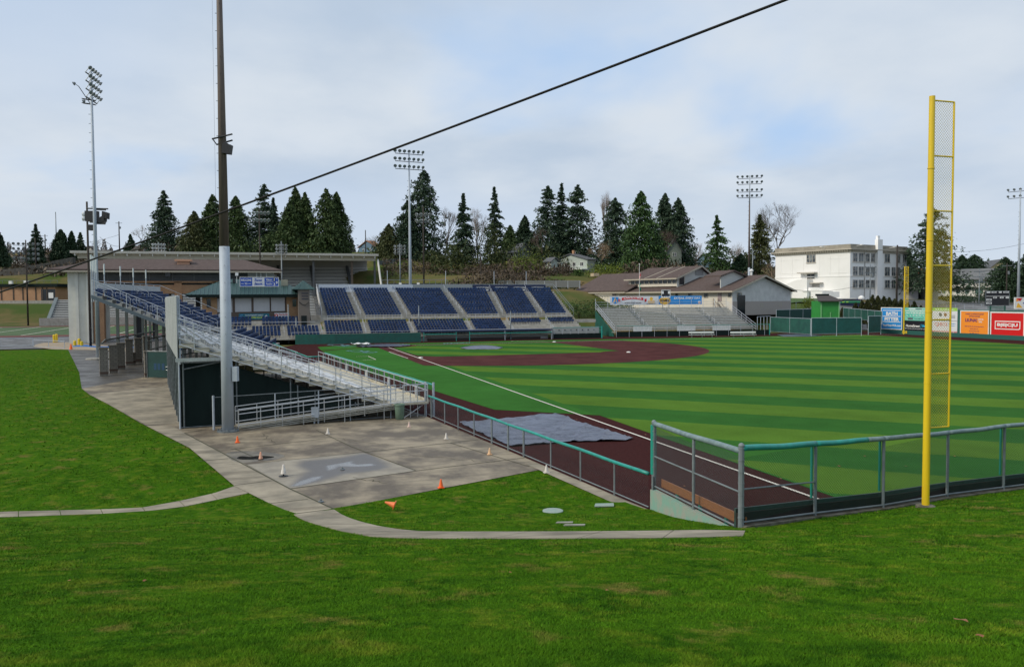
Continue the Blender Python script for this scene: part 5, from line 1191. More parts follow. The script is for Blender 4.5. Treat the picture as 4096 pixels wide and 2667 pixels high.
# ------------------------------------------------------------------ building helpers
class Fr:
    """a rectangular building's frame: K near ground corner, eL along the left-hand visible face, eR along the right-hand one"""
    def __init__(s, K, azL, azR): s.K = np.array(K, float); s.eL = np.array([math.cos(R(azL)), math.sin(R(azL)), 0]); s.eR = np.array([math.cos(R(azR)), math.sin(R(azR)), 0])
    def p(s, a, b, z): return s.K*np.array([1, 1, 0])+s.eL*a+s.eR*b+ZU*z
    def hit(s, x, y, e, off):                                      # pixel on the face through K+off along e -> (distance along e, height)
        d = ray(x, y); o = s.K+off; M_ = np.array([[d[0], -e[0]], [d[1], -e[1]]]); lam, a = np.linalg.solve(M_, (o-CAM)[:2]); return a, CAM[2]+lam*d[2]
    def L(s, x, y, back=0.0): return s.hit(x, y, s.eL, s.eR*back)
    def Rr(s, x, y, back=0.0): return s.hit(x, y, s.eR, s.eL*back)
def gable(m, F, a0, a1, b0, b1, ze, zr, over=.6, th=.25, along='L'):
    """pitched roof slabs, ridge along eL (or eR), over the rectangle a0..a1 x b0..b1"""
    if along == 'L':
        bm_ = (b0+b1)/2; sl = (zr-ze)/(bm_-b0)
        for s, bb in ((-1, b0), (1, b1)):
            e = bb+s*over; ze2 = ze-sl*over
            q = [F.p(a0-over, e, ze2), F.p(a1+over, e, ze2), F.p(a1+over, bm_, zr), F.p(a0-over, bm_, zr)]; m.prism(q, ZU*th)
    else:
        am = (a0+a1)/2; sl = (zr-ze)/(am-a0)
        for s, aa in ((-1, a0), (1, a1)):
            e = aa+s*over; ze2 = ze-sl*over
            q = [F.p(e, b0-over, ze2), F.p(e, b1+over, ze2), F.p(am, b1+over, zr), F.p(am, b0-over, zr)]; m.prism(q, ZU*th)
def wallbox(m, F, a0, a1, b0, b1, z0, z1): m.boxf(F.p(a0, b0, z0), F.eL*(a1-a0), F.eR*(b1-b0), ZU*(z1-z0))
def win(F, face, a, z, w, h, parent, frame_m, glass_m, mull=1, rows=2, off=0.0, sill=True, d=.1, name='window'):
    """a window: frame bars standing 6 cm proud, one pane sheet behind them, sill below"""
    e, n = (F.eL, -F.eR) if face == 'L' else (F.eR, -F.eL)
    o = F.K*np.array([1, 1, 0])+(F.eR if face == 'L' else F.eL)*off+e*a+ZU*z
    m = MB(); t = .09
    m.boxf(o, e*w, n*d, ZU*t); m.boxf(o+ZU*(h-t), e*w, n*d, ZU*t)
    for k in range(mull+2): m.boxf(o+e*((w-t)*k/(mull+1))+ZU*t, e*t, n*d, ZU*(h-2*t))
    for k in range(1, rows): m.boxf(o+ZU*(h*k/rows-.03)+e*t, e*(w-2*t), n*(d*.7), ZU*.06)
    f = m.build(name, frame_m, parent)
    m = MB(); m.boxf(o+e*t*.5+ZU*t*.5, e*(w-t), n*.03, ZU*(h-t)); m.build('pane', glass_m, f)
    if sill: m = MB(); m.boxf(o-e*.12-ZU*.16, e*(w+.24), n*(d+.12), ZU*.16); m.build('sill', frame_m, f)
    return f
SHING = mat('brown_shingle_roof', (.118, .088, .080), .9, 0, (.085, .064, .058), 1.6, 8, bump=.3, bscale=12, spec=.15)
TRIM = mat('beige_trim', (.40, .36, .29), .7); CREAM = mat('cream_wall', (.66, .62, .53), .85, 0, (.58, .54, .46), .4, bump=.05)
GREYBRICK = mat('grey_painted_brick', (.58, .58, .58), .85, 0, (.48, .48, .48), .9, 6, bump=.3, bscale=5)
TAN = mat('tan_wall', (.42, .24, .13), .8, 0, (.36, .20, .11), .8); DKGREY = mat('dark_grey_cladding', (.10, .105, .11), .7, 0, (.08, .085, .09), .7)
GLASS = mat('window_glass', (.03, .038, .045), .08, spec=.7); GLASSL = mat('pale_blind_glass', (.20, .22, .23), .15, 0, (.05, .06, .07), 1.1, 2, .45, .55)
WFRAME = mat('window_frame_buff', (.50, .46, .40), .6); WHITEW = mat('white_stucco', (.84, .835, .82), .85, 0, (.80, .795, .775), .25, 7, bump=.04)

# ------------------------------------------------------------------ entrance pillars and gate under the first-base stand
def brickmat(name, c1, c2, mortar, scale):
    m = bpy.data.materials.new(name); m.use_nodes = True; nt = m.node_tree; b = nt.nodes['Principled BSDF']; b.inputs['Roughness'].default_value = .9; b.inputs['Specular IOR Level'].default_value = .15
    tc = nt.nodes.new('ShaderNodeTexCoord'); sp = nt.nodes.new('ShaderNodeSeparateXYZ'); nt.links.new(tc.outputs['Object'], sp.inputs[0])
    ad = nt.nodes.new('ShaderNodeMath'); nt.links.new(sp.outputs['X'], ad.inputs[0]); nt.links.new(sp.outputs['Y'], ad.inputs[1])
    cb = nt.nodes.new('ShaderNodeCombineXYZ'); nt.links.new(ad.outputs[0], cb.inputs['X']); nt.links.new(sp.outputs['Z'], cb.inputs['Y'])
    bt = nt.nodes.new('ShaderNodeTexBrick'); bt.inputs['Scale'].default_value = scale; bt.inputs['Color1'].default_value = c1+(1,); bt.inputs['Color2'].default_value = c2+(1,); bt.inputs['Mortar'].default_value = mortar+(1,)
    bt.inputs['Mortar Size'].default_value = .02; bt.inputs['Brick Width'].default_value = .4; bt.inputs['Row Height'].default_value = .2
    nt.links.new(cb.outputs[0], bt.inputs['Vector']); nt.links.new(bt.outputs['Color'], b.inputs['Base Color']); return m
BLOCK = brickmat('grey_block_pillar', (.20, .185, .16), (.25, .23, .20), (.13, .12, .105), 1.0)
BAND = mat('reddish_block_band', (.10, .065, .05), .9); BRICKT = brickmat('tan_brick', (.40, .25, .14), (.34, .20, .11), (.28, .19, .12), 1.0)
CAPM = mat('pillar_cap', (.16, .145, .125), .9)
for (x, yb, h, lab) in [(242, 873, 2.55, 'grey block pillar nearest the lawn at the entrance'), (264, 866, 2.6, 'second grey block pillar from the lawn at the entrance'), (282, 858, 2.6, 'third grey block pillar from the lawn at the entrance'), (301, 848, 2.7, 'fourth grey block pillar from the lawn, before the blue striped ground'),
                        (308, 846, 1.15, 'low grey block wall stub between the entrance pillars'), (322, 842, 2.65, 'grey block pillar left of the narrow blue banner'), (341, 836, 2.7, 'farthest grey block pillar under the stand'), (346, 876, 2.3, 'grey block pillar holding the green gate')]:
    p = G(x, yb, .02); t = thing('brick_pillar', lab, 'pillar', p, 'block pillars of the entrance', rz=0)
    s = .72 if h > 2 else .6
    m = MB(); m.box(p+ZU*(h/2), s, s, h, .2); m.build('shaft', BLOCK, t)
    m = MB(); m.box(p+ZU*.28, s+.02, s+.02, .2, .2); m.build('band', BAND, t)
    m = MB(); m.box(p+ZU*(h+.05), s+.14, s+.14, .1, .2); m.box(p+ZU*(h+.12), s+.02, s+.02, .05, .2); m.build('cap', CAPM, t)
ga, gb = G(344, 878, .02), G(398, 879, .02); t = thing('entrance_gate', 'dark green fabric gate with faint blue lettering beside the bleacher', 'gate', (ga+gb)/2); ex = (gb-ga)/np.linalg.norm(gb-ga); w_ = np.linalg.norm(gb-ga); nr = np.array([ex[1], -ex[0], 0])
m = MB(); m.boxf(ga+ZU*.06, ex*w_, nr*.04, ZU*2.35); m.build('gate_fabric', mat('bottle_green_fabric', (.006, .05, .045), .6, 0, (.004, .035, .032), 1.2), t)
m = MB()
for a in (0, 1): m.tube([ga+ex*w_*a+nr*.06, ga+ex*w_*a+nr*.06+ZU*2.45], .04, 8)
m.tube([ga+ZU*2.44+nr*.06, gb+ZU*2.44+nr*.06], .03, 6); m.build('gate_frame', GALVD, t)
m = MB()
for k in (.28, .44, .62): m.boxf(ga+ex*w_*k+ZU*.75+nr*.041, ex*.28, nr*.006, ZU*.6)
m.build('faded_patches', mat('faded_blue_paint', (.008, .05, .11), .6), t)
m = MB(); m.tube([gb-ex*.25+nr*.06+ZU*.75, gb-ex*.5+nr*.06+ZU*.75, gb-ex*.5+nr*.06+ZU*1.05, gb-ex*.25+nr*.06+ZU*1.05], .02, 6); m.build('gate_handle', ALU, t)
p = G(165, 812); t = thing('traffic_cone', 'small orange cone with a dark bag at the patio edge far left', 'cone', p); b, c = cone_mb(.8, .24)
for q, nm in ((b, 'cone_base'), (c, 'cone_body')): q.v = [(v[0]+p[0], v[1]+p[1], v[2]+p[2]) for v in q.v]; q.build(nm, OC if nm == 'cone_body' else DKMETAL, t)
for x, y, h, lab in ((126, 795, 1.3, 'left of two yellow bollards on the beige patio'), (131.5, 794, 1.35, 'right of two yellow bollards on the beige patio'), (174, 803, .8, 'short yellow bollard before the white building end'), (184, 801, 1.0, 'yellow hydrant shaped post before the white building end'), (190, 803, .7, 'short yellow bollard on the blue painted ground')):
    p = G(x, y, .03); m = MB(); m.lathe(p, [(.22, 0), (.22, h*.9), (.16, h*.97), (.04, h)], 12); tag(m.build('bollard', YELLOW), lab, 'bollard', 'yellow bollards on the patio')
bp0 = G(316, 800); t = thing('banner', 'narrow blue and white vertical banner under the first base stand', 'banner', F1(44, 12, 0)); q = F1(43, 13.2, 0)
m = MB()
for k, mm in ((0, 0), (1, 0)): m.boxf(q+RT*np.array([1, 1, 0])*(.75*k)+ZU*1.6, RT*np.array([1, 1, 0])*.55, FW*np.array([1, 1, 0])*.03, ZU*2.6)
m.build('banner_sheet', mat('blue_white_banner', (.03, .16, .50), .5, 0, (.60, .64, .70), 1.6, 2, .48, .52), t)

# ------------------------------------------------------------------ brown roofed locker building behind the first-base stand
XB = -28.0
def byx(x, y=700): return PX(x, y, XB)[1]
lk = thing('locker_building', 'long low building with brown hipped roof and pale end wall behind the first base stand', 'building', (XB-9, -31, 0))
yl, yr = byx(158), byx(638); ze = PX(158, 629, XB)[2]; zr_ = PX(400, 606, XB-9)[2]
m = MB(); m.boxf((XB-.1, yl, 0), (-18, 0, 0), (0, byx(213)-yl, 0), (0, 0, ze)); m.build('end_block', mat('pale_grey_render', (.64, .64, .58), .8, 0, (.55, .55, .50), .5), lk)
m = MB()
for x in (179, 205): y = byx(x); m.boxf((XB-.1, y-.25, 0), (.35, 0, 0), (0, .5, 0), (0, 0, ze-.1))
m.build('wall_ribs', MATS['pale_grey_render'], lk)
zt2 = PX(400, 655, XB)[2]; y1 = byx(577)
m = MB(); m.boxf((XB-1.4, byx(213), zt2), (-16, 0, 0), (0, y1-byx(213), 0), (0, 0, ze-zt2)); m.build('upper_wall', DKGREY, lk)
m = MB()
for x in (248, 300, 345, 400, 450, 510): m.boxf((XB-1.4, byx(x), zt2), (.08, 0, 0), (0, .12, 0), (0, 0, ze-zt2))
m.boxf((XB-1.4, byx(213), zt2+1.05), (.05, 0, 0), (0, y1-byx(213), 0), (0, 0, .08)); m.build('panel_battens', mat('grey_batten', (.16, .165, .17), .6), lk)
m = MB(); m.boxf((XB-.6, y1, 0), (-17, 0, 0), (0, yr-y1, 0), (0, 0, ze)); m.build('right_block', mat('grey_stucco', (.40, .40, .38), .85), lk)
m = MB()
for x in (606, 619, 596): m.boxf((XB-.6, byx(x), zt2), (.3, 0, 0), (0, .22, 0), (0, 0, ze-zt2-.1))
m.build('downpipe', WHITE, lk)
m = MB(); m.boxf((XB-.9, byx(213), zt2-.15), (-1.2, 0, 0), (0, y1-byx(213), 0), (0, 0, .3)); m.boxf((XB-1.0, byx(213), zt2-2.0), (-1, 0, 0), (0, y1-byx(213), 0), (0, 0, 1.5)); m.build('tan_beam', TAN, lk)
for x in (222, 412, 500): m = MB(); y = byx(x); m.boxf((XB-.9, y-.5, 0), (-1.6, 0, 0), (0, 1.2 if x > 300 else 1.6, 0), (0, 0, zt2)); m.build('tan_column', TAN, lk)
for x in (300, 340, 377, 450, 540): m = MB(); y = byx(x); m.boxf((XB-12, y-.4, 0), (-.8, 0, 0), (0, .8, 0), (0, 0, zt2)); m.build('inner_column', DKGREY, lk)
m = MB(); m.boxf((XB-2, byx(213), zt2-.4), (-14, 0, 0), (0, y1-byx(213), 0), (0, 0, .25)); m.build('soffit', DKGREY, lk)
m = MB(); e = 1.3; A_ = [np.array([XB+e, yl-e-1.5, ze]), np.array([XB+e, yr+e, ze]), np.array([XB-18-e, yr+e, ze]), np.array([XB-18-e, yl-e-1.5, ze])]; Rl, Rr_ = np.array([XB-9, yl+5, zr_]), np.array([XB-9, yr-5, zr_])
for q in ([A_[0], A_[1], Rr_, Rl], [A_[1], A_[2], Rr_], [A_[2], A_[3], Rl, Rr_], [A_[3], A_[0], Rl]): m.prism(q, ZU*.25)
rf = m.build('roof', SHING, lk)
m = MB(); m.boxf(A_[0]-ZU*.25, A_[1]-A_[0], (-.15, 0, 0), ZU*.3); m.build('fascia', TRIM, rf)
m = MB(); q = np.array([XB-4.5, byx(424), PX(424, 612, XB-4.5)[2]-.6]); m.box(q+ZU*.5, 1.6, 2.0, 1.0); m.box(q+ZU*1.1, 2.2, 2.8, .35); m.build('roof_vent', mat('terracotta_vent', (.50, .28, .18), .7), rf)
m = MB(); m.boxf((XB-.2, byx(385), zt2+.9), (.05, 0, 0), (0, .8, 0), (0, 0, .9)); m.build('notice', DARK, lk)

# ------------------------------------------------------------------ press box with the green metal roof
GROOF = bpy.data.materials.new('green_metal_roof'); GROOF.use_nodes = True; nt = GROOF.node_tree; b = nt.nodes['Principled BSDF']; b.inputs['Base Color'].default_value = (.04, .085, .082, 1); b.inputs['Roughness'].default_value = .4; b.inputs['Metallic'].default_value = .3
pb = thing('press_box', 'tan brick press box with green metal hipped roof and white shuttered windows behind home plate', 'building', (-20, -17, 0))
XP = -19.0
def pY(x): return PX(x, 720, XP)[1]
def pZ(y, x=600, X=XP): return PX(x, y, X)[2]
pyl, pyr = pY(470), pY(694); zE = pZ(686)
m = MB(); m.boxf((XP, pyl, 0), (-8, 0, 0), (0, pY(505)-pyl, 0), (0, 0, zE)); m.build('brick_wing', BRICKT, pb); m = MB(); m.boxf((XP, pY(666), 0), (-8, 0, 0), (0, pyr-pY(666), 0), (0, 0, zE)); m.build('brick_wing', BRICKT, pb)
m = MB(); m.boxf((XP-.35, pY(505), 0), (-7.4, 0, 0), (0, pY(666)-pY(505), 0), (0, 0, zE)); m.build('centre_wall', mat('brown_press_wall', (.135, .10, .08), .8), pb)
m = MB(); m.boxf((XP+.1, pY(505), 0), (-.5, 0, 0), (0, pY(666)-pY(505), 0), (0, 0, pZ(741))); m.build('plinth_wall', mat('grey_brown_wall', (.17, .145, .125), .85), pb)
for x0, x1, yt, yb in ((511, 555, 694, 726), (560, 607, 693, 725), (611, 656, 692, 724)) if False else ((511, 548, 694, 726), (553, 589, 693, 725), (592, 630, 693, 725), (633, 667, 692, 724)):
    pass
for x0, x1 in ((513, 560), (567, 612), (618, 662), (668, 706)):
    pass
shut = mat('white_shutter', (.55, .55, .56), .6, 0, (.48, .48, .50), .6)
for x0, x1 in ((508, 551), (558, 601), (607, 649), (653, 689)):
    k = (x0-508)/181; y0 = 693-1.5*k; y1_ = 725-2*k
    a, b_ = pY(x0*.885+52.5), pY(x1*.885+52.5)
    m = MB(); m.boxf((XP-.3, a, pZ(y1_)), (.1, 0, 0), (0, b_-a, 0), (0, 0, pZ(y0)-pZ(y1_))); m.build('shutter', shut, pb)
for x, y0, y1_ in ((485, 694, 714), (684, 696, 713)): m = MB(); m.boxf((XP+.02, pY(x-4), pZ(y1_)), (.05, 0, 0), (0, pY(x+5)-pY(x-4), 0), (0, 0, pZ(y0)-pZ(y1_))); m.build('window', GLASS, pb)
m = MB(); m.boxf((XP-.2, pY(505), pZ(690)), (.4, 0, 0), (0, pY(668)-pY(505), 0), (0, 0, .2)); m.build('shutter_housing', CONCD, pb)
e = 1.4; zt3 = pZ(651, 560, XP-4.2); A_ = [np.array([XP+e, pyl-e-1.0, zE]), np.array([XP+e, pyr+e, zE]), np.array([XP-8-e, pyr+e, zE]), np.array([XP-8-e, pyl-e-1.0, zE])]; Rl, Rr_ = np.array([XP-4.0, pyl+3.6, zt3]), np.array([XP-4.0, pyr-3.0, zt3])
m = MB()
for q in ([A_[0], A_[1], Rr_, Rl], [A_[1], A_[2], Rr_], [A_[2], A_[3], Rl, Rr_], [A_[3], A_[0], Rl]): m.prism(q, ZU*.12)
m.m = 1; y = pyl-e-.8
while y < pyr+e:                                                    # standing seams up the front slope
    t_ = 1.0
    if y < Rl[1]: t_ = (y-A_[0][1])/(Rl[1]-A_[0][1])
    elif y > Rr_[1]: t_ = (A_[1][1]-y)/(A_[1][1]-Rr_[1])
    m.boxf((A_[0][0], y, zE+.12), np.array([Rl[0]-A_[0][0], 0, zt3-zE])*max(.02, t_), (0, .07, 0), (0, 0, .1)); y += .62
x = A_[3][0]+.3
while x < A_[0][0]:
    t_ = 1-abs(x-Rl[0])/(A_[0][0]-Rl[0]); m.boxf((x, A_[0][1], zE+.12), np.array([0, Rl[1]-A_[0][1], zt3-zE])*max(.02, t_), (.07, 0, 0), (0, 0, .1)); x += .62
rf = m.build('roof', [GROOF, mat('roof_seam_green', (.07, .15, .14), .4, .3)], pb)
m = MB(); m.boxf(A_[0]-ZU*.35, A_[1]-A_[0], (-.2, 0, 0), ZU*.45); m.build('gutter', DGREEN, rf)
# stair tower with its own little pyramid roof
XT = -16.5; ta, tb_ = PX(694, 720, XT)[1], PX(720, 720, XT)[1]; zT = PX(708, 673, XT)[2]
tw = thing('stair_tower', 'slim grey brown tower with green pyramid roof at the right end of the press box', 'tower', (XT-1.4, (ta+tb_)/2, 0))
m = MB(); m.boxf((XT, ta, 0), (-3, 0, 0), (0, tb_-ta, 0), (0, 0, zT)); m.build('wall', MATS['grey_brown_wall'], tw)
c_ = np.array([XT-1.5, (ta+tb_)/2, 0]); m = MB(); e = (tb_-ta)/2+.9; q = [c_+np.array([e, -e, zT]), c_+np.array([e, e, zT]), c_+np.array([-e, e, zT]), c_+np.array([-e, -e, zT])]; ap = c_+ZU*PX(702, 653, XT)[2]
for i in range(4): m.prism([q[i], q[(i+1) % 4], ap], ZU*.1)
for i in range(4):
    for f in (.25, .5, .75): a = q[i]+(q[(i+1) % 4]-q[i])*f; m.tube([a+ZU*.12, a+(ap-a)*(1-abs(f-.5)*2*.98)+ZU*.12], .04, 4)
m.build('roof', GROOF, tw)
m = MB()
for k in range(3): m.boxf((XT, ta+.5, zT-.7-.45*k), (.05, 0, 0), (0, 1.1, 0), (0, 0, .16))
m.build('tower_lettering', INK, tw)
m = MB(); P = [np.array([XT+.08, ta+.1+(tb_-ta-.2)*q, zT-2.0-.55*math.sin(math.pi*q)]) for q in np.linspace(0, 1, 10)]; m.tube(P, .06, 6); m.build('hanging_cable', BLACKM, tw)
m = MB(); m.boxf((XT+.02, ta+.4, 2.4), (.05, 0, 0), (0, .9, 0), (0, 0, 2.0)); m.build('door', DARK, tw)
# stairs down the far side between tower and grandstand
t = thing('stair', 'open stair with pale treads between the tower and the grandstand', 'stairs', (-24, -8.5, 0)); m = MB()
ya_, yb_ = PX(722, 720, -22)[1], PX(742, 720, -22)[1]
for k in range(20): m.boxf((-18.5-.42*k, ya_, 2.2+.28*k), (-.38, 0, 0), (0, yb_-ya_, 0), (0, 0, .07))
m.build('treads', TERR, t); m = MB(); m.prism([(-18.5, ya_-.05, 2.0), (-27, ya_-.05, 7.7), (-27, ya_-.05, 9.0), (-27, ya_-.05, 0), (-18.5, ya_-.05, 0)], (0, -.1, 0)); m.build('stringer', DKGREY, t)
# boards on the press box
DBL = mat('deep_blue_board', (.012, .07, .40), .45); TEALB = mat('teal_banner', (.01, .14, .20), .5); LIME = mat('lime_yellow_lettering', (.55, .65, .05), .5)
ex = np.array([0, 1., 0]); XW = XP-1.2
yw0, yw1 = PX(557, 655, XW)[1], PX(648, 655, XW)[1]; zw0, zw1 = PX(600, 666, XW)[2], PX(600, 644, XW)[2]; W_ = yw1-yw0; hh = zw1-zw0
t, at_, nr = board('message_board', 'blue and white message board standing on the press box roof', (XW, yw0), ex, W_, hh, DBL, zw0, frame=(WHITE, .08))
m = MB(); m.boxf(at_(.32, .05), ex*W_*.31, nr*.01, ZU*hh*.9); m.build('white_field', OFFW, t)
txt(t, WHITE, 'WELCOME', at_(.16, .68), ex, W_*.27, hh*.22, nr, .03); txt(t, WHITE, 'TO', at_(.16, .3), ex, W_*.07, hh*.2, nr, .03)
m = MB(); m.boxf(at_(.03, .29), ex*W_*.08, nr*.012, ZU*.06); m.boxf(at_(.21, .29), ex*W_*.08, nr*.012, ZU*.06); m.boxf(at_(.66, .5), ex*W_*.2, nr*.012, ZU*.05); m.build('rules', WHITE, t)
txt(t, DBL, 'Everett', at_(.475, .68, .012), ex, W_*.2, hh*.28, nr, .03, .3); txt(t, DBL, 'Memorial', at_(.475, .33, .012), ex, W_*.2, hh*.24, nr, .03, .3)
m = MB(); m.prism([at_(.36, .12, .012), at_(.6, .2, .012), at_(.6, .25, .012), at_(.36, .17, .012)], nr*.01); m.prism([at_(.37, .84, .012), at_(.57, .9, .012), at_(.57, .94, .012), at_(.37, .88, .012)], nr*.01); m.build('swash', DBL, t)
txt(t, WHITE, 'Visitors', at_(.75, .73), ex, W_*.16, hh*.22, nr, .02); txt(t, WHITE, 'AquaSox', at_(.75, .27), ex, W_*.17, hh*.24, nr, .02)
m = MB(); m.boxf(at_(.86, .55), ex*W_*.045, nr*.01, ZU*hh*.38); m.build('score_panel', INK, t)
txt(t, WHITE, '1', at_(.883, .73, .012), ex, None, hh*.3, nr, .03); txt(t, WHITE, '3', at_(.883, .25), ex, None, hh*.3, nr, .03); txt(t, WHITE, '9', at_(.945, .42), ex, None, hh*.3, nr, .03); txt(t, WHITE, 'TH', at_(.945, .8), ex, W_*.03, hh*.1, nr, .03)
m = MB()
for f in (.08, .35, .65, .92): m.tube([at_(f, 0)-nr*.1, at_(f, -.35)-nr*.1], .05, 6)
m.build('board_post', GALVD, t)
def pbanner(label, x0, x1, y0, y1_, mm, X=XP+.25):
    a, b_ = PX(x0, 730, X)[1], PX(x1, 730, X)[1]; z0, z1 = PX((x0+x1)/2, y1_, X)[2], PX((x0+x1)/2, y0, X)[2]; t, at_, nr = board('banner', label, (X, a), ex, b_-a, z1-z0, mm, z0, 'banner', thick=.03); return t, at_, nr, b_-a, z1-z0
t, at_, nr, W_, hh = pbanner('teal banner with lime yellow lettering on the press box front', 555, 626, 728.5, 742.5, TEALB)
txt(t, WHITE, 'TULALIP RESORT CASINO', at_(.5, .72), ex, W_*.6, hh*.2, nr, .02); txt(t, LIME, 'DIAMOND CLUB', at_(.5, .34), ex, W_*.56, hh*.3, nr, .03)
m = MB(); m.tube([at_(.09+.045*math.cos(a), .5+.3*math.sin(a), .02) for a in np.linspace(.8, 5.5, 14)], .05, 5); m.tube([at_(.06, .35, .02), at_(.1, .5, .02), at_(.08, .65, .02), at_(.13, .7, .02)], .04, 5); m.build('emblem', LBL, t)
m = MB(); m.prism([at_(.83, .4, .004), at_(.96, .4, .004), at_(.9, .8, .004)], nr*.01); m.boxf(at_(.83, .2), ex*W_*.13, nr*.01, ZU*hh*.14); m.build('mountain_mark', OFFW, t)
t, at_, nr, W_, hh = pbanner('white banner with red script on the right of the press box front', 638, 672, 727, 740, OFFW)
txt(t, RED, 'Press Box Suite', at_(.62, .72), ex, W_*.66, hh*.3, nr, .03, .2); m = MB(); m.lathe(at_(.12, .55), [(hh*.3, 0), (hh*.3, .01)], 16, nr); m.build('round_mark', RED, t); txt(t, WHITE, 'B', at_(.12, .55, .012), ex, None, hh*.3, nr, .05)
m = MB(); m.boxf(at_(0, 0), ex*W_, nr*.01, ZU*hh*.1); m.build('green_stripe', mat('sign_green', (.03, .28, .06), .5), t)
t, at_, nr, W_, hh = pbanner('small pale banner mostly hidden behind the big light pole', 508, 535, 729, 744, OFFW)
m = MB()
for k in range(4): m.boxf(at_(.1, .18+.18*k), ex*W_*.8, nr*.01, ZU*hh*.07)
m.build('printed_lines', LBL, t)
p = np.array([XP-2.6, PX(536, 660, XP-2.6)[1], PX(536, 668, XP-2.6)[2]]); t = thing('roof_equipment', 'dark metal rack and lamp on the press box roof left of the message board', 'equipment', p); m = MB()
for k in range(4): m.boxf(p+np.array([0, -1.9, .25*k]), (0, 2.6, 0), (-.1, 0, 0), (0, 0, .08))
m.boxf(p+np.array([0, .3, 0]), (0, .5, 0), (-.5, 0, 0), (0, 0, 1.5)); m.build('rack', DKMETAL, t); m = MB(); m.tube([p+np.array([0, 1.0, 0]), p+np.array([0, 1.0, 2.0])], .04, 6); m.box(p+np.array([0, 1.0, 2.2]), .4, .5, .5); m.build('lamp', WHITE, t)
p = np.array([XP-1.6, PX(654, 660, XP-1.6)[1], PX(654, 666, XP-1.6)[2]]); m = MB(); m.boxf(p, (0, 1.1, 0), (-.5, 0, 0), (0, 0, 1.15)); m.boxf(p+np.array([.02, .12, .12]), (0, .86, 0), (.04, 0, 0), (0, 0, .9)); tag(m.build('roof_cabinet', mat('buff_cabinet', (.30, .29, .22), .7)), 'square buff cabinet on the press box roof right of the message board', 'cabinet')

# ------------------------------------------------------------------ covered football grandstand far behind
XG = -135.0
def gY(x, X=XG): return PX(x, 650, X)[1]
fg = thing('football_grandstand', 'huge covered grandstand with pale bench rows across the far football field', 'grandstand', (XG-16, gY(500), 0))
gy0, gy1 = gY(104), gY(884); NRW = 34; BENCHF = mat('weathered_bench_rows', (.62, .61, .58), .8); RISF = mat('dark_riser', (.13, .13, .13), .9)
ztop = 17.6
for i in range(NRW):
    z = 1.0+(ztop-1.0)*i/(NRW-1); x = XG-30*i/(NRW-1)
    ya_ = gy0 if z < 7.2 else gY(166); m = MB(); m.boxf((x, ya_, z), (-.55, 0, 0), (0, gy1-ya_, 0), (0, 0, .22)); m.build('bench_row', BENCHF, fg)
m = MB(); m.prism([(XG+.1, gY(166), 0), (XG+.1, gY(166), .8), (XG-30.6, gY(166), ztop-.3), (XG-30.6, gY(166), 0)], (0, gy1-gY(166), 0)); m.prism([(XG+.1, gy0, 0), (XG+.1, gy0, .8), (XG-11.6, gy0, 7.0), (XG-11.6, gy0, 0)], (0, gY(166)-gy0, 0)); m.build('stand_body', RISF, fg)
m = MB(); m.boxf((XG-31, gY(165), ztop-2), (-.5, 0, 0), (0, gy1-gY(165), 0), (0, 0, 6.2)); m.build('back_wall', mat('stand_back_wall', (.34, .32, .30), .9), fg)
zr1 = ZD(605, 270, 700); zr0 = ZD(591, 270, 700)
m = MB(); m.boxf((XG-8, gY(150), zr0-.9), (-26, 0, 0), (0, gY(889)-gY(150), 0), (0, 0, .7)); rf = m.build('roof', mat('roof_pale_edge', (.42, .41, .37), .7), fg)
m = MB(); m.boxf((XG-10, gY(165), zr1-.4), (-.4, 0, 0), (0, gY(884)-gY(165), 0), (0, 0, zr0-zr1-.5)); m.build('fascia_band', mat('beige_fascia', (.50, .47, .40), .8), rf)
for k in range(26): y = gY(160)+(gY(880)-gY(160))*k/25; m = MB(); m.boxf((XG-8.3, y, zr0-1.6), (-1.6, 0, 0), (0, .25, 0), (0, 0, .8)); m.build('roof_bracket', BENCHF, rf)
for x in (166, 735, 828, 883): m = MB(); y = gY(x); m.boxf((XG-11, y-.3, 4 if x > 200 else 0), (-.7, 0, 0), (0, .6, 0), (0, 0, zr1-4)); m.build('column', mat('brown_column', (.12, .09, .07), .8) if x > 800 and x < 850 else DKGREY, fg)
for x in (104, 650, 735, 828): m = MB(); y = gY(x); xb_, zb_ = (XG-30, ztop) if x > 200 else (XG-11.6, 7.1); m.prism([(XG, y, .4), (xb_, y, zb_), (xb_, y, zb_+.9), (XG, y, 1.6)], (0, .9, 0)); m.build('aisle_wall', DKGREY if x != 104 else mat('blue_grey_wall', (.15, .18, .19), .8), fg)
m = MB(); m.boxf((XG+1, gY(90), 0), (-.5, 0, 0), (0, gy1-gY(90), 0), (0, 0, 2.2)); m.build('front_wall', CONC, fg)
m = MB(); q = DP(885, 604, 262); m.tube([np.array([XG-9, gy1+.6, zr1]), np.array([XG-2, gy1+1.2, 6])], .3, 6); m.build('end_strut', BENCHF, fg)
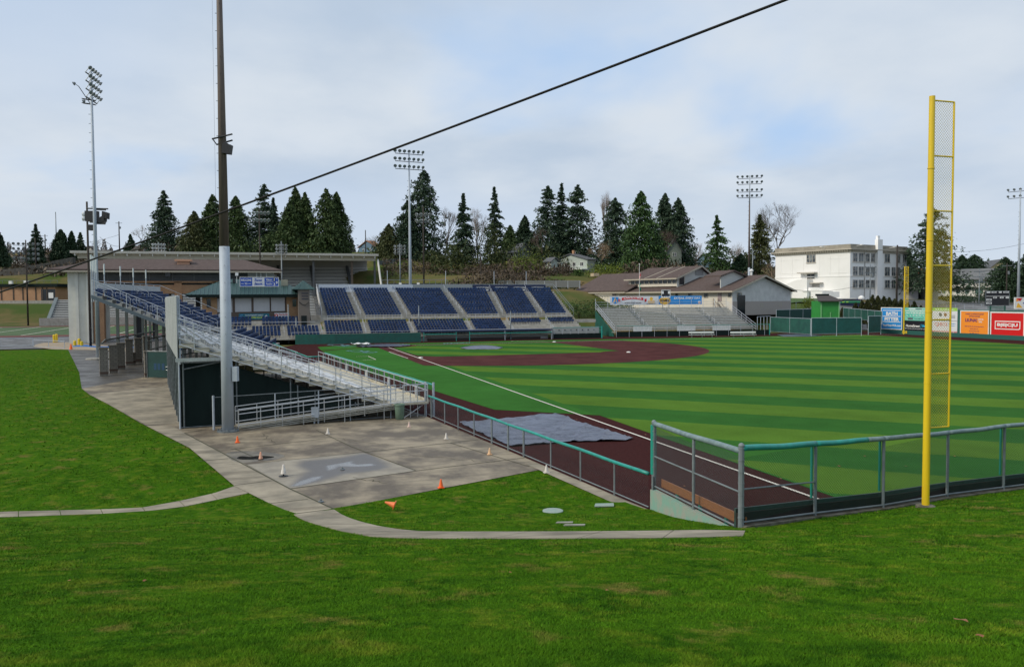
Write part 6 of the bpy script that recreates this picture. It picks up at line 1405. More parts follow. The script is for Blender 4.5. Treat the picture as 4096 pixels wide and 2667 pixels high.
# concession building on the bank far left, retaining wall, rock wall, fences
D0 = 292; eL_ = np.array([RT[0], RT[1], 0]); nF = -np.array([FW[0], FW[1], 0])
def farbox(m, x0, x1, y0, y1_, D, depth):
    a = DP(x0, y1_, D); b_ = DP(x1, y1_, D); h = (y1_-y0)*D/1921; m.boxf(np.array([a[0], a[1], a[2]]), np.array([b_[0]-a[0], b_[1]-a[1], 0]), -nF*depth, ZU*h)
cs = thing('concession_building', 'low tan flat roofed building with dark green roof edge on the bank far left', 'building', DP(60, 699, D0))
m = MB(); farbox(m, -20, 130, 666, 699, D0, 8); m.build('wall', TAN, cs); m = MB(); farbox(m, -22, 133, 660, 667.5, D0-.8, 10); m.build('roof', DGREEN, cs)
m = MB(); farbox(m, 113, 124, 680, 693, D0-.1, .05); m.build('sign_panel', WHITE, cs)
m = MB()
for x in (2, 30, 52, 82, 98, 108): farbox(m, x, x+2.5, 668, 697, D0-.15, .08)
m.build('wall_post', mat('brown_post', (.06, .045, .035), .8), cs)
m = MB(); farbox(m, 96, 129, 672, 699, D0-.05, .04); m.build('open_front_shade', DARK, cs)  # dark sheet on the wall, painting the shade of an open front
m = MB()
for x in range(-10, 136, 16): p = DP(x, 659, D0-1); m.tube([p, p+ZU*1.2], .06, 5)
a, b_ = DP(-20, 652, D0-1), DP(135, 652, D0-1); m.tube([a, b_], .06, 5); m.build('roof_rail', GALVD, cs)
m = MB(); farbox(m, 20, 27, 653, 660, D0-2, 1); farbox(m, 55, 63, 652, 659, D0-2, 1); m.build('roof_vent', WHITE, cs)
m = MB(); farbox(m, -20, 168, 699, 707, D0-3, .8); tag(m.build('retaining_wall', CONC), 'pale concrete retaining wall below the tan building far left', 'wall')
m = MB()
ROCK = mat('dark_rock_wall', (.055, .055, .05), .95, 0, (.10, .095, .085), 1.0, 8, bump=1.0, bscale=2)
pts = [DP(-30, 650, 330), DP(60, 640, 330), DP(120, 628, 332), DP(170, 616, 334)]
for a, b_ in zip(pts[:-1], pts[1:]): m.prism([a, b_, b_+ZU*3.2, a+ZU*3.6], -nF*2)
tag(m.build('rock_wall', ROCK), 'dark stacked rock wall on the hillside far left', 'wall')
def railfence(name, label, pts, h, mm, fabric=None, sp=3.0, cat='fence', r=.05):
    t = thing(name, label, cat, pts[0]); mr_ = MB(); mf = MB()
    for a, b_ in zip(pts[:-1], pts[1:]):
        a = np.array(a, float); b_ = np.array(b_, float); n = max(1, int(np.linalg.norm(b_-a)/sp))
        for k in range(n+1): p = a+(b_-a)*k/n; mp_ = MB(); mp_.tube([p-ZU*.3, p+ZU*h], r, 5); mp_.build('fence_post', GALV, t)
        mr_.tube([a+ZU*h, b_+ZU*h], r*.8, 5); mr_.tube([a+ZU*.1, b_+ZU*.1], r*.6, 5)
        if fabric: d = (b_-a)/np.linalg.norm(b_-a); n_ = np.array([d[1], -d[0], 0]); mf.prism([a+ZU*.12, b_+ZU*.12, b_+ZU*(h-.05), a+ZU*(h-.05)], n_*.03)
    mr_.build('fence_rails', mm, t)
    if fabric: mf.build('fence_fabric', fabric, t)
    return t
railfence('track_fence', 'thin pipe fence along the running track far left', [(-22, -75, 0), (-22, -52, 0)], 1.3, GALV, None, 4)
railfence('patio_fence', 'thin pipe fence curving round the beige patio', [G(131, 799), G(152, 801), G(166, 812)] if False else [G(78, 806), G(150, 810)], 1.1, GALV, None, 4)
GREYSCR = mat('grey_fence_screen', (.10, .11, .11), .8)
railfence('hill_fence', 'grey screened fence along the top of the bank right of the grandstand', [DP(1160, 667, 232), DP(1240, 668, 222), DP(1348, 668, 212)], 1.7, GALVD, GREYSCR, 3.4, r=.08)
railfence('hill_fence', 'thin dark fence at the crest right of the covered grandstand', [DP(880, 617, 300), DP(945, 607, 315)], 1.5, GALVD, GREYSCR, 4, r=.09)
t = thing('bullpen_hut', 'low dark green roofed hut with railing behind the blue grandstand', 'hut', DP(960, 670, 205)); m = MB(); farbox(m, 893, 1022, 659, 673, 205, 5); m.build('wall', DGREEN, t); m = MB()
a, b_ = DP(888, 651, 204), DP(1040, 650, 204); m.tube([a, b_], .06, 5)
for q in np.linspace(0, 1, 12): p = a+(b_-a)*q; m.tube([p, p-ZU*1.2], .05, 5)
m.build('roof_rail', GALVD, t); m = MB(); farbox(m, 927, 933, 657, 663, 203, .4); farbox(m, 969, 975, 657, 663, 203, .4); m.build('roof_lamp', WHITE, t)
# ------------------------------------------------------------------ brown roofed gymnasium behind the silver bleacher
gm = Fr(DP(1702, 733, 172), 196, 106)
zc_ = lambda y, x, a=0: gm.L(x, y)[1]
gym = thing('gymnasium', 'long cream building with stepped brown shingle roofs and window strip behind the silver bleacher', 'building', gm.K)
zg = gm.K[2]; LA = gm.L(1431, 676)[0]; WR = gm.Rr(1838, 676)[0]; ze = gm.L(1702, 675)[1]; apx, zap = gm.Rr(1771, 642)
m = MB(); wallbox(m, gm, .15, LA, .15, WR-.15, zg, ze); m.build('long_wall', CREAM, gym)
m = MB(); m.prism([gm.p(0, 0, zg), gm.p(0, WR, zg), gm.p(0, WR, ze), gm.p(0, WR/2, zap-.2), gm.p(0, 0, ze)], gm.eL*.15); m.build('gable_wall', GREYBRICK, gym)
zb1 = gm.Rr(1760, 700)[1]; m = MB(); m.boxf(gm.p(-.02, 0, zg), gm.eR*WR, -gm.eL*.05, ZU*(zb1-zg)); m.build('gable_base', mat('mauve_grey_base', (.36, .32, .30), .85), gym)
m = MB(); gable(m, gm, 0, LA, 0, WR, ze, zap, .9, .28); rf = m.build('main_roof', SHING, gym)
m = MB(); sl = (zap-ze)/(WR/2)
for s in (0, 1): b0, b1 = ((-.9, WR/2) if s == 0 else (WR/2, WR+.9)); z0, z1 = ((ze-.9*sl, zap) if s == 0 else (zap, ze-.9*sl)); q0, q1 = gm.p(-.95, b0, z0-.12), gm.p(-.95, b1, z1-.12); m.prism([q0, q1, q1+ZU*.35, q0+ZU*.35], -gm.eL*.06)
m.boxf(gm.p(-.9, -.95, ze-.9*sl-.1), gm.eL*(LA+1.5), -gm.eR*.1, ZU*.32); m.build('fascia', TRIM, rf)
m = MB()
for a in np.linspace(0, 1, 2): pass
for x, y0, y1 in ((1646, 643, 659),):
    a, z = gm.L(x, 655); q = gm.p(a, WR*.32, ze+sl*WR*.32); m.tube([q-ZU*.2, q+ZU*1.6], .45, 10); m.tube([q+ZU*1.6, q+ZU*1.75], .62, 10)
m.build('chimney', mat('orange_flue', (.50, .22, .09), .6), rf)
for x, b in ((1670, .55), (1460, .2)):
    m = MB(); a, z = gm.L(x, 655); q = gm.p(a, WR*b, ze+sl*WR*min(b, 1-b)); m.tube([q-ZU*.2, q+ZU*1.5], .22, 8); m.lathe(q+ZU*1.5, [(.45, 0), (.45, .25), (.1, .5)], 8); m.build('flue', WHITE, rf)
for x, y0, y1, w_ in ((1553, 680, 690, 1.1), (1572, 680, 690, 1.0), (1603, 680, 689, 1.3), (1640, 680, 692, 1.2), (1695, 679.5, 691, .9)):
    a, z1 = gm.L(x, y0); _, z0 = gm.L(x, y1); win(gm, 'L', a-w_/2, z0, w_, z1-z0, gym, TRIM, GLASSL if x > 1580 else GLASS, 0, 1, .15, False)
for x, y0, y1, w_, mm in ((1718, 680, 691, 1.4, 'w'), (1770, 705, 712, .8, 'd'), (1813, 705, 712, .9, 'd')):
    a, z1 = gm.Rr(x, y0); _, z0 = gm.Rr(x, y1); win(gm, 'R', a-w_/2, z0, w_, z1-z0, gym, TRIM, GLASSL if mm == 'w' else GLASS, 0, 1, 0, False)
a, z0 = gm.Rr(1722, 733); m = MB(); m.boxf(gm.p(-.06, a-1.2, zg), gm.eR*2.4, -gm.eL*.06, ZU*4.2); m.build('open_door_shade', DARK, gym)  # open_door part is a dark sheet, doorway shade put into its colour
a, _ = gm.L(1672, 690); m = MB(); m.boxf(gm.p(a-.5, .12, gm.L(1672, 700)[1]), gm.eL*1.0, -gm.eR*.08, ZU*2.1); m.build('door', mat('mauve_door', (.30, .24, .24), .6), gym)
m = MB(); a, z = gm.L(1660, 696)
for k in range(9): m.boxf(gm.p(a-1.4-.32*k, -1.6, z-.8-.33*k), gm.eL*.32, gm.eR*1.4, ZU*.07)
for s in (-1.6, -.2): m.tube([gm.p(a-1.2, s, z+.2), gm.p(a-4.2, s, z-2.9)], .05, 5); m.tube([gm.p(a-1.2, s, z-.8), gm.p(a-4.2, s, z-3.8)], .08, 5); m.tube([gm.p(a-1.2, s, z-4), gm.p(a-1.2, s, z+.2)], .06, 5)
m.build('outside_stair', mat('weathered_wood', (.22, .17, .13), .85), gym)
# clerestory block
a0, a1 = gm.L(1574, 655, 2.0)[0], gm.L(1461, 655, 2.0)[0]; zb_, zt_ = gm.L(1574, 665, 2.0)[1], gm.L(1574, 645, 2.0)[1]; WB = gm.Rr(1657, 633, a0)[0]; apb, zpb = gm.Rr(1625, 620.5, a0)
m = MB(); wallbox(m, gm, a0+.1, a1, 2.0, WB, zb_, zt_); m.build('clerestory_wall', CREAM, gym)
m = MB(); m.prism([gm.p(a0, 2.0, zb_-1.5), gm.p(a0, WB, zb_), gm.p(a0, WB, zt_), gm.p(a0, apb, zpb-.2), gm.p(a0, 2.0, zt_)], gm.eL*.15); m.build('clerestory_gable', mat('grey_cladding_light', (.52, .53, .51), .85), gym)
m = MB(); sB = (zpb-zt_)/(apb-2.0)
m.prism([gm.p(a0-.9, 1.0, zt_-sB), gm.p(a1+.5, 1.0, zt_-sB), gm.p(a1+.5, apb, zpb), gm.p(a0-.9, apb, zpb)], ZU*.28); m.prism([gm.p(a0-.9, WB+.8, zt_-.6), gm.p(a1+.5, WB+.8, zt_-.6), gm.p(a1+.5, apb, zpb), gm.p(a0-.9, apb, zpb)], ZU*.28)
rf2 = m.build('clerestory_roof', SHING, gym); m = MB(); m.boxf(gm.p(a0-.9, .95, zt_-sB-.05), gm.eL*(a1-a0+1.4), -gm.eR*.1, ZU*.3)
q0, q1, q2 = gm.p(a0-.95, 1.0, zt_-sB-.1), gm.p(a0-.95, apb, zpb-.05), gm.p(a0-.95, WB+.8, zt_-.7); m.prism([q0, q1, q1+ZU*.35, q0+ZU*.35], -gm.eL*.06); m.prism([q1, q2, q2+ZU*.35, q1+ZU*.35], -gm.eL*.06); m.build('fascia', TRIM, rf2)
m = MB()
for f in (.35, .6): a = a0+(a1-a0)*f; q0, q1 = gm.p(a, 1.1, zt_-sB+.3), gm.p(a-1.5, apb-.2, zpb+.26); m.tube([q0, q1], .09, 4)
m.build('roof_battens', TRIM, rf2)
wz0, wz1 = gm.L(1520, 660.5, 2.0)[1], gm.L(1520, 649.5, 2.0)[1]; xs_ = np.linspace(1466, 1573, 11)
for x0, x1 in zip(xs_[:-1], xs_[1:]):
    b0, b1 = gm.L(x0, 655, 2.0)[0], gm.L(x1, 655, 2.0)[0]; win(gm, 'L', b1+.08, wz0, b0-b1-.16, wz1-wz0, gym, CREAM, GLASS, 0, 1, 2.0, False)
a, z = gm.Rr(1584, 652, a0); win(gm, 'R', a-.9, z-1, 1.8, 2.2, gym, CREAM, GLASS, 0, 1, a0, False); a, z = gm.Rr(1625, 632, a0); m = MB(); m.boxf(gm.p(a0-.05, a-1.3, z-.8), gm.eR*2.6, -gm.eL*.05, ZU*1.7); m.build('louvre', mat('grey_louvre', (.25, .25, .25), .7), gym)
# low left wing and the small rear gable
a0, a1 = gm.L(1440, 676, -.5)[0], gm.L(1341, 676, -.5)[0]; zt_ = gm.L(1400, 675, -.5)[1]; zr3 = gm.L(1400, 640, 9)[1]
m = MB(); wallbox(m, gm, a0, a1, -.5, 17, zg, zt_); m.build('left_wing_wall', CREAM, gym)
m = MB(); gable(m, gm, a0-3, a1, -.5, 18, zt_, zr3, .8, .28); rf3 = m.build('left_wing_roof', SHING, gym); m = MB(); m.boxf(gm.p(a0-3, -1.4, zt_-.75), gm.eL*(a1-a0+4), -gm.eR*.1, ZU*.3); m.build('fascia', TRIM, rf3)
m = MB(); q = gm.p(*(gm.L(1386, 640, 9)[0], 8.5, zr3)); m.box(q+ZU*.2, 2.2, 1.6, .8); m.build('roof_vent', mat('buff_vent', (.45, .36, .24), .7), rf3)
for x in (1347, 1428): a, z = gm.L(x, 685, -.5); m = MB(); m.boxf(gm.p(a-.7, -.55, z-1.2), gm.eL*1.4, -gm.eR*.05, ZU*2.2); m.build('door', mat('mauve_shutter', (.28, .24, .24), .7), gym)
a0 = 4.0; ba, za4 = gm.Rr(1702, 631, a0); bb, zb4 = gm.Rr(1728, 642, a0); b0 = 2*ba-bb
m = MB(); m.prism([gm.p(a0, b0, ze), gm.p(a0, bb, ze), gm.p(a0, bb, zb4), gm.p(a0, ba, za4), gm.p(a0, b0, zb4)], gm.eL*.2); m.build('rear_gable', MATS['grey_cladding_light'], gym); m = MB(); gable(m, gm, a0, a0+3.5, b0, bb, zb4, za4, .7, .28); m.build('rear_roof', SHING, gym)

# ------------------------------------------------------------------ white three-storey school building
wb = Fr(DP(1975, 700, 222), 196, 106); wz = wb.K[2]-.5
sch = thing('school_building', 'white three storey flat roofed building with cornice and chimney', 'building', wb.K)
LL = wb.L(1802, 640)[0]; LR = wb.Rr(2107, 640)[0]; zp = wb.L(1975, 567)[1]; zcor = wb.L(1975, 577.5)[1]; zcb = wb.L(1975, 583)[1]; zstr = wb.L(1975, 641)[1]
m = MB(); wallbox(m, wb, 0, LL, 0, LR, wz-3, zp-.3); m.build('wall', WHITEW, sch)
PAR = mat('weathered_parapet', (.36, .33, .27), .9, 0, (.24, .22, .18), .6, 7)
m = MB()
def ring(m, o, z0, z1, t=.3):
    wallbox(m, wb, -o, LL+o, -o, -o+t, z0, z1); wallbox(m, wb, -o, -o+t, -o+t, LR+o, z0, z1); wallbox(m, wb, LL+o-t, LL+o, -o+t, LR+o, z0, z1); wallbox(m, wb, -o+t, LL+o-t, LR+o-t, LR+o, z0, z1)
ring(m, .12, zcor+.02, zp); m.build('parapet', PAR, sch)
m = MB(); ring(m, .95, zcb+.35, zcor, .98); ring(m, .25, zcb-.3, zcb+.33, .28)
k = .3
while k < LL: m.boxf(wb.p(k, -.75, zcb+.0), wb.eL*.28, wb.eR*.6, ZU*.33); k += .75
k = .3
while k < LR: m.boxf(wb.p(-.75, k, zcb+.0), wb.eL*.6, wb.eR*.28, ZU*.33); k += .75
m.build('cornice', mat('buff_cornice', (.46, .42, .35), .85), sch)
m = MB(); ring(m, .1, zstr-.15, zstr+.15, .13); m.build('string_course', WHITEW, sch)
m = MB()
for x in (1816, 1842, 1868, 1905, 1930, 1950): a, _ = wb.L(x, 620); m.boxf(wb.p(a, -.06, zstr+.3), wb.eL*.12, wb.eR*.08, ZU*(zcb-zstr-1.2))
for x0, x1, y in ((1812, 1858, 606), (1925, 1968, 602), (1812, 1858, 637), (1925, 1968, 635)): a, z = wb.L(x0, y); b_, _ = wb.L(x1, y); m.boxf(wb.p(b_, -.06, z), wb.eL*(a-b_), wb.eR*.08, ZU*.12)
m.build('wall_panels', WHITEW, sch)
# left face: stair window, entrance with canopies, outside stair walls
def lface(x0, x1, y0, y1): a, z1 = wb.L(x0, y0); b_, z0 = wb.L(x1, y1); return b_, z0, a-b_, z1-z0
a, z, w_, h_ = lface(1875, 1896, 592, 610); win(wb, 'L', a, z, w_, h_, sch, WFRAME, GLASSL, 2, 2, 0)
a, z, w_, h_ = lface(1876, 1894, 637, 648); win(wb, 'L', a, z, w_, h_, sch, WFRAME, GLASS, 1, 1, 0, False, name='entrance_doors')
a, z, w_, h_ = lface(1861, 1900, 632, 635); m = MB(); m.boxf(wb.p(a, -1.7, z), wb.eL*w_, wb.eR*1.7, ZU*.35); m.build('canopy', mat('canopy_buff', (.50, .47, .42), .8), sch)
a, z, w_, h_ = lface(1889, 1914, 656, 658.5); m = MB(); m.boxf(wb.p(a, -1.5, z), wb.eL*w_, wb.eR*1.5, ZU*.3); m.build('canopy', MATS['canopy_buff'], sch)
a, z, w_, h_ = lface(1889, 1905, 659, 668); m = MB(); m.boxf(wb.p(a, -.06, z), wb.eL*w_, wb.eR*.06, ZU*h_); m.build('recess_shade_panel', mat('recess_shade_grey', (.45, .44, .42), .9), sch)  # flat grey panel on the wall, recess shade put into its colour
a0, z0 = wb.L(1889, 645); a1, _ = wb.L(1835, 690)
m = MB(); m.prism([wb.p(a0, -2.5, wz-3), wb.p(a0, -2.5, wb.L(1889, 649)[1]), wb.p(wb.L(1865, 650)[0], -2.5, wb.L(1865, 650)[1]), wb.p(wb.L(1820, 672)[0], -2.5, wb.L(1830, 668)[1]), wb.p(wb.L(1820, 690)[0], -2.5, wz-3)], wb.eR*2.45)
m.prism([wb.p(a0-.2, -2.2, wz-3), wb.p(a0-.2, -2.2, wb.L(1889, 668)[1]), wb.p(wb.L(1906, 668)[0], -2.2, wb.L(1906, 668)[1]), wb.p(wb.L(1952, 692)[0], -2.2, wb.L(1952, 694)[1]), wb.p(wb.L(1952, 692)[0], -2.2, wz-3)], wb.eR*2.1); m.build('stair_wall', WHITEW, sch)
m = MB()
for x, y in ((1848, 676), (1889, 678)): a, z = wb.L(x, y); m.boxf(wb.p(a-.7, -3.4, wz-3), wb.eL*1.4, wb.eR*1.0, ZU*(z-wz+3)); m.boxf(wb.p(a-.9, -3.6, z), wb.eL*1.8, wb.eR*1.4, ZU*.3)
m.build('gate_pier', WHITEW, sch)
# right face: three rows of sash windows, pipes, chimney breast
WX = [(1982, 1993), (1995.5, 2007), (2012, 2021), (2024, 2033), (2045, 2049), (2056, 2068), (2072, 2081), (2086, 2092), (2098, 2106)]
for y0, y1 in ((587.5, 608), (619, 640), (650, 669)):
    for x0, x1 in WX:
        if y0 < 600 and 2070 < x0 < 2075: continue
        dy = (x0-1975)*.028*(1 if y0 < 600 else .6 if y0 < 640 else .25); a, z1 = wb.Rr(x0, y0+dy); b_, _ = wb.Rr(x1, y0+dy); _, z0 = wb.Rr(x0, y1+dy*.9); win(wb, 'R', a, z0, b_-a, z1-z0, sch, WFRAME, GLASSL, 1 if x1-x0 > 5 else 0, 2, 0)
a, _ = wb.Rr(2033, 620); b_, _ = wb.Rr(2044, 620); zch = wb.Rr(2040, 556, -.9)[1]
m = MB(); m.boxf(wb.p(-.9, a, wz-3), wb.eR*(b_-a), wb.eL*.95, ZU*(zch-wz+3)); m.boxf(wb.p(-.5, a+.5, zch), wb.eR*(b_-a-1.2), wb.eL*.6, ZU*1.0); m.build('chimney', WHITEW, sch)
m = MB()
for x in (2009, 2083): a, _ = wb.Rr(x, 620); m.tube([wb.p(-.15, a, wz-2), wb.p(-.15, a, zcb-.6)], .12, 6); m.box(wb.p(-.2, a, zcb-.5), .5, .5, .6)
m.build('downpipe', mat('pipe_grey', (.42, .41, .39), .6), sch)
for x, y, f in ((1918, 584, 'L'), (1990, 580, 'R'), (2066, 585, 'R')):
    if f == 'L': a, z = wb.L(x, y); p = wb.p(a, 0, z); n = -wb.eR
    else: a, z = wb.Rr(x, y); p = wb.p(0, a, z); n = -wb.eL
    m = MB(); m.tube([p+ZU*1, p+n*1.4+ZU*1.2], .07, 5); m.box(p+n*1.7+ZU*1.2, .9, .5, .2); m.build('wall_lamp', WHITE, sch)
# ------------------------------------------------------------------ flat apartments, carport, houses
ap = Fr(DP(2302, 694, 285), 206, 116); t = thing('apartment_building', 'two storey white apartment block with grey low roof behind the car park', 'building', ap.K); LL = ap.L(2176, 670)[0]; zt_ = ap.L(2302, 646)[1]; zg = ap.K[2]-1
m = MB(); wallbox(m, ap, 0, LL, 0, 12, zg, zt_); m.build('wall', mat('apartment_white', (.66, .65, .62), .85), t)
m = MB(); gable(m, ap, -1, LL+1, -.5, 12.5, zt_, zt_+3.2, 1.2, .3); m.build('roof', mat('grey_roof', (.16, .165, .17), .9, 0, (.12, .125, .13), .5), t)
for y0, y1 in ((648, 658), (672, 683)):
    for x0, x1 in ((2186, 2198), (2205, 2214), (2222, 2232), (2243, 2252), (2266, 2285)): a, z1 = ap.L(x0, y0); b_, z0 = ap.L(x1, y1); win(ap, 'L', b_, z0, a-b_, z1-z0, t, WHITE, GLASS if x0 == 2222 and y0 < 660 else mat('teal_glass', (.10, .19, .18), .12), 1, 1, 0, False)
a, z = ap.L(2245, 668); m = MB(); m.boxf(ap.p(a-1, -1.5, z-.3), ap.eL*7, ap.eR*1.5, ZU*.4); m.boxf(ap.p(-.5, -1.2, ap.L(2302, 669)[1]), ap.eL*LL, ap.eR*1.2, ZU*.25); m.build('balcony_slab', CONCD, t)
t = thing('carport', 'low flat roofed carport between the white school and the big spruce', 'carport', DP(2150, 700, 262)); m = MB(); farbox(m, 2108, 2190, 668, 671.5, 255, 10); m.build('roof', CONC, t); m = MB(); farbox(m, 2112, 2134, 672, 696, 258, 6); farbox(m, 2150, 2180, 672, 696, 258, 6); m.build('wall', mat('carport_wall', (.36, .36, .36), .8), t)
m = MB(); farbox(m, 2108, 2180, 672, 694, 261, 4); m.build('bay_shade_block', DARK, t); m = MB(); farbox(m, 2108, 2155, 653, 656, 275, 8); m.build('upper_roof', CONCD, t)  # solid dark block in the bay, interior shade put into its colour
def house(name, label, x0, x1, yt, ye, yb, D, wallm, roofm, az=200, depth=9, gab='R', frac=.6, chim=False, wins=2):
    """small gabled house: near corner at frac of its width"""
    xk = x0+(x1-x0)*frac; F = Fr(DP(xk, yb, D), az, az-90); t = thing(name, label, 'house', F.K); z0 = F.K[2]-1.5; ze = F.L(xk, ye)[1]; zr = ze+(ye-yt)*D/1921
    LL = max(3., F.L(x0, yb)[0]); LR = max(3., F.Rr(x1, yb)[0]) if frac < .98 else depth
    m = MB(); wallbox(m, F, 0, LL, 0, LR, z0, ze)
    if gab == 'R': m.prism([F.p(.0, 0, ze), F.p(0, LR, ze), F.p(0, LR/2, zr-.15)], F.eL*LL)
    else: m.prism([F.p(0, 0, ze), F.p(LL, 0, ze), F.p(LL/2, 0, zr-.15)], F.eR*LR)
    m.build('wall', wallm, t); m = MB(); gable(m, F, 0, LL, 0, LR, ze, zr, .6, .25, 'L' if gab == 'R' else 'R'); m.build('roof', roofm, t)
    for k in range(wins):
        w_ = min(1.6, LL*.2); win(F, 'L', LL*(k+.7)/(wins+.4)-w_/2, ze-2.2, w_, 1.4, t, WHITE, GLASS, 1, 1, 0, False)
    if LR > 4: win(F, 'R', LR*.5-.7, ze-2.2, 1.4, 1.4, t, WHITE, GLASS, 1, 1, 0, False)
    if chim: m = MB(); m.boxf(F.p(LL*.5, LR*.45, zr-.5), F.eL*.8, F.eR*.8, ZU*2); m.build('chimney', TAN, t)
    return t, F
GSL = mat('slate_grey_roof', (.10, .105, .115), .9); GHW = mat('pale_green_siding', (.36, .41, .37), .8); DKR = mat('dark_brown_roof', (.06, .05, .045), .9); WSID = mat('white_siding', (.66, .66, .64), .8); GSID = mat('grey_siding', (.24, .25, .26), .8); SAGE = mat('sage_siding', (.20, .23, .19), .85); BLSID = mat('blue_siding', (.10, .17, .24), .8); YSID = mat('yellow_siding', (.50, .42, .24), .8); REDR = mat('red_roof', (.34, .09, .05), .8)
house('hill_house', 'grey gabled house low on the hill far left', 17, 64, 595, 609, 632, 372, GSID, GSL, 215, gab='L', frac=.85)
house('hill_house', 'tan roofed house on the hill left of the covered grandstand', 92, 142, 591, 603, 622, 385, mat('tan_siding', (.30, .22, .14), .85), DKR, 225, frac=.6)
house('hill_house', 'white gable house with dark roof peeping over the covered grandstand', 168, 226, 573, 586, 602, 390, WSID, DKR, 150, frac=.35)
house('hill_house', 'low dark roofed house on the skyline left of the white house', 292, 346, 567, 574, 590, 400, GSID, DKR, 200, frac=.8)
house('hill_house', 'white house with dark gable roof on the skyline at left', 344, 412, 553, 567, 590, 385, WSID, DKR, 215, gab='L', frac=.7, wins=3)
house('hill_house', 'small blue house with orange roof edge on the skyline in the middle', 834, 878, 558, 572, 592, 400, BLSID, mat('orange_roof', (.30, .14, .07), .85), 205, gab='L', frac=.9)
house('hill_house', 'grey brown house half hidden behind ivy trees', 1165, 1235, 565, 585, 612, 300, SAGE, GSL, 215, gab='R', frac=.5)
t, F = house('hill_house', 'pale green house with white deck on the slope above the yellow bushes', 1288, 1382, 589, 603, 628, 285, GHW, GSL, 205, gab='L', frac=.82, chim=True, wins=4)
m = MB(); a = F.L(1382-30, 622)[0]; m.boxf(F.p(0, -3.0, F.K[2]+.2), F.eL*10, F.eR*3, ZU*.3)
for k in range(8): m.tube([F.p(k*1.4, -2.9, F.K[2]+.4), F.p(k*1.4, -2.9, F.K[2]+1.4)], .06, 5); m.tube([F.p(k*1.4, -2.9, F.K[2]-3), F.p(k*1.4, -2.9, F.K[2]+.3)], .08, 5) if k in (0, 4, 7) else None
m.tube([F.p(0, -2.9, F.K[2]+1.4), F.p(9.8, -2.9, F.K[2]+1.4)], .06, 5); m.build('deck', WHITE, t)
house('garden_shed', 'small pale green shed left of the house with the deck', 1271, 1292, 599, 606, 622, 283, GHW, GSL, 205, gab='R', frac=.5, wins=1)
house('hill_house', 'tall sage green gabled house between the cedars right of centre', 1528, 1584, 557, 582, 616, 300, SAGE, GSL, 160, gab='R', frac=.4, wins=2)
house('hill_house', 'small blue house behind the deodar cedar', 1622, 1650, 590, 602, 625, 330, BLSID, GSL, 205, gab='L', frac=.9, wins=1)
house('hill_house', 'pale yellow house with grey roof above the apartment block', 2262, 2350, 604, 622, 645, 330, YSID, GSL, 150, gab='R', frac=.45)
house('hill_house', 'red roofed house just right of the white school', 2103, 2140, 624, 634, 652, 330, CREAM, REDR, 205, frac=.9, wins=1)

# ------------------------------------------------------------------ outfield wall in left field with its boards
WA, WB_ = G(2048, 774)[:2], G(2380, 791.5)[:2]; ew = np.array([*(WB_-WA), 0]); LW = np.linalg.norm(ew); ew /= LW; nw = np.array([ew[1], -ew[0], 0]); nw = -nw if nw[1] > 0 else nw
def wl(x): d = ray(x, 750); M_ = np.array([[d[0], -ew[0]], [d[1], -ew[1]]]); lam, s = np.linalg.solve(M_, (np.array([*WA, 0])-CAM)[:2]); return s, lam
def wp(x, y): s, lam = wl(x); return s, CAM[2]+lam*ray(x, y)[2]
WALLM = mat('outfield_wall_green', (.02, .12, .095), .6, 0, (.015, .09, .072), .6)
t = thing('outfield_wall', 'green outfield wall carrying the coloured advertising boards', 'wall', (*(WA+WB_)/2, 0)); m = MB(); A0 = np.array([*WA, 0.0])
m.boxf(A0, ew*(LW+40), -nw*.25, ZU*4.75); m.build('wall_panel', WALLM, t)
m = MB(); m.boxf(A0+nw*.02, ew*(LW+40), nw*.18, ZU*.75); m.build('wall_padding', mat('wall_padding_green', (.018, .10, .085), .6), t)
def wboard(label, x0, x1, yt, yb, mm, fr=None, thick=.1, name='advertising_board'):
    s0, z1 = wp(x0, yt); s1, _ = wp(x1, yt); _, z0 = wp(x0, yb); return (*board(name, label, A0+ew*s0+nw*.12, ew, s1-s0, z1-z0, mm, z0, frame=fr, nrm=nw, thick=thick), s1-s0, z1-z0)
def scrib(t, mm, at_, nr, e, cx, cy, w, h, dz=0.0):
    """a line of small print too fine to read: word-length runs of letter-sized plates"""
    m = MB(); o = at_(cx, cy, dz)-e*w/2; x = 0.0; rg = random.Random(int(cx*997+cy*7919))
    while x < w:
        n = rg.randint(3, 8); lw = h*.62
        for k in range(n):
            if x+lw > w: break
            hh = h*rg.choice((.62, .62, .7, 1.0)); m.boxf(o+e*x-ZU*h*.4, e*lw*.74, nr*.008, ZU*hh); m.boxf(o+e*x-ZU*h*.42, e*lw, nr*.004, ZU*h*.12); x += lw
        m.boxf(o+e*x-ZU*h*.42, e*lw*.9, nr*.003, ZU*h*.03); x += lw*.9
    m.build('fine_print', mm, t)
BLUEA = mat('board_blue', (.02, .26, .66), .45); MINT = mat('board_mint', (.05, .48, .36), .5, 0, (.40, .62, .54), .25); ORNG = mat('board_orange', (.85, .27, .02), .5); REDB = mat('board_red', (.62, .008, .008), .45); BLK = mat('board_black', (.010, .010, .016), .5); WHB = mat('board_white', (.66, .68, .70), .5); CYAN = mat('cyan_lettering', (.03, .42, .68), .5); PURP = mat('purple_lettering', (.12, .03, .14), .5); LIMEG = mat('board_lime', (.30, .55, .08), .5); PINKB = mat('board_pink', (.55, .22, .22), .5)
t, at_, nr, w_, h_ = wboard('blue board with two white words at the left end of the outfield wall', 2048.5, 2098, 714, 764.5, BLUEA, (WHITE, .16))
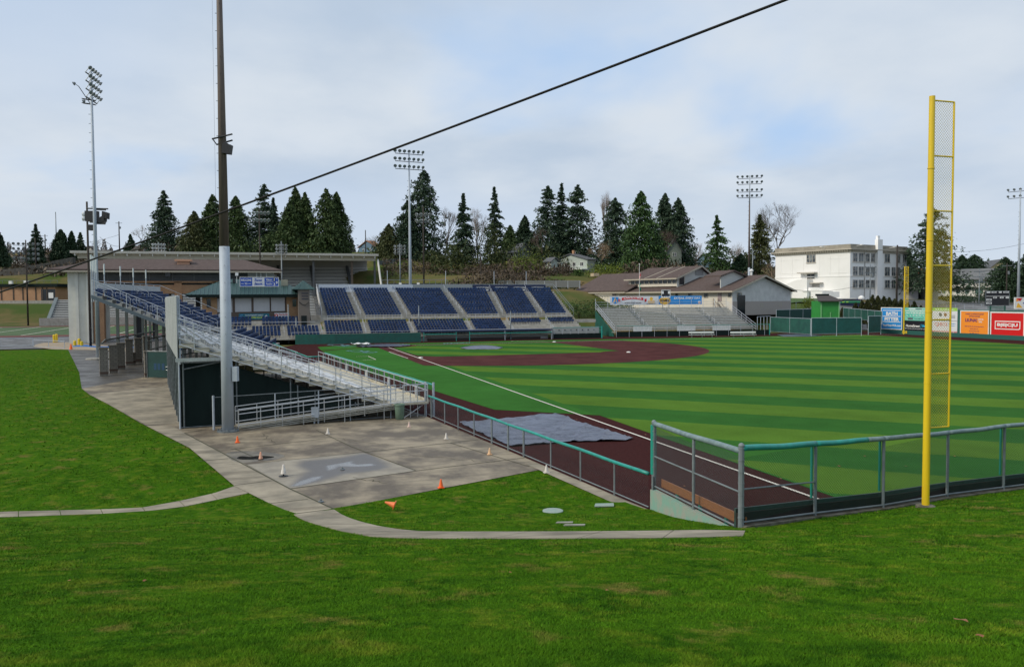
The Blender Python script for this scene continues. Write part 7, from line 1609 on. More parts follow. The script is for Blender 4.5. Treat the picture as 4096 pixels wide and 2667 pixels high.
txt(t, WHITE, 'BATH', at_(.52, .72), ew, w_*.54, h_*.16, nr, .05); txt(t, WHITE, 'FITTER', at_(.52, .47), ew, w_*.68, h_*.16, nr, .05); txt(t, WHITE, 'BathFitterWhoopsies.com' if False else 'BathFitterWA.com', at_(.52, .19), ew, w_*.84, h_*.1, nr, .03, .3)
m = MB()
for b in (.85, .585, .33): m.boxf(at_(.09, b), ew*w_*.84, nr*.01, ZU*h_*.03)
m.build('rules', WHITE, t)
t, at_, nr, w_, h_ = wboard('mint green board of pale script right of the small foul pole', 2100.5, 2166, 714.5, 744, MINT)
scrib(t, WHITE, at_, nr, ew, .44, .74, w_*.74, h_*.09); scrib(t, WHITE, at_, nr, ew, .44, .58, w_*.7, h_*.09); scrib(t, INK, at_, nr, ew, .58, .13, w_*.34, h_*.05)
m = MB()
for k in range(6): m.tube([at_(.1+.115*k, .34, .01), at_(.13+.115*k, .42, .01), at_(.16+.115*k, .34, .01)], .05, 4)
m.boxf(at_(.2, .86), ew*w_*.48, nr*.01, ZU*h_*.09); m.build('icons', WHB, t); m = MB(); m.boxf(at_(.17, .06), ew*w_*.18, nr*.01, ZU*h_*.16); m.boxf(at_(.44, .87, .012), ew*w_*.23, nr*.006, ZU*h_*.07); m.build('small_plate', GALVD, t)
t, at_, nr, w_, h_ = wboard('black board with white and cyan wordmark below the mint board', 2100.5, 2166, 745.5, 775, BLK)
txt(t, CYAN, '[', at_(.05, .64), ew, None, h_*.34, nr, .03); txt(t, WHITE, 'HomeStreet', at_(.35, .64), ew, w_*.5, h_*.2, nr, .03, .15); txt(t, CYAN, '] Bank', at_(.75, .64), ew, w_*.26, h_*.26, nr, .03, .15); scrib(t, WHB, at_, nr, ew, .5, .42, w_*.86, h_*.05)
m = MB(); m.boxf(at_(.0, .08), ew*w_*.22, nr*.01, ZU*h_*.06); m.build('corner_tab', BLUEA, t)
t, at_, nr, w_, h_ = wboard('white split board with two small portraits and red initials behind the foul pole wing', 2168, 2226, 715, 773, WHB)
m = MB(); m.boxf(at_(0, .88), ew*w_, nr*.01, ZU*h_*.12); m.build('lime_strip', LIMEG, t); m = MB(); m.boxf(at_(0, 0), ew*w_, nr*.01, ZU*h_*.09); m.build('pink_strip', PINKB, t)
for a, mm in ((.33, GALVD), (.53, mat('portrait_brown', (.28, .15, .09), .6))):
    m = MB(); m.lathe(at_(a, .73), [(h_*.075, 0), (h_*.075, .01)], 14, nr); m.build('portrait', mm, t)
txt(t, RED, 'QBSI', at_(.35, .34), ew, w_*.5, h_*.15, nr, -.01); scrib(t, LBL, at_, nr, ew, .8, .38, w_*.3, h_*.035); scrib(t, LBL, at_, nr, ew, .8, .3, w_*.26, h_*.035); scrib(t, WHITE, at_, nr, ew, .5, .045, w_*.8, h_*.04, .012); scrib(t, WHITE, at_, nr, ew, .5, .94, w_*.8, h_*.05, .012)
m = MB()
for b in (.7, .65, .6): m.boxf(at_(.72, b), ew*w_*.2, nr*.01, ZU*h_*.015)
m.boxf(at_(0, .49), ew*w_, nr*.01, ZU*h_*.01); m.build('printed_lines', INK, t)
t, at_, nr, w_, h_ = wboard('orange board with purple lettering and white frame', 2233, 2300, 721, 779, ORNG, (WHITE, .16))
txt(t, PURP, 'CAREER & APPRENTICESHIP', at_(.5, .86), ew, w_*.64, h_*.055, nr, .02); txt(t, PURP, 'OPPORTUNITIES', at_(.5, .77), ew, w_*.38, h_*.055, nr, .02); txt(t, PURP, 'LiUNA!', at_(.39, .62), ew, w_*.42, h_*.14, nr, .04); txt(t, WHITE, 'LOCAL', at_(.72, .66), ew, w_*.2, h_*.06, nr, .03); txt(t, WHITE, '292', at_(.71, .56), ew, w_*.12, h_*.06, nr, .03)
scrib(t, PURP, at_, nr, ew, .5, .37, w_*.66, h_*.035)
for b, q in ((.28, .3), (.19, .36), (.10, .32)): scrib(t, PURP, at_, nr, ew, .5, b, w_*q, h_*.03)
t, at_, nr, w_, h_ = wboard('red board with white framed initials at the right edge', 2303, 2383, 724, 785, REDB, (WHITE, .2))
m = MB(); P = [(.14, .34), (.84, .34), (.88, .38), (.88, .66), (.14, .66)]; m.prism([at_(a, b) for a, b in P], nr*.012); f = m.build('badge', WHITE, t); m = MB(); m.prism([at_(a, b, .012) for a, b in [(.165, .375), (.83, .375), (.855, .4), (.855, .625), (.165, .625)]], nr*.012); m.build('badge_inner', REDB, t)
txt(t, WHITE, 'B|E|C|U', at_(.51, .5, .026), ew, w_*.6, h_*.15, nr, .05)
t, at_, nr, w_, h_ = wboard('mint and grey board beyond the red board', 2387, 2470, 728, 792, MINT, (WHITE, .2))
s0, z1 = wp(2104, 775); m = MB(); txt_o = A0+ew*(wp(2099, 770)[0])+nw*.23; t2 = thing('distance_marker', 'small yellow distance number on the green wall below the foul pole', 'sign', txt_o+ZU*.1); m = MB(); m.boxf(txt_o+ZU*.12, ew*1.4, nw*.03, ZU*.62); m.build('panel', WALLM, t2); txt(t2, YELLOW, '325', txt_o+ew*.7+ZU*.43+nw*.035, ew, 1.25, .5, nw, .05)
fz = wp(2104, 775); s_, lam_ = wl(2103); fb_ = A0+ew*s_-nw*.1+nw*.3
fp2 = foul_pole('small yellow foul pole rising above the boards in left field', fb_, 0.0, wp(2104, 619)[1],   .125, .92, wp(2104, 713)[1], 5, tuple(ew))
# scoreboard and signs behind the wall
def backboard(name, label, x0, x1, yt, yb, D, mm, fr, cat='scoreboard'):
    a = DP(x0, yb, D); b_ = DP(x1, yb, D); e = (b_-a)*np.array([1, 1, 0]); W = np.linalg.norm(e); e /= W; n = np.array([e[1], -e[0], 0]); n = -n if n@(CAM-a) < 0 else n; h = (yb-yt)*D/1921
    t, at_, nr = board(name, label, a, e, W, h, mm, a[2], cat, frame=fr, nrm=n, thick=.25); return t, at_, nr, e, W, h
t, at_, nr, e, W, h = backboard('scoreboard', 'black scoreboard with white name plates standing behind the outfield wall', 2290, 2346, 676, 711, 168, BLK, (GALVD, .12))
m = MB()
for a, w__ in ((.05, .15), (.25, .2), (.55, .12), (.74, .22)): m.boxf(at_(a, .86), e*W*w__, nr*.02, ZU*h*.1)
for a in (.32, .6, .84): m.boxf(at_(a, .50), e*W*.15, nr*.02, ZU*h*.1)
for b in (.34, .12): m.boxf(at_(.04, b), e*W*.22, nr*.02, ZU*h*.14)
m.boxf(at_(.02, .63), e*W*.96, nr*.02, ZU*h*.025); m.build('name_plates', WHB, t)
txt(t, INK, 'GUEST', at_(.15, .41, .022), e, W*.17, h*.09, nr, .03); txt(t, INK, 'HOME', at_(.15, .19, .022), e, W*.16, h*.09, nr, .03); txt(t, INK, 'BALL', at_(.395, .55, .022), e, W*.1, h*.06, nr, .03); txt(t, INK, 'STRIKE', at_(.35, .91, .022), e, W*.13, h*.06, nr, .03); txt(t, INK, 'OUT', at_(.675, .55, .022), e, W*.08, h*.06, nr, .03); txt(t, INK, 'INNING', at_(.85, .91, .022), e, W*.15, h*.06, nr, .03)
m = MB()
for a in (.2, .8): m.boxf(at_(a, -.9)-nr*.2, e*.25, nr*.2, ZU*h*.9)
for b in (-.1, -.2): m.boxf(at_(.1, b)-nr*.1, e*W*.75, nr*.1, ZU*.16)
m.build('board_legs', mat('green_steel', (.03, .12, .09), .6), t)
t, at_, nr, e, W, h = backboard('advertising_board', 'white framed board with orange and blue triangles at the far right edge', 2358, 2420, 691, 718, 150, WHB, (WHITE, .15), 'sign')
for P, mm in (([(.06, .1), (.30, .1), (.12, .55)], GOLD), ([(.04, .95), (.3, .95), (.2, .65)], RED), ([(.3, .5), (.62, .95), (.62, .1)], DBL), ([(.06, .62), (.06, .9), (.16, .7)], ORNG)): m = MB(); m.prism([at_(a, b) for a, b in P], nr*.012); m.build('triangle', mm, t)
# ------------------------------------------------------------------ bullpen fences, green hut, containers, hedge
GRN2 = mat('deep_green_fabric', (.004, .075, .07), .6, 0, (.003, .055, .05), 1.2, bump=.2)
railfence('green_screen_fence', 'tall mid green screened fence right of the silver bleacher', [G(1791, 771, 0), G(1884, 778, 0)], 3.0, GALV, MIDGREEN, 6.5, r=.06)
railfence('green_screen_fence', 'deep green screened fence panels hung above the ground before the bright hut', [G(1886, 777, .9)+ZU*0, G(2002, 776, .9)], 2.7, GALV, GRN2, 4.2, r=.06)
railfence('green_screen_fence', 'short deep green screened fence touching the blue board', [G(2018, 774, .6), G(2047, 773, .6)], 3.0, GALV, GRN2, 4, r=.06)
railfence('bullpen_side_fence', 'dark green screened fence receding behind the bright green hut', [DP(1804, 747, 172), DP(1925, 742, 180)], 2.4, GALV, mat('shaded_green_fabric', (.008, .05, .045), .7), 4, r=.06)  # darker copy of the fence green, shade put into the fabric colour
railfence('bullpen_side_fence', 'green screened fence running from the hut to the blue board', [DP(1960, 738, 176), DP(2050, 750, 152)], 2.1, GALV, MIDGREEN, 4, r=.06)
railfence('chain_gate_fence', 'grey chain link gate between the bleacher and the green screens', [G(1760, 774), G(1790, 771)], 3.2, GALV, None, 1.6, r=.06)
railfence('car_park_fence', 'thin chain link fence below the white school', [DP(1850, 722, 186), DP(1905, 716, 190), DP(2000, 715, 186), DP(2110, 728, 178), DP(2300, 724, 200)], 1.9, GALVD, None, 4, r=.045)
hb_ = Fr(DP(1990, 762, 158), 190, 100) if False else None
hp = DP(1945, 760, 160); e1 = eL_; t = thing('green_hut', 'bright green wooden hut with brown roof behind the bullpen fence', 'hut', hp); h = 4.35; w_ = (1950-1907)*160/1921
o = DP(1907, 752, 160); m = MB(); m.boxf(o, e1*w_, -nF*5, ZU*h); m.build('wall', mat('bright_green_paint', (.03, .27, .045), .6, 0, (.025, .22, .04), .8), t)
m = MB(); q = o+ZU*h; m.prism([q-e1*.7+nF*.6-ZU*.1, q+e1*(w_+.6)+nF*.6-ZU*.1, q+e1*(w_-.6)-nF*3+ZU*.9, q+e1*.3-nF*3+ZU*.9], ZU*.18); m.build('roof', mat('hut_brown_roof', (.06, .05, .048), .9), t)
m = MB(); q = q-nF*3+ZU*1.0; m.boxf(q+e1*.4, e1*(w_-1.2), -nF*1, ZU*.4); m.build('roof_box', DGREEN, t)
m = MB(); m.boxf(o+e1*w_*.5+nF*.04+ZU*1, e1*.2, nF*.05, ZU*1.2); m.boxf(o+e1*w_*.52+nF*.04+ZU*1, e1*.03, nF*.06, ZU*1.2); m.build('hatch', mat('pale_green_trim', (.16, .42, .16), .6), t)
m = MB(); m.boxf(o-ZU*.1-e1*.05+nF*.05, e1*.25, nF*.06, ZU*(h-.1)); m.boxf(o+e1*(w_-.2)+nF*.05, e1*.25, nF*.06, ZU*(h-.1)); m.build('corner_trim', MATS['pale_green_trim'], t)
CN = mat('container_navy', (.02, .03, .10), .5); CG = mat('container_green', (.02, .20, .10), .5)
for x0, x1, yt, yb, D, mm, lab in ((2036 if False else 2093, 2093.1, 0, 0, 0, None, ''), ):
    pass
t = thing('dumpster', 'long navy and green dumpster below the white school', 'dumpster', DP(2000, 716, 196)); m = MB(); farbox(m, 1946, 2006, 704, 715, 196, 3); m.build('bin_body', CN, t); m = MB(); farbox(m, 1945, 2007, 699.5, 704, 195.6, 3.4); m.build('bin_top', CG, t); m = MB(); farbox(m, 1958, 1963, 700.5, 703, 195.4, .1); farbox(m, 1967, 1972, 700.5, 703, 195.4, .1); m.build('bin_label', LIMEG, t)
t = thing('dumpster', 'navy dumpster with white lid load behind the green one', 'dumpster', DP(2010, 700, 207)); m = MB(); farbox(m, 1952, 2004, 694.5, 699, 207, 3); m.build('bin_body', CN, t); m = MB(); p = DP(2002, 694, 206); m.lathe(p, [(.7, -.2), (.8, .2), (.5, .6), (.1, .8)], 10); farbox(m, 1960, 1990, 693, 694.5, 206, 2); m.build('bin_load', WHITE, t)
m = MB(); farbox(m, 1985, 2020, 716, 727, 178, 1.5); tag(m.build('white_kerb_wall', WHITE), 'low white wall block right of the bright green hut', 'wall')
for x, y, w__, lab in ((1923, 697, 2.3, 'white notice board on the car park fence'), (1943, 691, 1.5, 'small white notice right of the larger one')):
    p = DP(x, y, 184); m = MB(); m.boxf(p-eL_*w__/2, eL_*w__, nF*.06, ZU*w__*.85); m.tube([p-ZU*3-nF*.1, p+ZU*.5-nF*.1], .06, 5); tag(m.build('notice_board', WHITE), lab, 'notice board', 'notice boards by the car park')
t = thing('delivery_van', 'white van parked before the apartment block', 'van', DP(2175, 690, 262)); a = DP(2160, 691, 262); m = MB(); prof = [(0, .4), (4.9, .4), (4.95, 1.1), (4.2, 1.3), (3.6, 2.1), (.1, 2.1)]
m.prism([a+eL_*x+ZU*z for x, z in prof], -nF*1.9); m.build('body', WHITE, t)
for x in (1, 3.9): m = MB(); m.lathe(a+eL_*x+ZU*.4+nF*.02, [(.36, -.12), (.36, .06), (.2, .08)], 12, nF); m.build('wheel', BLACKM, t)
m = MB(); m.prism([a+eL_*x+ZU*z+nF*.02 for x, z in ((2.6, 1.35), (4.0, 1.35), (3.5, 1.95), (2.6, 1.95))], nF*.02); m.build('side_window', DARK, t)
# ------------------------------------------------------------------ poles with lights
def lamp_pole(label, base, ztop, rows, per, width, z0row, rowgap, aim, r0=.28, r1=.12, shaft=(GALV,), cuts=(), lamp_r=.33, name='light_pole', group='floodlight poles of the ballpark', lampm=None, armm=None, step=True, fwd=.1):
    b = np.array([base[0], base[1], base[2]]); t = thing(name, label, 'light pole', b, group); zs = [b[2]-.5]+list(cuts)+[ztop]
    for k in range(len(zs)-1):
        f0, f1 = (zs[k]-zs[0])/(ztop-zs[0]), (zs[k+1]-zs[0])/(ztop-zs[0]); m = MB(); m.tube([wv(b, zs[k]), wv(b, zs[k+1])], r0+(r1-r0)*f0, 10, r0+(r1-r0)*f1); m.build('shaft', shaft[k % len(shaft)], t, True)
    aim = np.array([aim[0]-b[0], aim[1]-b[1], 0.0]); aim /= np.linalg.norm(aim); sd_ = np.array([-aim[1], aim[0], 0]); tilt = aim*.85-ZU*.5; tilt /= np.linalg.norm(tilt)
    for r in range(rows):
        z = z0row-r*rowgap if not isinstance(rowgap, (list, tuple)) else z0row-rowgap[r]; m = MB(); m.tube([wv(b, z)-sd_*width/2, wv(b, z)+sd_*width/2], .07, 6); m.build('cross_arm', armm or DKMETAL, t)
        for k in range(per):
            u = -width/2+width*(k+.0)/(per-1); ta = aim*.8+sd_*(.35*(u/width*2))-ZU*.55; ta /= np.linalg.norm(ta); c = wv(b, z+.5)+sd_*u*1.02+aim*fwd
            m = MB(); m.lathe(c, [(lamp_r*.35, -lamp_r*1.0), (lamp_r*.75, -lamp_r*.55), (lamp_r, 0), (lamp_r*.98, .03)], 10, ta); m.tube([c-ta*lamp_r*.6, wv(b, z)+sd_*u], .04, 5); f = m.build('floodlight', lampm or mat('lamp_housing', (.20, .22, .23), .4, .5), t)
            m = MB(); m.lathe(c, [(lamp_r*.9, .03), (lamp_r*.5, .06), (.02, .07)], 10, ta); m.build('lens', mat('lamp_lens', (.22, .26, .28), .08, .3), f)
    if step:
        z = b[2]+4
        while z < ztop-5: m = MB(); m.tube([wv(b, z)-RT*.1, wv(b, z)-RT*(.42)], .025, 4); m.build('climbing_peg', DKMETAL, t); z += 1.1
    return t, b
b_ = G(229, 835); t, q = lamp_pole('tall grey light pole left of the first base stand with clustered lamps', b_, 34.4, 4, 5, 3.6, 33.8, .95, (25, 30), .27, .13, lamp_r=.25, fwd=.55)
m = MB()
for z in (31.2, 30.7): m.boxf(wv(q, z)-RT*1.3+FW*.2, RT*1.5-ZU*.2, FW*.5*np.array([1, 1, 0]), ZU*.08)
m.tube([wv(q, 30.3), wv(q, 32.6)-RT*1.5], .045, 6); m.tube([wv(q, 32.6)-RT*1.5, wv(q, 33.0)-RT*2.1], .04, 6); m.build('service_platform', DKMETAL, t)
for dx, dz in ((-2.1, 32.9), (-1.0, 30.8)): m = MB(); m.lathe(wv(q, dz)+RT*dx, [(.1, -.25), (.2, -.06), (.25, 0)], 10, -RT*.8-ZU*.4); m.build('side_lamp', mat('lamp_housing', (.20, .22, .23), .4, .5), t)
zp_ = lambda y: hz_(y)
def hz_(y): return CAM[2]+(np.dot(q-CAM, FW))*ray(228, y)[2]
for x0, x1, y0, y1 in ((197, 224, 490, 514), (231, 243, 505, 519), (236, 249, 490, 505), (203, 217, 522, 535)):
    D = np.dot(q-CAM, FW)-.6; a = DP(x0, y1, D); b2 = DP(x1, y1, D); hgt_ = (y1-y0)*D/1921; e = b2-a; m = MB(); tw = e*.0+(-nF*.9)
    if x0 > 230: e = e*.85+ZU*(.25 if y0 > 500 else -.2); 
    m.boxf(a, e, -nF*.8, ZU*hgt_+e*.1*(x0 > 230)); m.build('speaker', BLACKM, t)
m = MB(); D = np.dot(q-CAM, FW)-.5
for xa, xb, y in ((201, 251, 484.5), (222, 246, 487), (209, 246, 516.5), (218, 245, 519.5)): m.tube([DP(xa, y, D), DP(xb, y+1, D)], .09, 6)
m.build('speaker_frame', DKMETAL, t); m = MB(); m.lathe(wv(q, .02), [(1.4, 0), (1.4, .15), (.4, .2)], 14); m.build('footing', CONC, t)
d_ = DP(208, 700, 128); t, _q = lamp_pole('dark wooden pole just left of the tall grey light pole', np.array([d_[0], d_[1], 0]), ZD(470, 128, 208), 0, 2, 1, 0, 1, (0, 0), .2, .14, (WOODP,), step=False, name='utility_pole', group=None)
for y in (498, 508): p = DP(193, y, 127); m = MB(); m.lathe(p, [(.16, -.4), (.34, -.2), (.38, 0), (.1, .1)], 10, -RT); m.tube([p, DP(208, y, 128)], .05, 5); m.build('lamp', WHITE, t)
lamp_pole('tall grey light pole behind the blue grandstand in the middle', PX(955, 780, -31)*np.array([1, 1, 0]), 34.9, 3, 7, 5.4, 34.3, 1.42, (40, 20), .36, .13)
ba = DP(1740, 757, 205); ba[2] = TER(ba[0], ba[1]); zt_ = lambda y: ZD(y, 205, 1740)
lamp_pole('light pole with brown middle section behind the silver bleacher', ba, zt_(410), 4, 6, 5.6, zt_(417), (0, 1.4, 3.3, 4.7), (40, 40), .33, .12, (GALV, BROWNP, GALV), (zt_(622), zt_(476)))
ba = DP(2366, 720, 200); ba[2] = TER(ba[0], ba[1]); zt_ = lambda y: ZD(y, 200, 2366)
lamp_pole('light pole at the far right edge of the photo', ba, zt_(438), 2, 5, 5.2, zt_(446), 1.6, (30, 30), .36, .14)
WL_ = mat('white_lamp_dome', (.62, .63, .65), .3, .3)
for (x, yt, yl, yb, D, rows, per, gap, wd, lab) in [(605, 487, 496, 612, 232, 2, 6, 2.0, 5.2, 'wooden football light pole with two rows of domed lamps left of centre'), (985, 480, 500, 668, 215, 2, 4, 1.6, 3.4, 'dark wooden light pole with eight domed lamps beside the middle grey pole'), (655, 561, 571, 668, 255, 3, 4, 1.1, 3.0, 'pale football light pole in front of the covered benches'), (930, 566, 573, 668, 250, 3, 4, 1.0, 3.0, 'slim football light pole right of the covered grandstand'), (370, 563, 569, 606, 255, 3, 5, 1.1, 3.6, 'football light pole showing above the brown roof'), (62, 558, 567, 772, 235, 4, 6, 1.4, 6.0, 'wooden football light pole at the far left')]:
    p = DP(x, 640, D); p[2] = TER(p[0], p[1]); z = lambda y: ZD(y, D, x)
    lamp_pole(lab, p, z(yt), rows, per, wd, z(yl)-.5, gap, (p[0]+10, p[1]-3) if x != 62 else (-90, -60), .26, .16, (WOODP if x in (605, 985, 62) else GALVD,), lamp_r=.5 if x in (605, 985) else .42, name='football_light_pole', group='football field light poles', lampm=WL_ if x != 62 else None, step=False)
for x, yt, yb, D, r, lab, arms in [(2084, 570, 690, 205, .26, 'thick dark wooden utility pole before the white school', 0), (2022, 614, 700, 196, .16, 'grey utility pole with transformer before the school windows', 2), (2275, 625, 715, 212, .16, 'grey utility pole with cross arms left of the scoreboard', 3), (2339, 612, 690, 236, .22, 'brown utility pole between scoreboard and right edge', 1), (1749, 578, 640, 255, .2, 'short grey utility pole behind the light pole with the brown section', 1), (106, 545, 600, 400, .3, 'thin utility pole on the left skyline', 1), (84, 553, 632, 340, .3, 'bare wooden pole on the left hillside', 0), (278, 515, 585, 360, .3, 'utility pole with transformer on the left skyline', 1), (814, 525, 590, 360, .26, 'utility pole on the skyline right of the big cedars', 1), (850, 535, 590, 365, .26, 'shorter utility pole on the skyline right of the big cedars', 0), (2160, 620, 690, 225, .2, 'dark utility pole half hidden by the big foul pole', 1), (1118, 590, 655, 262, .18, 'thin wooden street light pole on the ivy slope', 0), (131, 493, 560, 700, .45, 'faint radio mast on the far left horizon', 0), (1618, 600, 640, 290, .2, 'grey chimney like pole left of the deodar', 0)]:
    p = DP(x, yb, D); zt_ = ZD(yt, D, x); t = thing('utility_pole', lab, 'pole', p, 'utility poles of the neighbourhood'); m = MB(); m.tube([p-ZU*4, np.array([p[0], p[1], zt_])], r, 8, r*.7); m.build('shaft', WOODP if r > .17 and x not in (1749, 131) else GALVD, t, True)
    if arms:
        m = MB()
        for k in range(arms): c = np.array([p[0], p[1], zt_-.8-1.3*k]); m.boxf(c-eL_*1.4, eL_*2.8, nF*.12, ZU*.14); [m.tube([c+eL_*u, c+eL_*u+ZU*.3], .06, 5) for u in (-1.2, -.5, .5, 1.2)]
        m.lathe(np.array([p[0], p[1], zt_-3.2])+eL_*.5, [(.1, 0), (.32, .05), (.32, .9), (.1, 1.0)], 8); m.build('cross_arms', GALVD, t)
def wire(lab, pts, r, sag=1.0):
    P = []
    for a, b2 in zip(pts[:-1], pts[1:]):
        for q in np.linspace(0, 1, 12)[:(None if b2 is pts[-1] else -1)]: c = np.array(a)+(np.array(b2)-np.array(a))*q; c[2] -= sag*4*q*(1-q); P.append(c)
    m = MB(); m.tube(P, r, 4); tag(m.build('overhead_wire', MATS['black_cable']), lab, 'wire', 'thin overhead wires')
wire('thin wire crossing low in front of the white school', [DP(1838, 672, 190), DP(2022, 655, 196)], .035, 1.2)
wire('thin wire from the tall grey light pole to the left skyline pole', [DP(232, 551, 118), DP(278, 572, 200)], .03, .5)
wire('faint wires before the left skyline', [DP(0, 577, 380), DP(106, 565, 400), DP(278, 545, 360)], .05, 2)
wire('faint wire above the car park', [DP(2084, 575, 205), DP(2400, 562, 215)], .03, 1.8)
wire('faint wire below the car park trees', [DP(2109, 618, 205), DP(2339, 625, 236), DP(2420, 622, 230)], .035, 1.0)
# ------------------------------------------------------------------ trees
CEDAR = leafmat('cedar_foliage', (.024, .046, .014), (.062, .100, .030), (.10, .125, .042)); FIR = leafmat('fir_foliage', (.018, .038, .022), (.050, .085, .046), (.085, .12, .065))
BROWNF = leafmat('brownish_cedar_foliage', (.034, .044, .016), (.085, .098, .034), (.125, .12, .045)); PINEF = leafmat('pine_foliage', (.020, .046, .015), (.058, .115, .030), (.10, .155, .045)); DARKF = leafmat('dark_cypress_foliage', (.012, .030, .014), (.032, .062, .028), (.052, .085, .036))
LAUREL = leafmat('laurel_leaves', (.04, .075, .010), (.15, .19, .022), (.28, .28, .04)); HEDGE = leafmat('hedge_foliage', (.020, .028, .010), (.055, .060, .018), (.11, .095, .03)); BRUSH = leafmat('brown_brush', (.045, .032, .022), (.10, .075, .05), (.14, .11, .075)); IVY = leafmat('ivy_leaves', (.018, .032, .008), (.055, .070, .018), (.10, .09, .03))
GOLDL = leafmat('golden_leaves', (.22, .12, .01), (.45, .26, .02), (.5, .33, .05)); GREENL = leafmat('evergreen_shrub_leaves', (.02, .05, .012), (.06, .11, .025), (.10, .15, .04)); CATKIN = leafmat('dry_tan_twigs', (.12, .08, .05), (.26, .18, .11), (.30, .22, .14))
BARK = mat('tree_bark', (.055, .045, .038), .95, 0, (.03, .025, .022), 2, bump=.4); TWIG = mat('bare_grey_twigs', (.13, .11, .095), .9, 0, (.08, .065, .055), 1.0); TWIGP = mat('pale_poplar_twigs', (.24, .20, .17), .9)
def leaf_mesh(name, P, Dr, L, W, m, parent):
    """N diamond shaped leaf sprays: centres P, long axes Dr, length L, width W"""
    n = len(P); r = np.random.normal(size=(n, 3)); S = np.cross(Dr, r); S /= np.linalg.norm(S, axis=1)[:, None]+1e-9
    L = L[:, None]; W = W[:, None]; V = np.stack([P-Dr*L*.5, P+S*W*.5-Dr*L*.05, P+Dr*L*.5, P-S*W*.5+Dr*L*.05], 1).reshape(-1, 3)-WL[parent.name]
    me = bpy.data.meshes.new(name); me.vertices.add(4*n); me.loops.add(4*n); me.polygons.add(n); me.vertices.foreach_set('co', V.astype(np.float32).ravel()); me.loops.foreach_set('vertex_index', np.arange(4*n, dtype=np.int32)); me.polygons.foreach_set('loop_start', np.arange(0, 4*n, 4, dtype=np.int32)); me.update(calc_edges=True); me.materials.append(m)
    o = bpy.data.objects.new(name, me); COL.objects.link(o); o.parent = parent; return o
def conifer(label, x, yt, yb, hw, D, kind, m, group='evergreen trees on the skyline', lean=0.0, n=None, name='conifer_tree', clear=.06):
    b = DP(x, yb, D); top = DP(x, yt, D); h = top[2]-b[2]; rad = hw*D/1921*(1.12 if kind in ('cypress', 'deodar') else 1.62); t = thing(name, label, 'tree', b, group)
    m_ = MB(); m_.tube([b-ZU*3, b+ZU*h*.5, b+ZU*h*.97], max(.18, h*.014), 6, .04); m_.build('trunk', BARK, t)
    rs = np.random; p = dict(fir=(.86, 110, .32, 17), cedar=(.66, 160, .24, 0), cypress=(.55, 160, .12, 0), big=(.50, 120, .34, 13), deodar=(.85, 75, .42, 11), spruce=(.72, 120, .34, 15))[kind]
    ex_, nb, jag, tiers = p; z = h*(clear+(1-clear)*rs.random(nb*3)**1.15); f = 1-(z/h-clear)/(1-clear); f = np.clip(f, 0, 1)
    prof = f**ex_*(1 if kind != 'cypress' else 1)*np.minimum(1, .62+(1-f)*2.6 if kind in ('cedar', 'cypress', 'big') else .75+(1-f)*2.0)
    if kind == 'big': prof = np.maximum(prof, .33*np.minimum(1, f*9))
    if tiers: prof = prof*(.86+.14*np.cos(z/h*tiers*2*math.pi+x))
    az = rs.random(len(z))*2*math.pi; lob = 1+jag*.7*np.sin(az*3+z/h*9+x)+jag*rs.normal(size=len(z))*.6
    Rb = np.maximum(.25, rad*prof*lob); k = n or 40; P = []; Dd = []
    for i in range(len(z)):
        kk = max(3, int(k*min(1, .35+.65*Rb[i]/rad))); s = rs.random(kk)**.62; o = np.array([math.cos(az[i]), math.sin(az[i]), 0]); rise = (.25 if f[i] < .25 else -.12) if kind in ('fir', 'spruce', 'deodar') else -.25
        q = b+ZU*z[i]+o*(s*Rb[i])[:, None]+ZU*((rise*s-.18*s*s)*Rb[i])[:, None]+rs.normal(size=(kk, 3))*np.array([.10, .10, .07])*Rb[i]
        d = o*(.75 if kind in ('fir', 'spruce', 'deodar') else .45)+ZU*np.where(rs.random(kk) < .5, -.55, .1)[:, None]+rs.normal(size=(kk, 3))*.35; P.append(q); Dd.append(d/np.linalg.norm(d, axis=1)[:, None])
    kt = 26; P.append(b+ZU*h*(.93+.07*rs.random(kt))[:, None]+rs.normal(size=(kt, 3))*np.array([.03, .03, 0])*rad); d = ZU*.9+rs.normal(size=(kt, 3))*.45; Dd.append(d/np.linalg.norm(d, axis=1)[:, None])
    P = np.concatenate(P); Dd = np.concatenate(Dd); sc_ = (D/330)**.5; L = rs.uniform(.6, 1.55, len(P))*sc_*(h/28)**.4; W = L*rs.uniform(.28, .5, len(P)); leaf_mesh('crown', P, Dd, L, W, m, t); return t
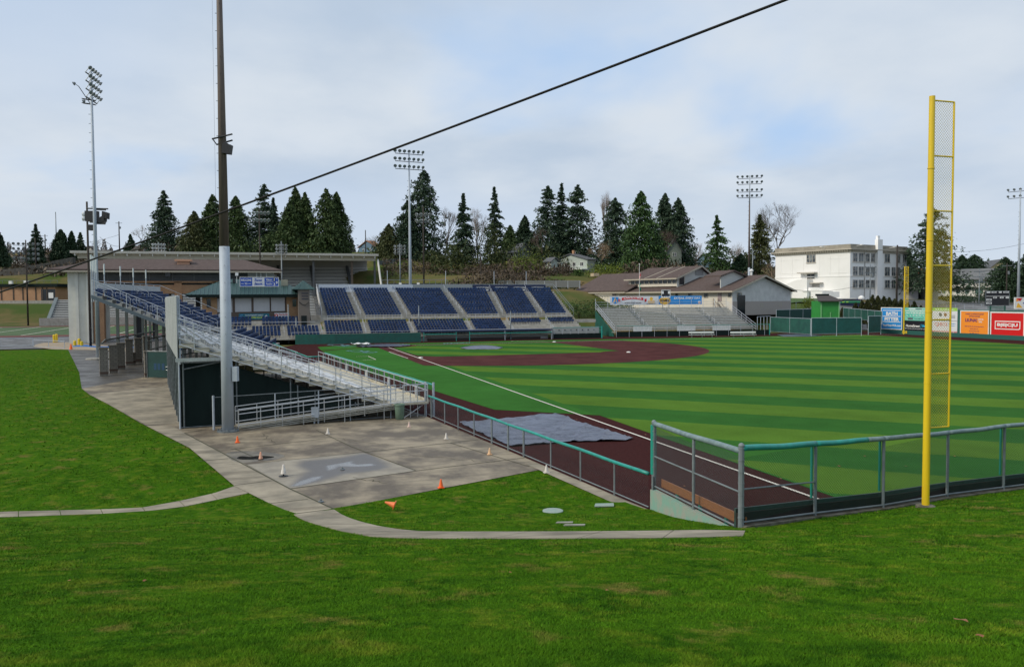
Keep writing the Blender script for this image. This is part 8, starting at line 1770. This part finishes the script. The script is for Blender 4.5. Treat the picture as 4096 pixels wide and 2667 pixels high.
def bare(label, x, yt, yb, hw, D, m=None, group='bare winter trees on the skyline', depth=5, spread=.55, seed=1, name='bare_tree', up=.25, tw=3):
    b = DP(x, yb, D); h = DP(x, yt, D)[2]-b[2]; rad = hw*D/1921; t = thing(name, label, 'tree', b, group); rg = random.Random(seed); mt = MB(); mb_ = MB(); m = m or TWIG
    def grow(p, d, L, r, k):
        d = d/np.linalg.norm(d); q = p+d*L; (mt if k >= depth-1 else mb_).tube([p, p+d*L*.5+np.array([rg.gauss(0, .04) for _ in range(3)])*L, q], r, 4 if k >= depth-2 else 3, r*.65, cap=False)
        if k == 0:
            for _ in range(tw):
                e = d+np.array([rg.gauss(0, .5), rg.gauss(0, .5), rg.gauss(.15, .4)]); e /= np.linalg.norm(e); mb_.tube([q-d*L*rg.random()*.6, q+e*L*.9], r*.45, 3, r*.25, cap=False)
            return
        for j in range(rg.choice((2, 3, 3))):
            e = d+np.array([rg.gauss(0, spread), rg.gauss(0, spread), rg.gauss(up, spread*.5)]); e *= 1; grow(p+d*L*rg.uniform(.65, 1.0), e, L*rg.uniform(.62, .82), r*.62, k-1)
    grow(b-ZU*1, ZU*1.0, h*.30, h*.016, depth); V = np.array(mb_.v+mt.v); c = b[:2]
    ext = np.percentile(np.linalg.norm(V[:, :2]-c, axis=1), 88); hz = V[:, 2].max()-b[2]; fx, fz = rad/ext, h/hz
    for mm in (mb_, mt): mm.v = [(c[0]+(v[0]-c[0])*fx, c[1]+(v[1]-c[1])*fx, b[2]+(v[2]-b[2])*fz) for v in mm.v]
    mt.build('trunk', BARK, t); mb_.build('branches', m, t); return t
def bush(label, x, yt, yb, hw, D, m, n=900, group='shrubs on the bank', name='shrub', ls=.5, dp=1.0):
    b = DP(x, yb, D); h = (yb-yt)*D/1921; rad = hw*D/1921; t = thing(name, label, 'shrub', b, group); rs = np.random
    u = rs.normal(size=(n, 3)); u /= np.linalg.norm(u, axis=1)[:, None]; u *= (rs.random(n)**.33)[:, None]; a = np.arctan2(u[:, 1], u[:, 0]); lob = 1+.22*np.sin(a*3+x)+.18*np.sin(a*5+u[:, 2]*4)+.12*np.sin(u[:, 2]*9+a*2)
    P = b+ZU*h*.48+np.stack([u[:, 0]*rad*lob, u[:, 1]*rad*lob*dp, u[:, 2]*h*.52*lob], 1); d = u*.7+rs.normal(size=(n, 3))*.6+ZU*.2; d /= np.linalg.norm(d, axis=1)[:, None]; L = rs.uniform(.7, 1.5, n)*ls*(D/250); leaf_mesh('foliage', P, d, L, L*rs.uniform(.35, .6, n), m, t)
    mm = MB(); mm.tube([b-ZU*1.5, b+ZU*h*.5], .12, 5, .05); mm.build('stem', BARK, t); return t
for a in [('dark rounded cedar cut by the left edge of the photo', -6, 533, 618, 26, 175, 'cypress', DARKF), ('lone sparse fir on the left hill behind a bare pole', 85, 522, 612, 15, 345, 'fir', FIR), ('broad dark dome shaped cypress on the left skyline', 143, 534, 604, 24, 350, 'cypress', DARKF), ('narrow dark cypress touching the broad dome shaped one', 168, 538, 606, 13, 352, 'cypress', DARKF),
          ('small fir just left of the tall grey light pole', 188, 541, 604, 12, 385, 'fir', FIR), ('small distant fir right of the left skyline utility pole', 304, 545, 590, 10, 420, 'fir', FIR),
          ('tall pointed fir standing alone above the white skyline house', 383, 445, 585, 36, 330, 'fir', FIR), ('low brownish cedar left of the big light pole', 453, 492, 600, 30, 318, 'cedar', BROWNF), ('tall brown green cedar touching the left side of the big light pole', 497, 454, 600, 30, 322, 'cedar', CEDAR), ('tall cedar touching the right side of the big light pole', 551, 457, 600, 30, 322, 'cedar', CEDAR),
          ('tall open fir behind the wooden football lights', 617, 430, 600, 34, 325, 'spruce', FIR), ('slim spire beside the open fir behind the football lights', 638, 462, 600, 18, 330, 'fir', FIR), ('broad dense cedar with brown tints behind the covered grandstand', 676, 470, 600, 30, 320, 'cedar', CEDAR), ('pointed cedar, left of a close pair behind the grandstand roof', 689, 437, 600, 26, 326, 'cedar', CEDAR), ('pointed cedar, right of a close pair behind the grandstand roof', 711, 449, 600, 24, 324, 'cedar', CEDAR), ('wide two topped cedar at the right end of the cedar row', 760, 440, 596, 36, 322, 'cedar', CEDAR), ('slimmer top of the cedar row beside the wide two topped cedar', 784, 448, 596, 26, 326, 'cedar', CEDAR),
          ('short brown cedar right of the covered grandstand roof', 905, 521, 606, 28, 315, 'cedar', BROWNF), ('huge rounded fir behind the middle grey light pole', 987, 398, 618, 44, 318, 'big', FIR), ('lower dark fir left of the middle grey light pole', 948, 468, 614, 28, 316, 'big', FIR),
          ('slender fir between two bare trees in the middle', 1078, 452, 622, 24, 310, 'fir', FIR), ('layered fir with wide tiers right of the ivy trees', 1150, 437, 622, 32, 308, 'deodar', FIR), ('low green cedar covered slope tree right of the layered fir', 1186, 525, 622, 22, 306, 'cedar', CEDAR), ('isolated dark spruce before the three tall firs', 1220, 502, 604, 22, 330, 'cedar', DARKF),
          ('left tree of the three tall firs behind the deck house', 1274, 435, 622, 40, 312, 'spruce', FIR), ('middle tree and tallest of the three firs behind the deck house', 1306, 429, 622, 24, 318, 'fir', FIR), ('right wide tree of the three tall firs behind the deck house', 1343, 432, 622, 42, 312, 'spruce', FIR), ('bluish fir right of the pale poplar', 1430, 462, 622, 36, 305, 'big', FIR), ('big bright green cedar above the gym roof', 1490, 446, 648, 42, 285, 'cedar', PINEF), ('left spire of the dark pair right of the green cedar', 1546, 451, 622, 28, 310, 'cedar', FIR), ('right spire of the dark pair right of the green cedar', 1576, 462, 622, 30, 308, 'cedar', FIR),
          ('spreading deodar with open tiers behind the gym roof', 1665, 502, 650, 44, 285, 'deodar', PINEF), ('brownish fir in front of the great bare tree', 1765, 500, 650, 30, 290, 'fir', BROWNF), ('dark low fir behind the light pole with the brown section', 1722, 590, 650, 24, 288, 'cedar', DARKF), ('great dark spruce behind the big foul pole', 2165, 484, 672, 54, 232, 'spruce', FIR), ('small fir peeping out right of the white school', 2112, 580, 640, 12, 330, 'fir', FIR),
          ('round dark evergreen right of the great spruce', 2235, 593, 650, 26, 300, 'cypress', DARKF), ('taller round evergreen above the apartment roof', 2264, 592, 650, 28, 320, 'big', DARKF), ('dark evergreen mass left of the far right light pole', 2335, 598, 700, 40, 265, 'big', DARKF), ('dark evergreen mass cut by the right edge', 2388, 586, 705, 34, 262, 'big', DARKF)]:
    conifer(*a)
bare('large bare spreading tree left of the white school', 1808, 467, 660, 58, 300, depth=7, seed=21, spread=.55, up=.15, tw=3); bare('bare tree half behind the light pole with the brown section', 1760, 480, 655, 40, 305, depth=6, seed=8, spread=.42, up=.3, tw=4); bare('pale bare poplar on the skyline between firs', 1410, 442, 600, 12, 330, TWIGP, depth=5, seed=5, spread=.22, up=.9, tw=4)
bare('bare thicket tree right of the huge rounded fir', 1036, 478, 622, 36, 312, depth=6, seed=6, spread=.45, tw=5); bare('pale bare tree left of the layered fir', 1110, 480, 622, 26, 318, TWIGP, depth=6, seed=7, spread=.38, up=.5, tw=4); bare('weeping bare birch left of the lone tall fir', 333, 520, 596, 30, 345, TWIGP, depth=6, seed=9, spread=.5, up=.0, tw=5)
bare('tan bare tree hanging over the deck house', 1398, 555, 632, 32, 283, CATKIN if False else mat('tan_twigs', (.24, .17, .11), .9), depth=6, seed=11, spread=.6, up=.05, tw=6); bare('brown bare tree before the sage house', 1545, 530, 628, 24, 296, mat('brown_twigs', (.10, .07, .055), .9), depth=6, seed=12, spread=.45, tw=6); bare('leafless brown tree beside the three tall firs', 1268, 525, 630, 34, 300, mat('brown_twigs', (.10, .07, .055), .9), depth=6, seed=13, spread=.5, tw=6); bare('bare tree at the foot of the dark low fir', 1800, 610, 668, 34, 270, mat('tan_twigs', (.24, .17, .11), .9), depth=6, seed=14, spread=.55, tw=5)
bare('bare leafless tree on the far left hill', 215, 552, 598, 16, 400, TWIG, depth=5, seed=15); bare('bare shrubby tree beside the orange roofed house', 862, 545, 596, 26, 390, TWIG, depth=5, seed=16, tw=4); bare('pale bare tree right of the deodar', 1712, 560, 650, 30, 330, TWIGP, depth=6, seed=17, spread=.5, tw=4); bare('faint bare tree row end left of the deodar', 1615, 560, 645, 22, 340, TWIGP, depth=6, seed=18, tw=4)
for a in [('ivy clad tree trunk in the middle of the slope', 1138, 520, 640, 30, 298, IVY, 1700), ('ivy mound below the slender fir', 1060, 560, 640, 34, 296, IVY, 1500), ('brown bramble mound below the ivy tree', 1115, 610, 664, 46, 285, BRUSH, 1600), ('brown bramble mound left of the yellow laurel', 1165, 620, 664, 34, 282, BRUSH, 1200), ('dark shrub under the huge rounded fir', 1010, 580, 624, 40, 306, IVY, 1200)]: bush(*a, ls=.55)
for a in [('large yellow green laurel left of the deck house', 1222, 588, 650, 46, 272, LAUREL, 2200), ('yellow green laurel in front of the deck house right side', 1407, 612, 648, 44, 262, LAUREL, 2000), ('small green shrub on the slope beside the deck house', 1345, 624, 642, 12, 268, GREENL, 500), ('pale weeping grass clump below the yellow laurel', 1240, 646, 668, 10, 262, LAUREL, 400), ('brown shrub below the deck house', 1318, 612, 645, 18, 272, BRUSH, 600),
          ('green laurel mound left of the silver bleacher', 1345, 700, 738, 32, 176, GREENL, 1500), ('tall laurel behind the left end of the silver bleacher', 1388, 694, 738, 34, 178, GREENL, 1700), ('laurel behind the red ribbon board', 1440, 702, 730, 40, 181, GREENL, 1500), ('round shrub beside the gym lower corner', 1880, 690, 720, 15, 186, LAUREL, 700), ('yellow green shrub left of the bright green hut', 1925, 702, 718, 20, 186, LAUREL, 700), ('golden leaved small tree behind the left skyline houses', 150, 576, 600, 11, 378, GOLDL, 700), ('clipped dark hedge before the apartment block', 2235, 684, 704, 52, 258, DARKF, 2000), ('yellow green bush right of the big cedars', 714, 563, 592, 26, 318, LAUREL, 800), ('green shrub below the sage house', 1590, 612, 632, 16, 292, GREENL, 500)]:
    bush(*a, group='green shrubs around the ballpark', ls=.42)
for i, (x, yt, hw) in enumerate([(1958, 716, 7), (1972, 722, 8), (1988, 705, 9), (2003, 700, 9), (2016, 698, 10), (2027, 687, 11), (2040, 689, 11), (2054, 690, 11), (2066, 693, 11), (2079, 696, 10), (2094, 697, 10), (2109, 705, 9), (2124, 702, 10), (2140, 712, 6)]):
    D = 178-i*.6; b = DP(x, 752, D); h = (752-yt)*D/1921; rad = hw*D/1921; rs = np.random
    t = thing('arborvitae', 'narrow clipped conifer in the brown green hedge row behind the blue board', 'tree', b, 'clipped conifers of the hedge row'); n = 900; z = rs.random(n); a = rs.random(n)*6.28; r = rad*np.minimum(1, (1-z)*2.6+.12)*np.minimum(1, .75+z)*rs.random(n)**.35*(1+.15*np.sin(a*4+z*11))
    P = b+np.stack([np.cos(a)*r, np.sin(a)*r, z*h], 1); d = np.stack([np.cos(a)*.35, np.sin(a)*.35, np.ones(n)], 1)+rs.normal(size=(n, 3))*.3; d /= np.linalg.norm(d, axis=1)[:, None]; L = rs.uniform(.35, .75, n); leaf_mesh('crown', P, d, L, L*.4, HEDGE, t); m = MB(); m.tube([b-ZU, b+ZU*h*.8], .09, 5, .03); m.build('trunk', BARK, t)
# undergrowth that reads as one mass: brush on the banks, far woods along the horizon
def scatter(name, label, n, fx, m, ls, cat='undergrowth'):
    rs = np.random; P = np.array([fx(rs) for _ in range(n)]); t = bpy.data.objects.new(name, None); WL[name] = np.zeros(3)
    class Z: pass
    q = Z(); q.name = name; WL[name] = np.zeros(3); d = rs.normal(size=(n, 3))*.7+ZU*.8; d /= np.linalg.norm(d, axis=1)[:, None]; L = rs.uniform(.6, 1.5, n)*ls; V = None
    S = np.cross(d, rs.normal(size=(n, 3))); S /= np.linalg.norm(S, axis=1)[:, None]; W = L*rs.uniform(.25, .5, n); V = np.stack([P-d*L[:, None]*.5, P+S*W[:, None]*.5, P+d*L[:, None]*.5, P-S*W[:, None]*.5], 1).reshape(-1, 3)
    me = bpy.data.meshes.new(name); me.vertices.add(4*n); me.loops.add(4*n); me.polygons.add(n); me.vertices.foreach_set('co', V.astype(np.float32).ravel()); me.loops.foreach_set('vertex_index', np.arange(4*n, dtype=np.int32)); me.polygons.foreach_set('loop_start', np.arange(0, 4*n, 4, dtype=np.int32)); me.update(calc_edges=True); me.materials.append(m)
    bpy.data.objects.remove(t); o = bpy.data.objects.new(name, me); COL.objects.link(o); tag(o, label, cat, kind='stuff')
def ground(x0, x1, D0, D1, hh, clump=.3):
    def f(rs):
        while True:
            x = rs.uniform(x0, x1); D = rs.uniform(D0, D1); p = DP(x, 640, D); c = math.sin(p[0]*.11+1.7*math.sin(p[1]*.07))+math.sin(p[1]*.13+p[0]*.05)
            if c > clump*rs.normal()-.2: break
        p[2] = TER(p[0], p[1])+hh*rs.random()**1.6*(1+.5*c); return p
    return f
scatter('bank_brush', 'brown brush and brambles covering the bank behind the grandstand', 9000, ground(890, 1360, 225, 300, 2.2), BRUSH, .9); scatter('bank_grass', 'rough green tufts on the bank behind the grandstand', 5000, ground(885, 1700, 215, 300, .7, .8), IVY, .8)
scatter('hill_brush', 'brown winter brush on the left hillside', 9000, ground(-20, 520, 318, 420, 4.0), BRUSH, 1.5); scatter('slope_brush', 'undergrowth below the houses on the slope', 7000, ground(1180, 1760, 262, 320, 3.0), BRUSH, 1.1)
scatter('slope_shrubs', 'evergreen ivy and shrubs filling the slope between the conifers', 12000, ground(1000, 1760, 285, 330, 6.0, .5), IVY, 1.1); scatter('row_undergrowth', 'dark undergrowth at the foot of the cedar row', 9000, ground(420, 900, 312, 332, 5.5, .9), CEDAR, 1.2)
def horizon(x0, x1, D0, D1, y0, y1):
    def f(rs):
        x = rs.uniform(x0, x1); D = rs.uniform(D0, D1); yy = y1-(y1-y0)*rs.random()**1.5*(.45+.3*math.sin(x*.11)+.25*math.sin(x*.37)); return DP(x, yy, D)
    return f
FARW = leafmat('hazy_far_wood', (.10, .10, .105), (.17, .16, .155), (.20, .185, .175)); scatter('distant_wood', 'hazy grey bare woods along the left horizon', 9000, horizon(-30, 480, 520, 600, 556, 600), FARW, 2.2, 'wood'); scatter('far_right_wood', 'dark evergreen belt along the right horizon', 9000, horizon(2080, 2420, 330, 380, 600, 665), DARKF, 1.6, 'wood'); scatter('middle_wood', 'thin brown woods on the skyline in the middle', 7000, horizon(780, 960, 420, 470, 560, 600), FARW, 1.8, 'wood')  # distance haze is put into the grey of the wood colour
scatter('right_middle_wood', 'pale bare woods on the skyline right of the dark pair of cedars', 8000, horizon(1590, 1960, 360, 420, 585, 655), FARW, 1.6, 'wood')
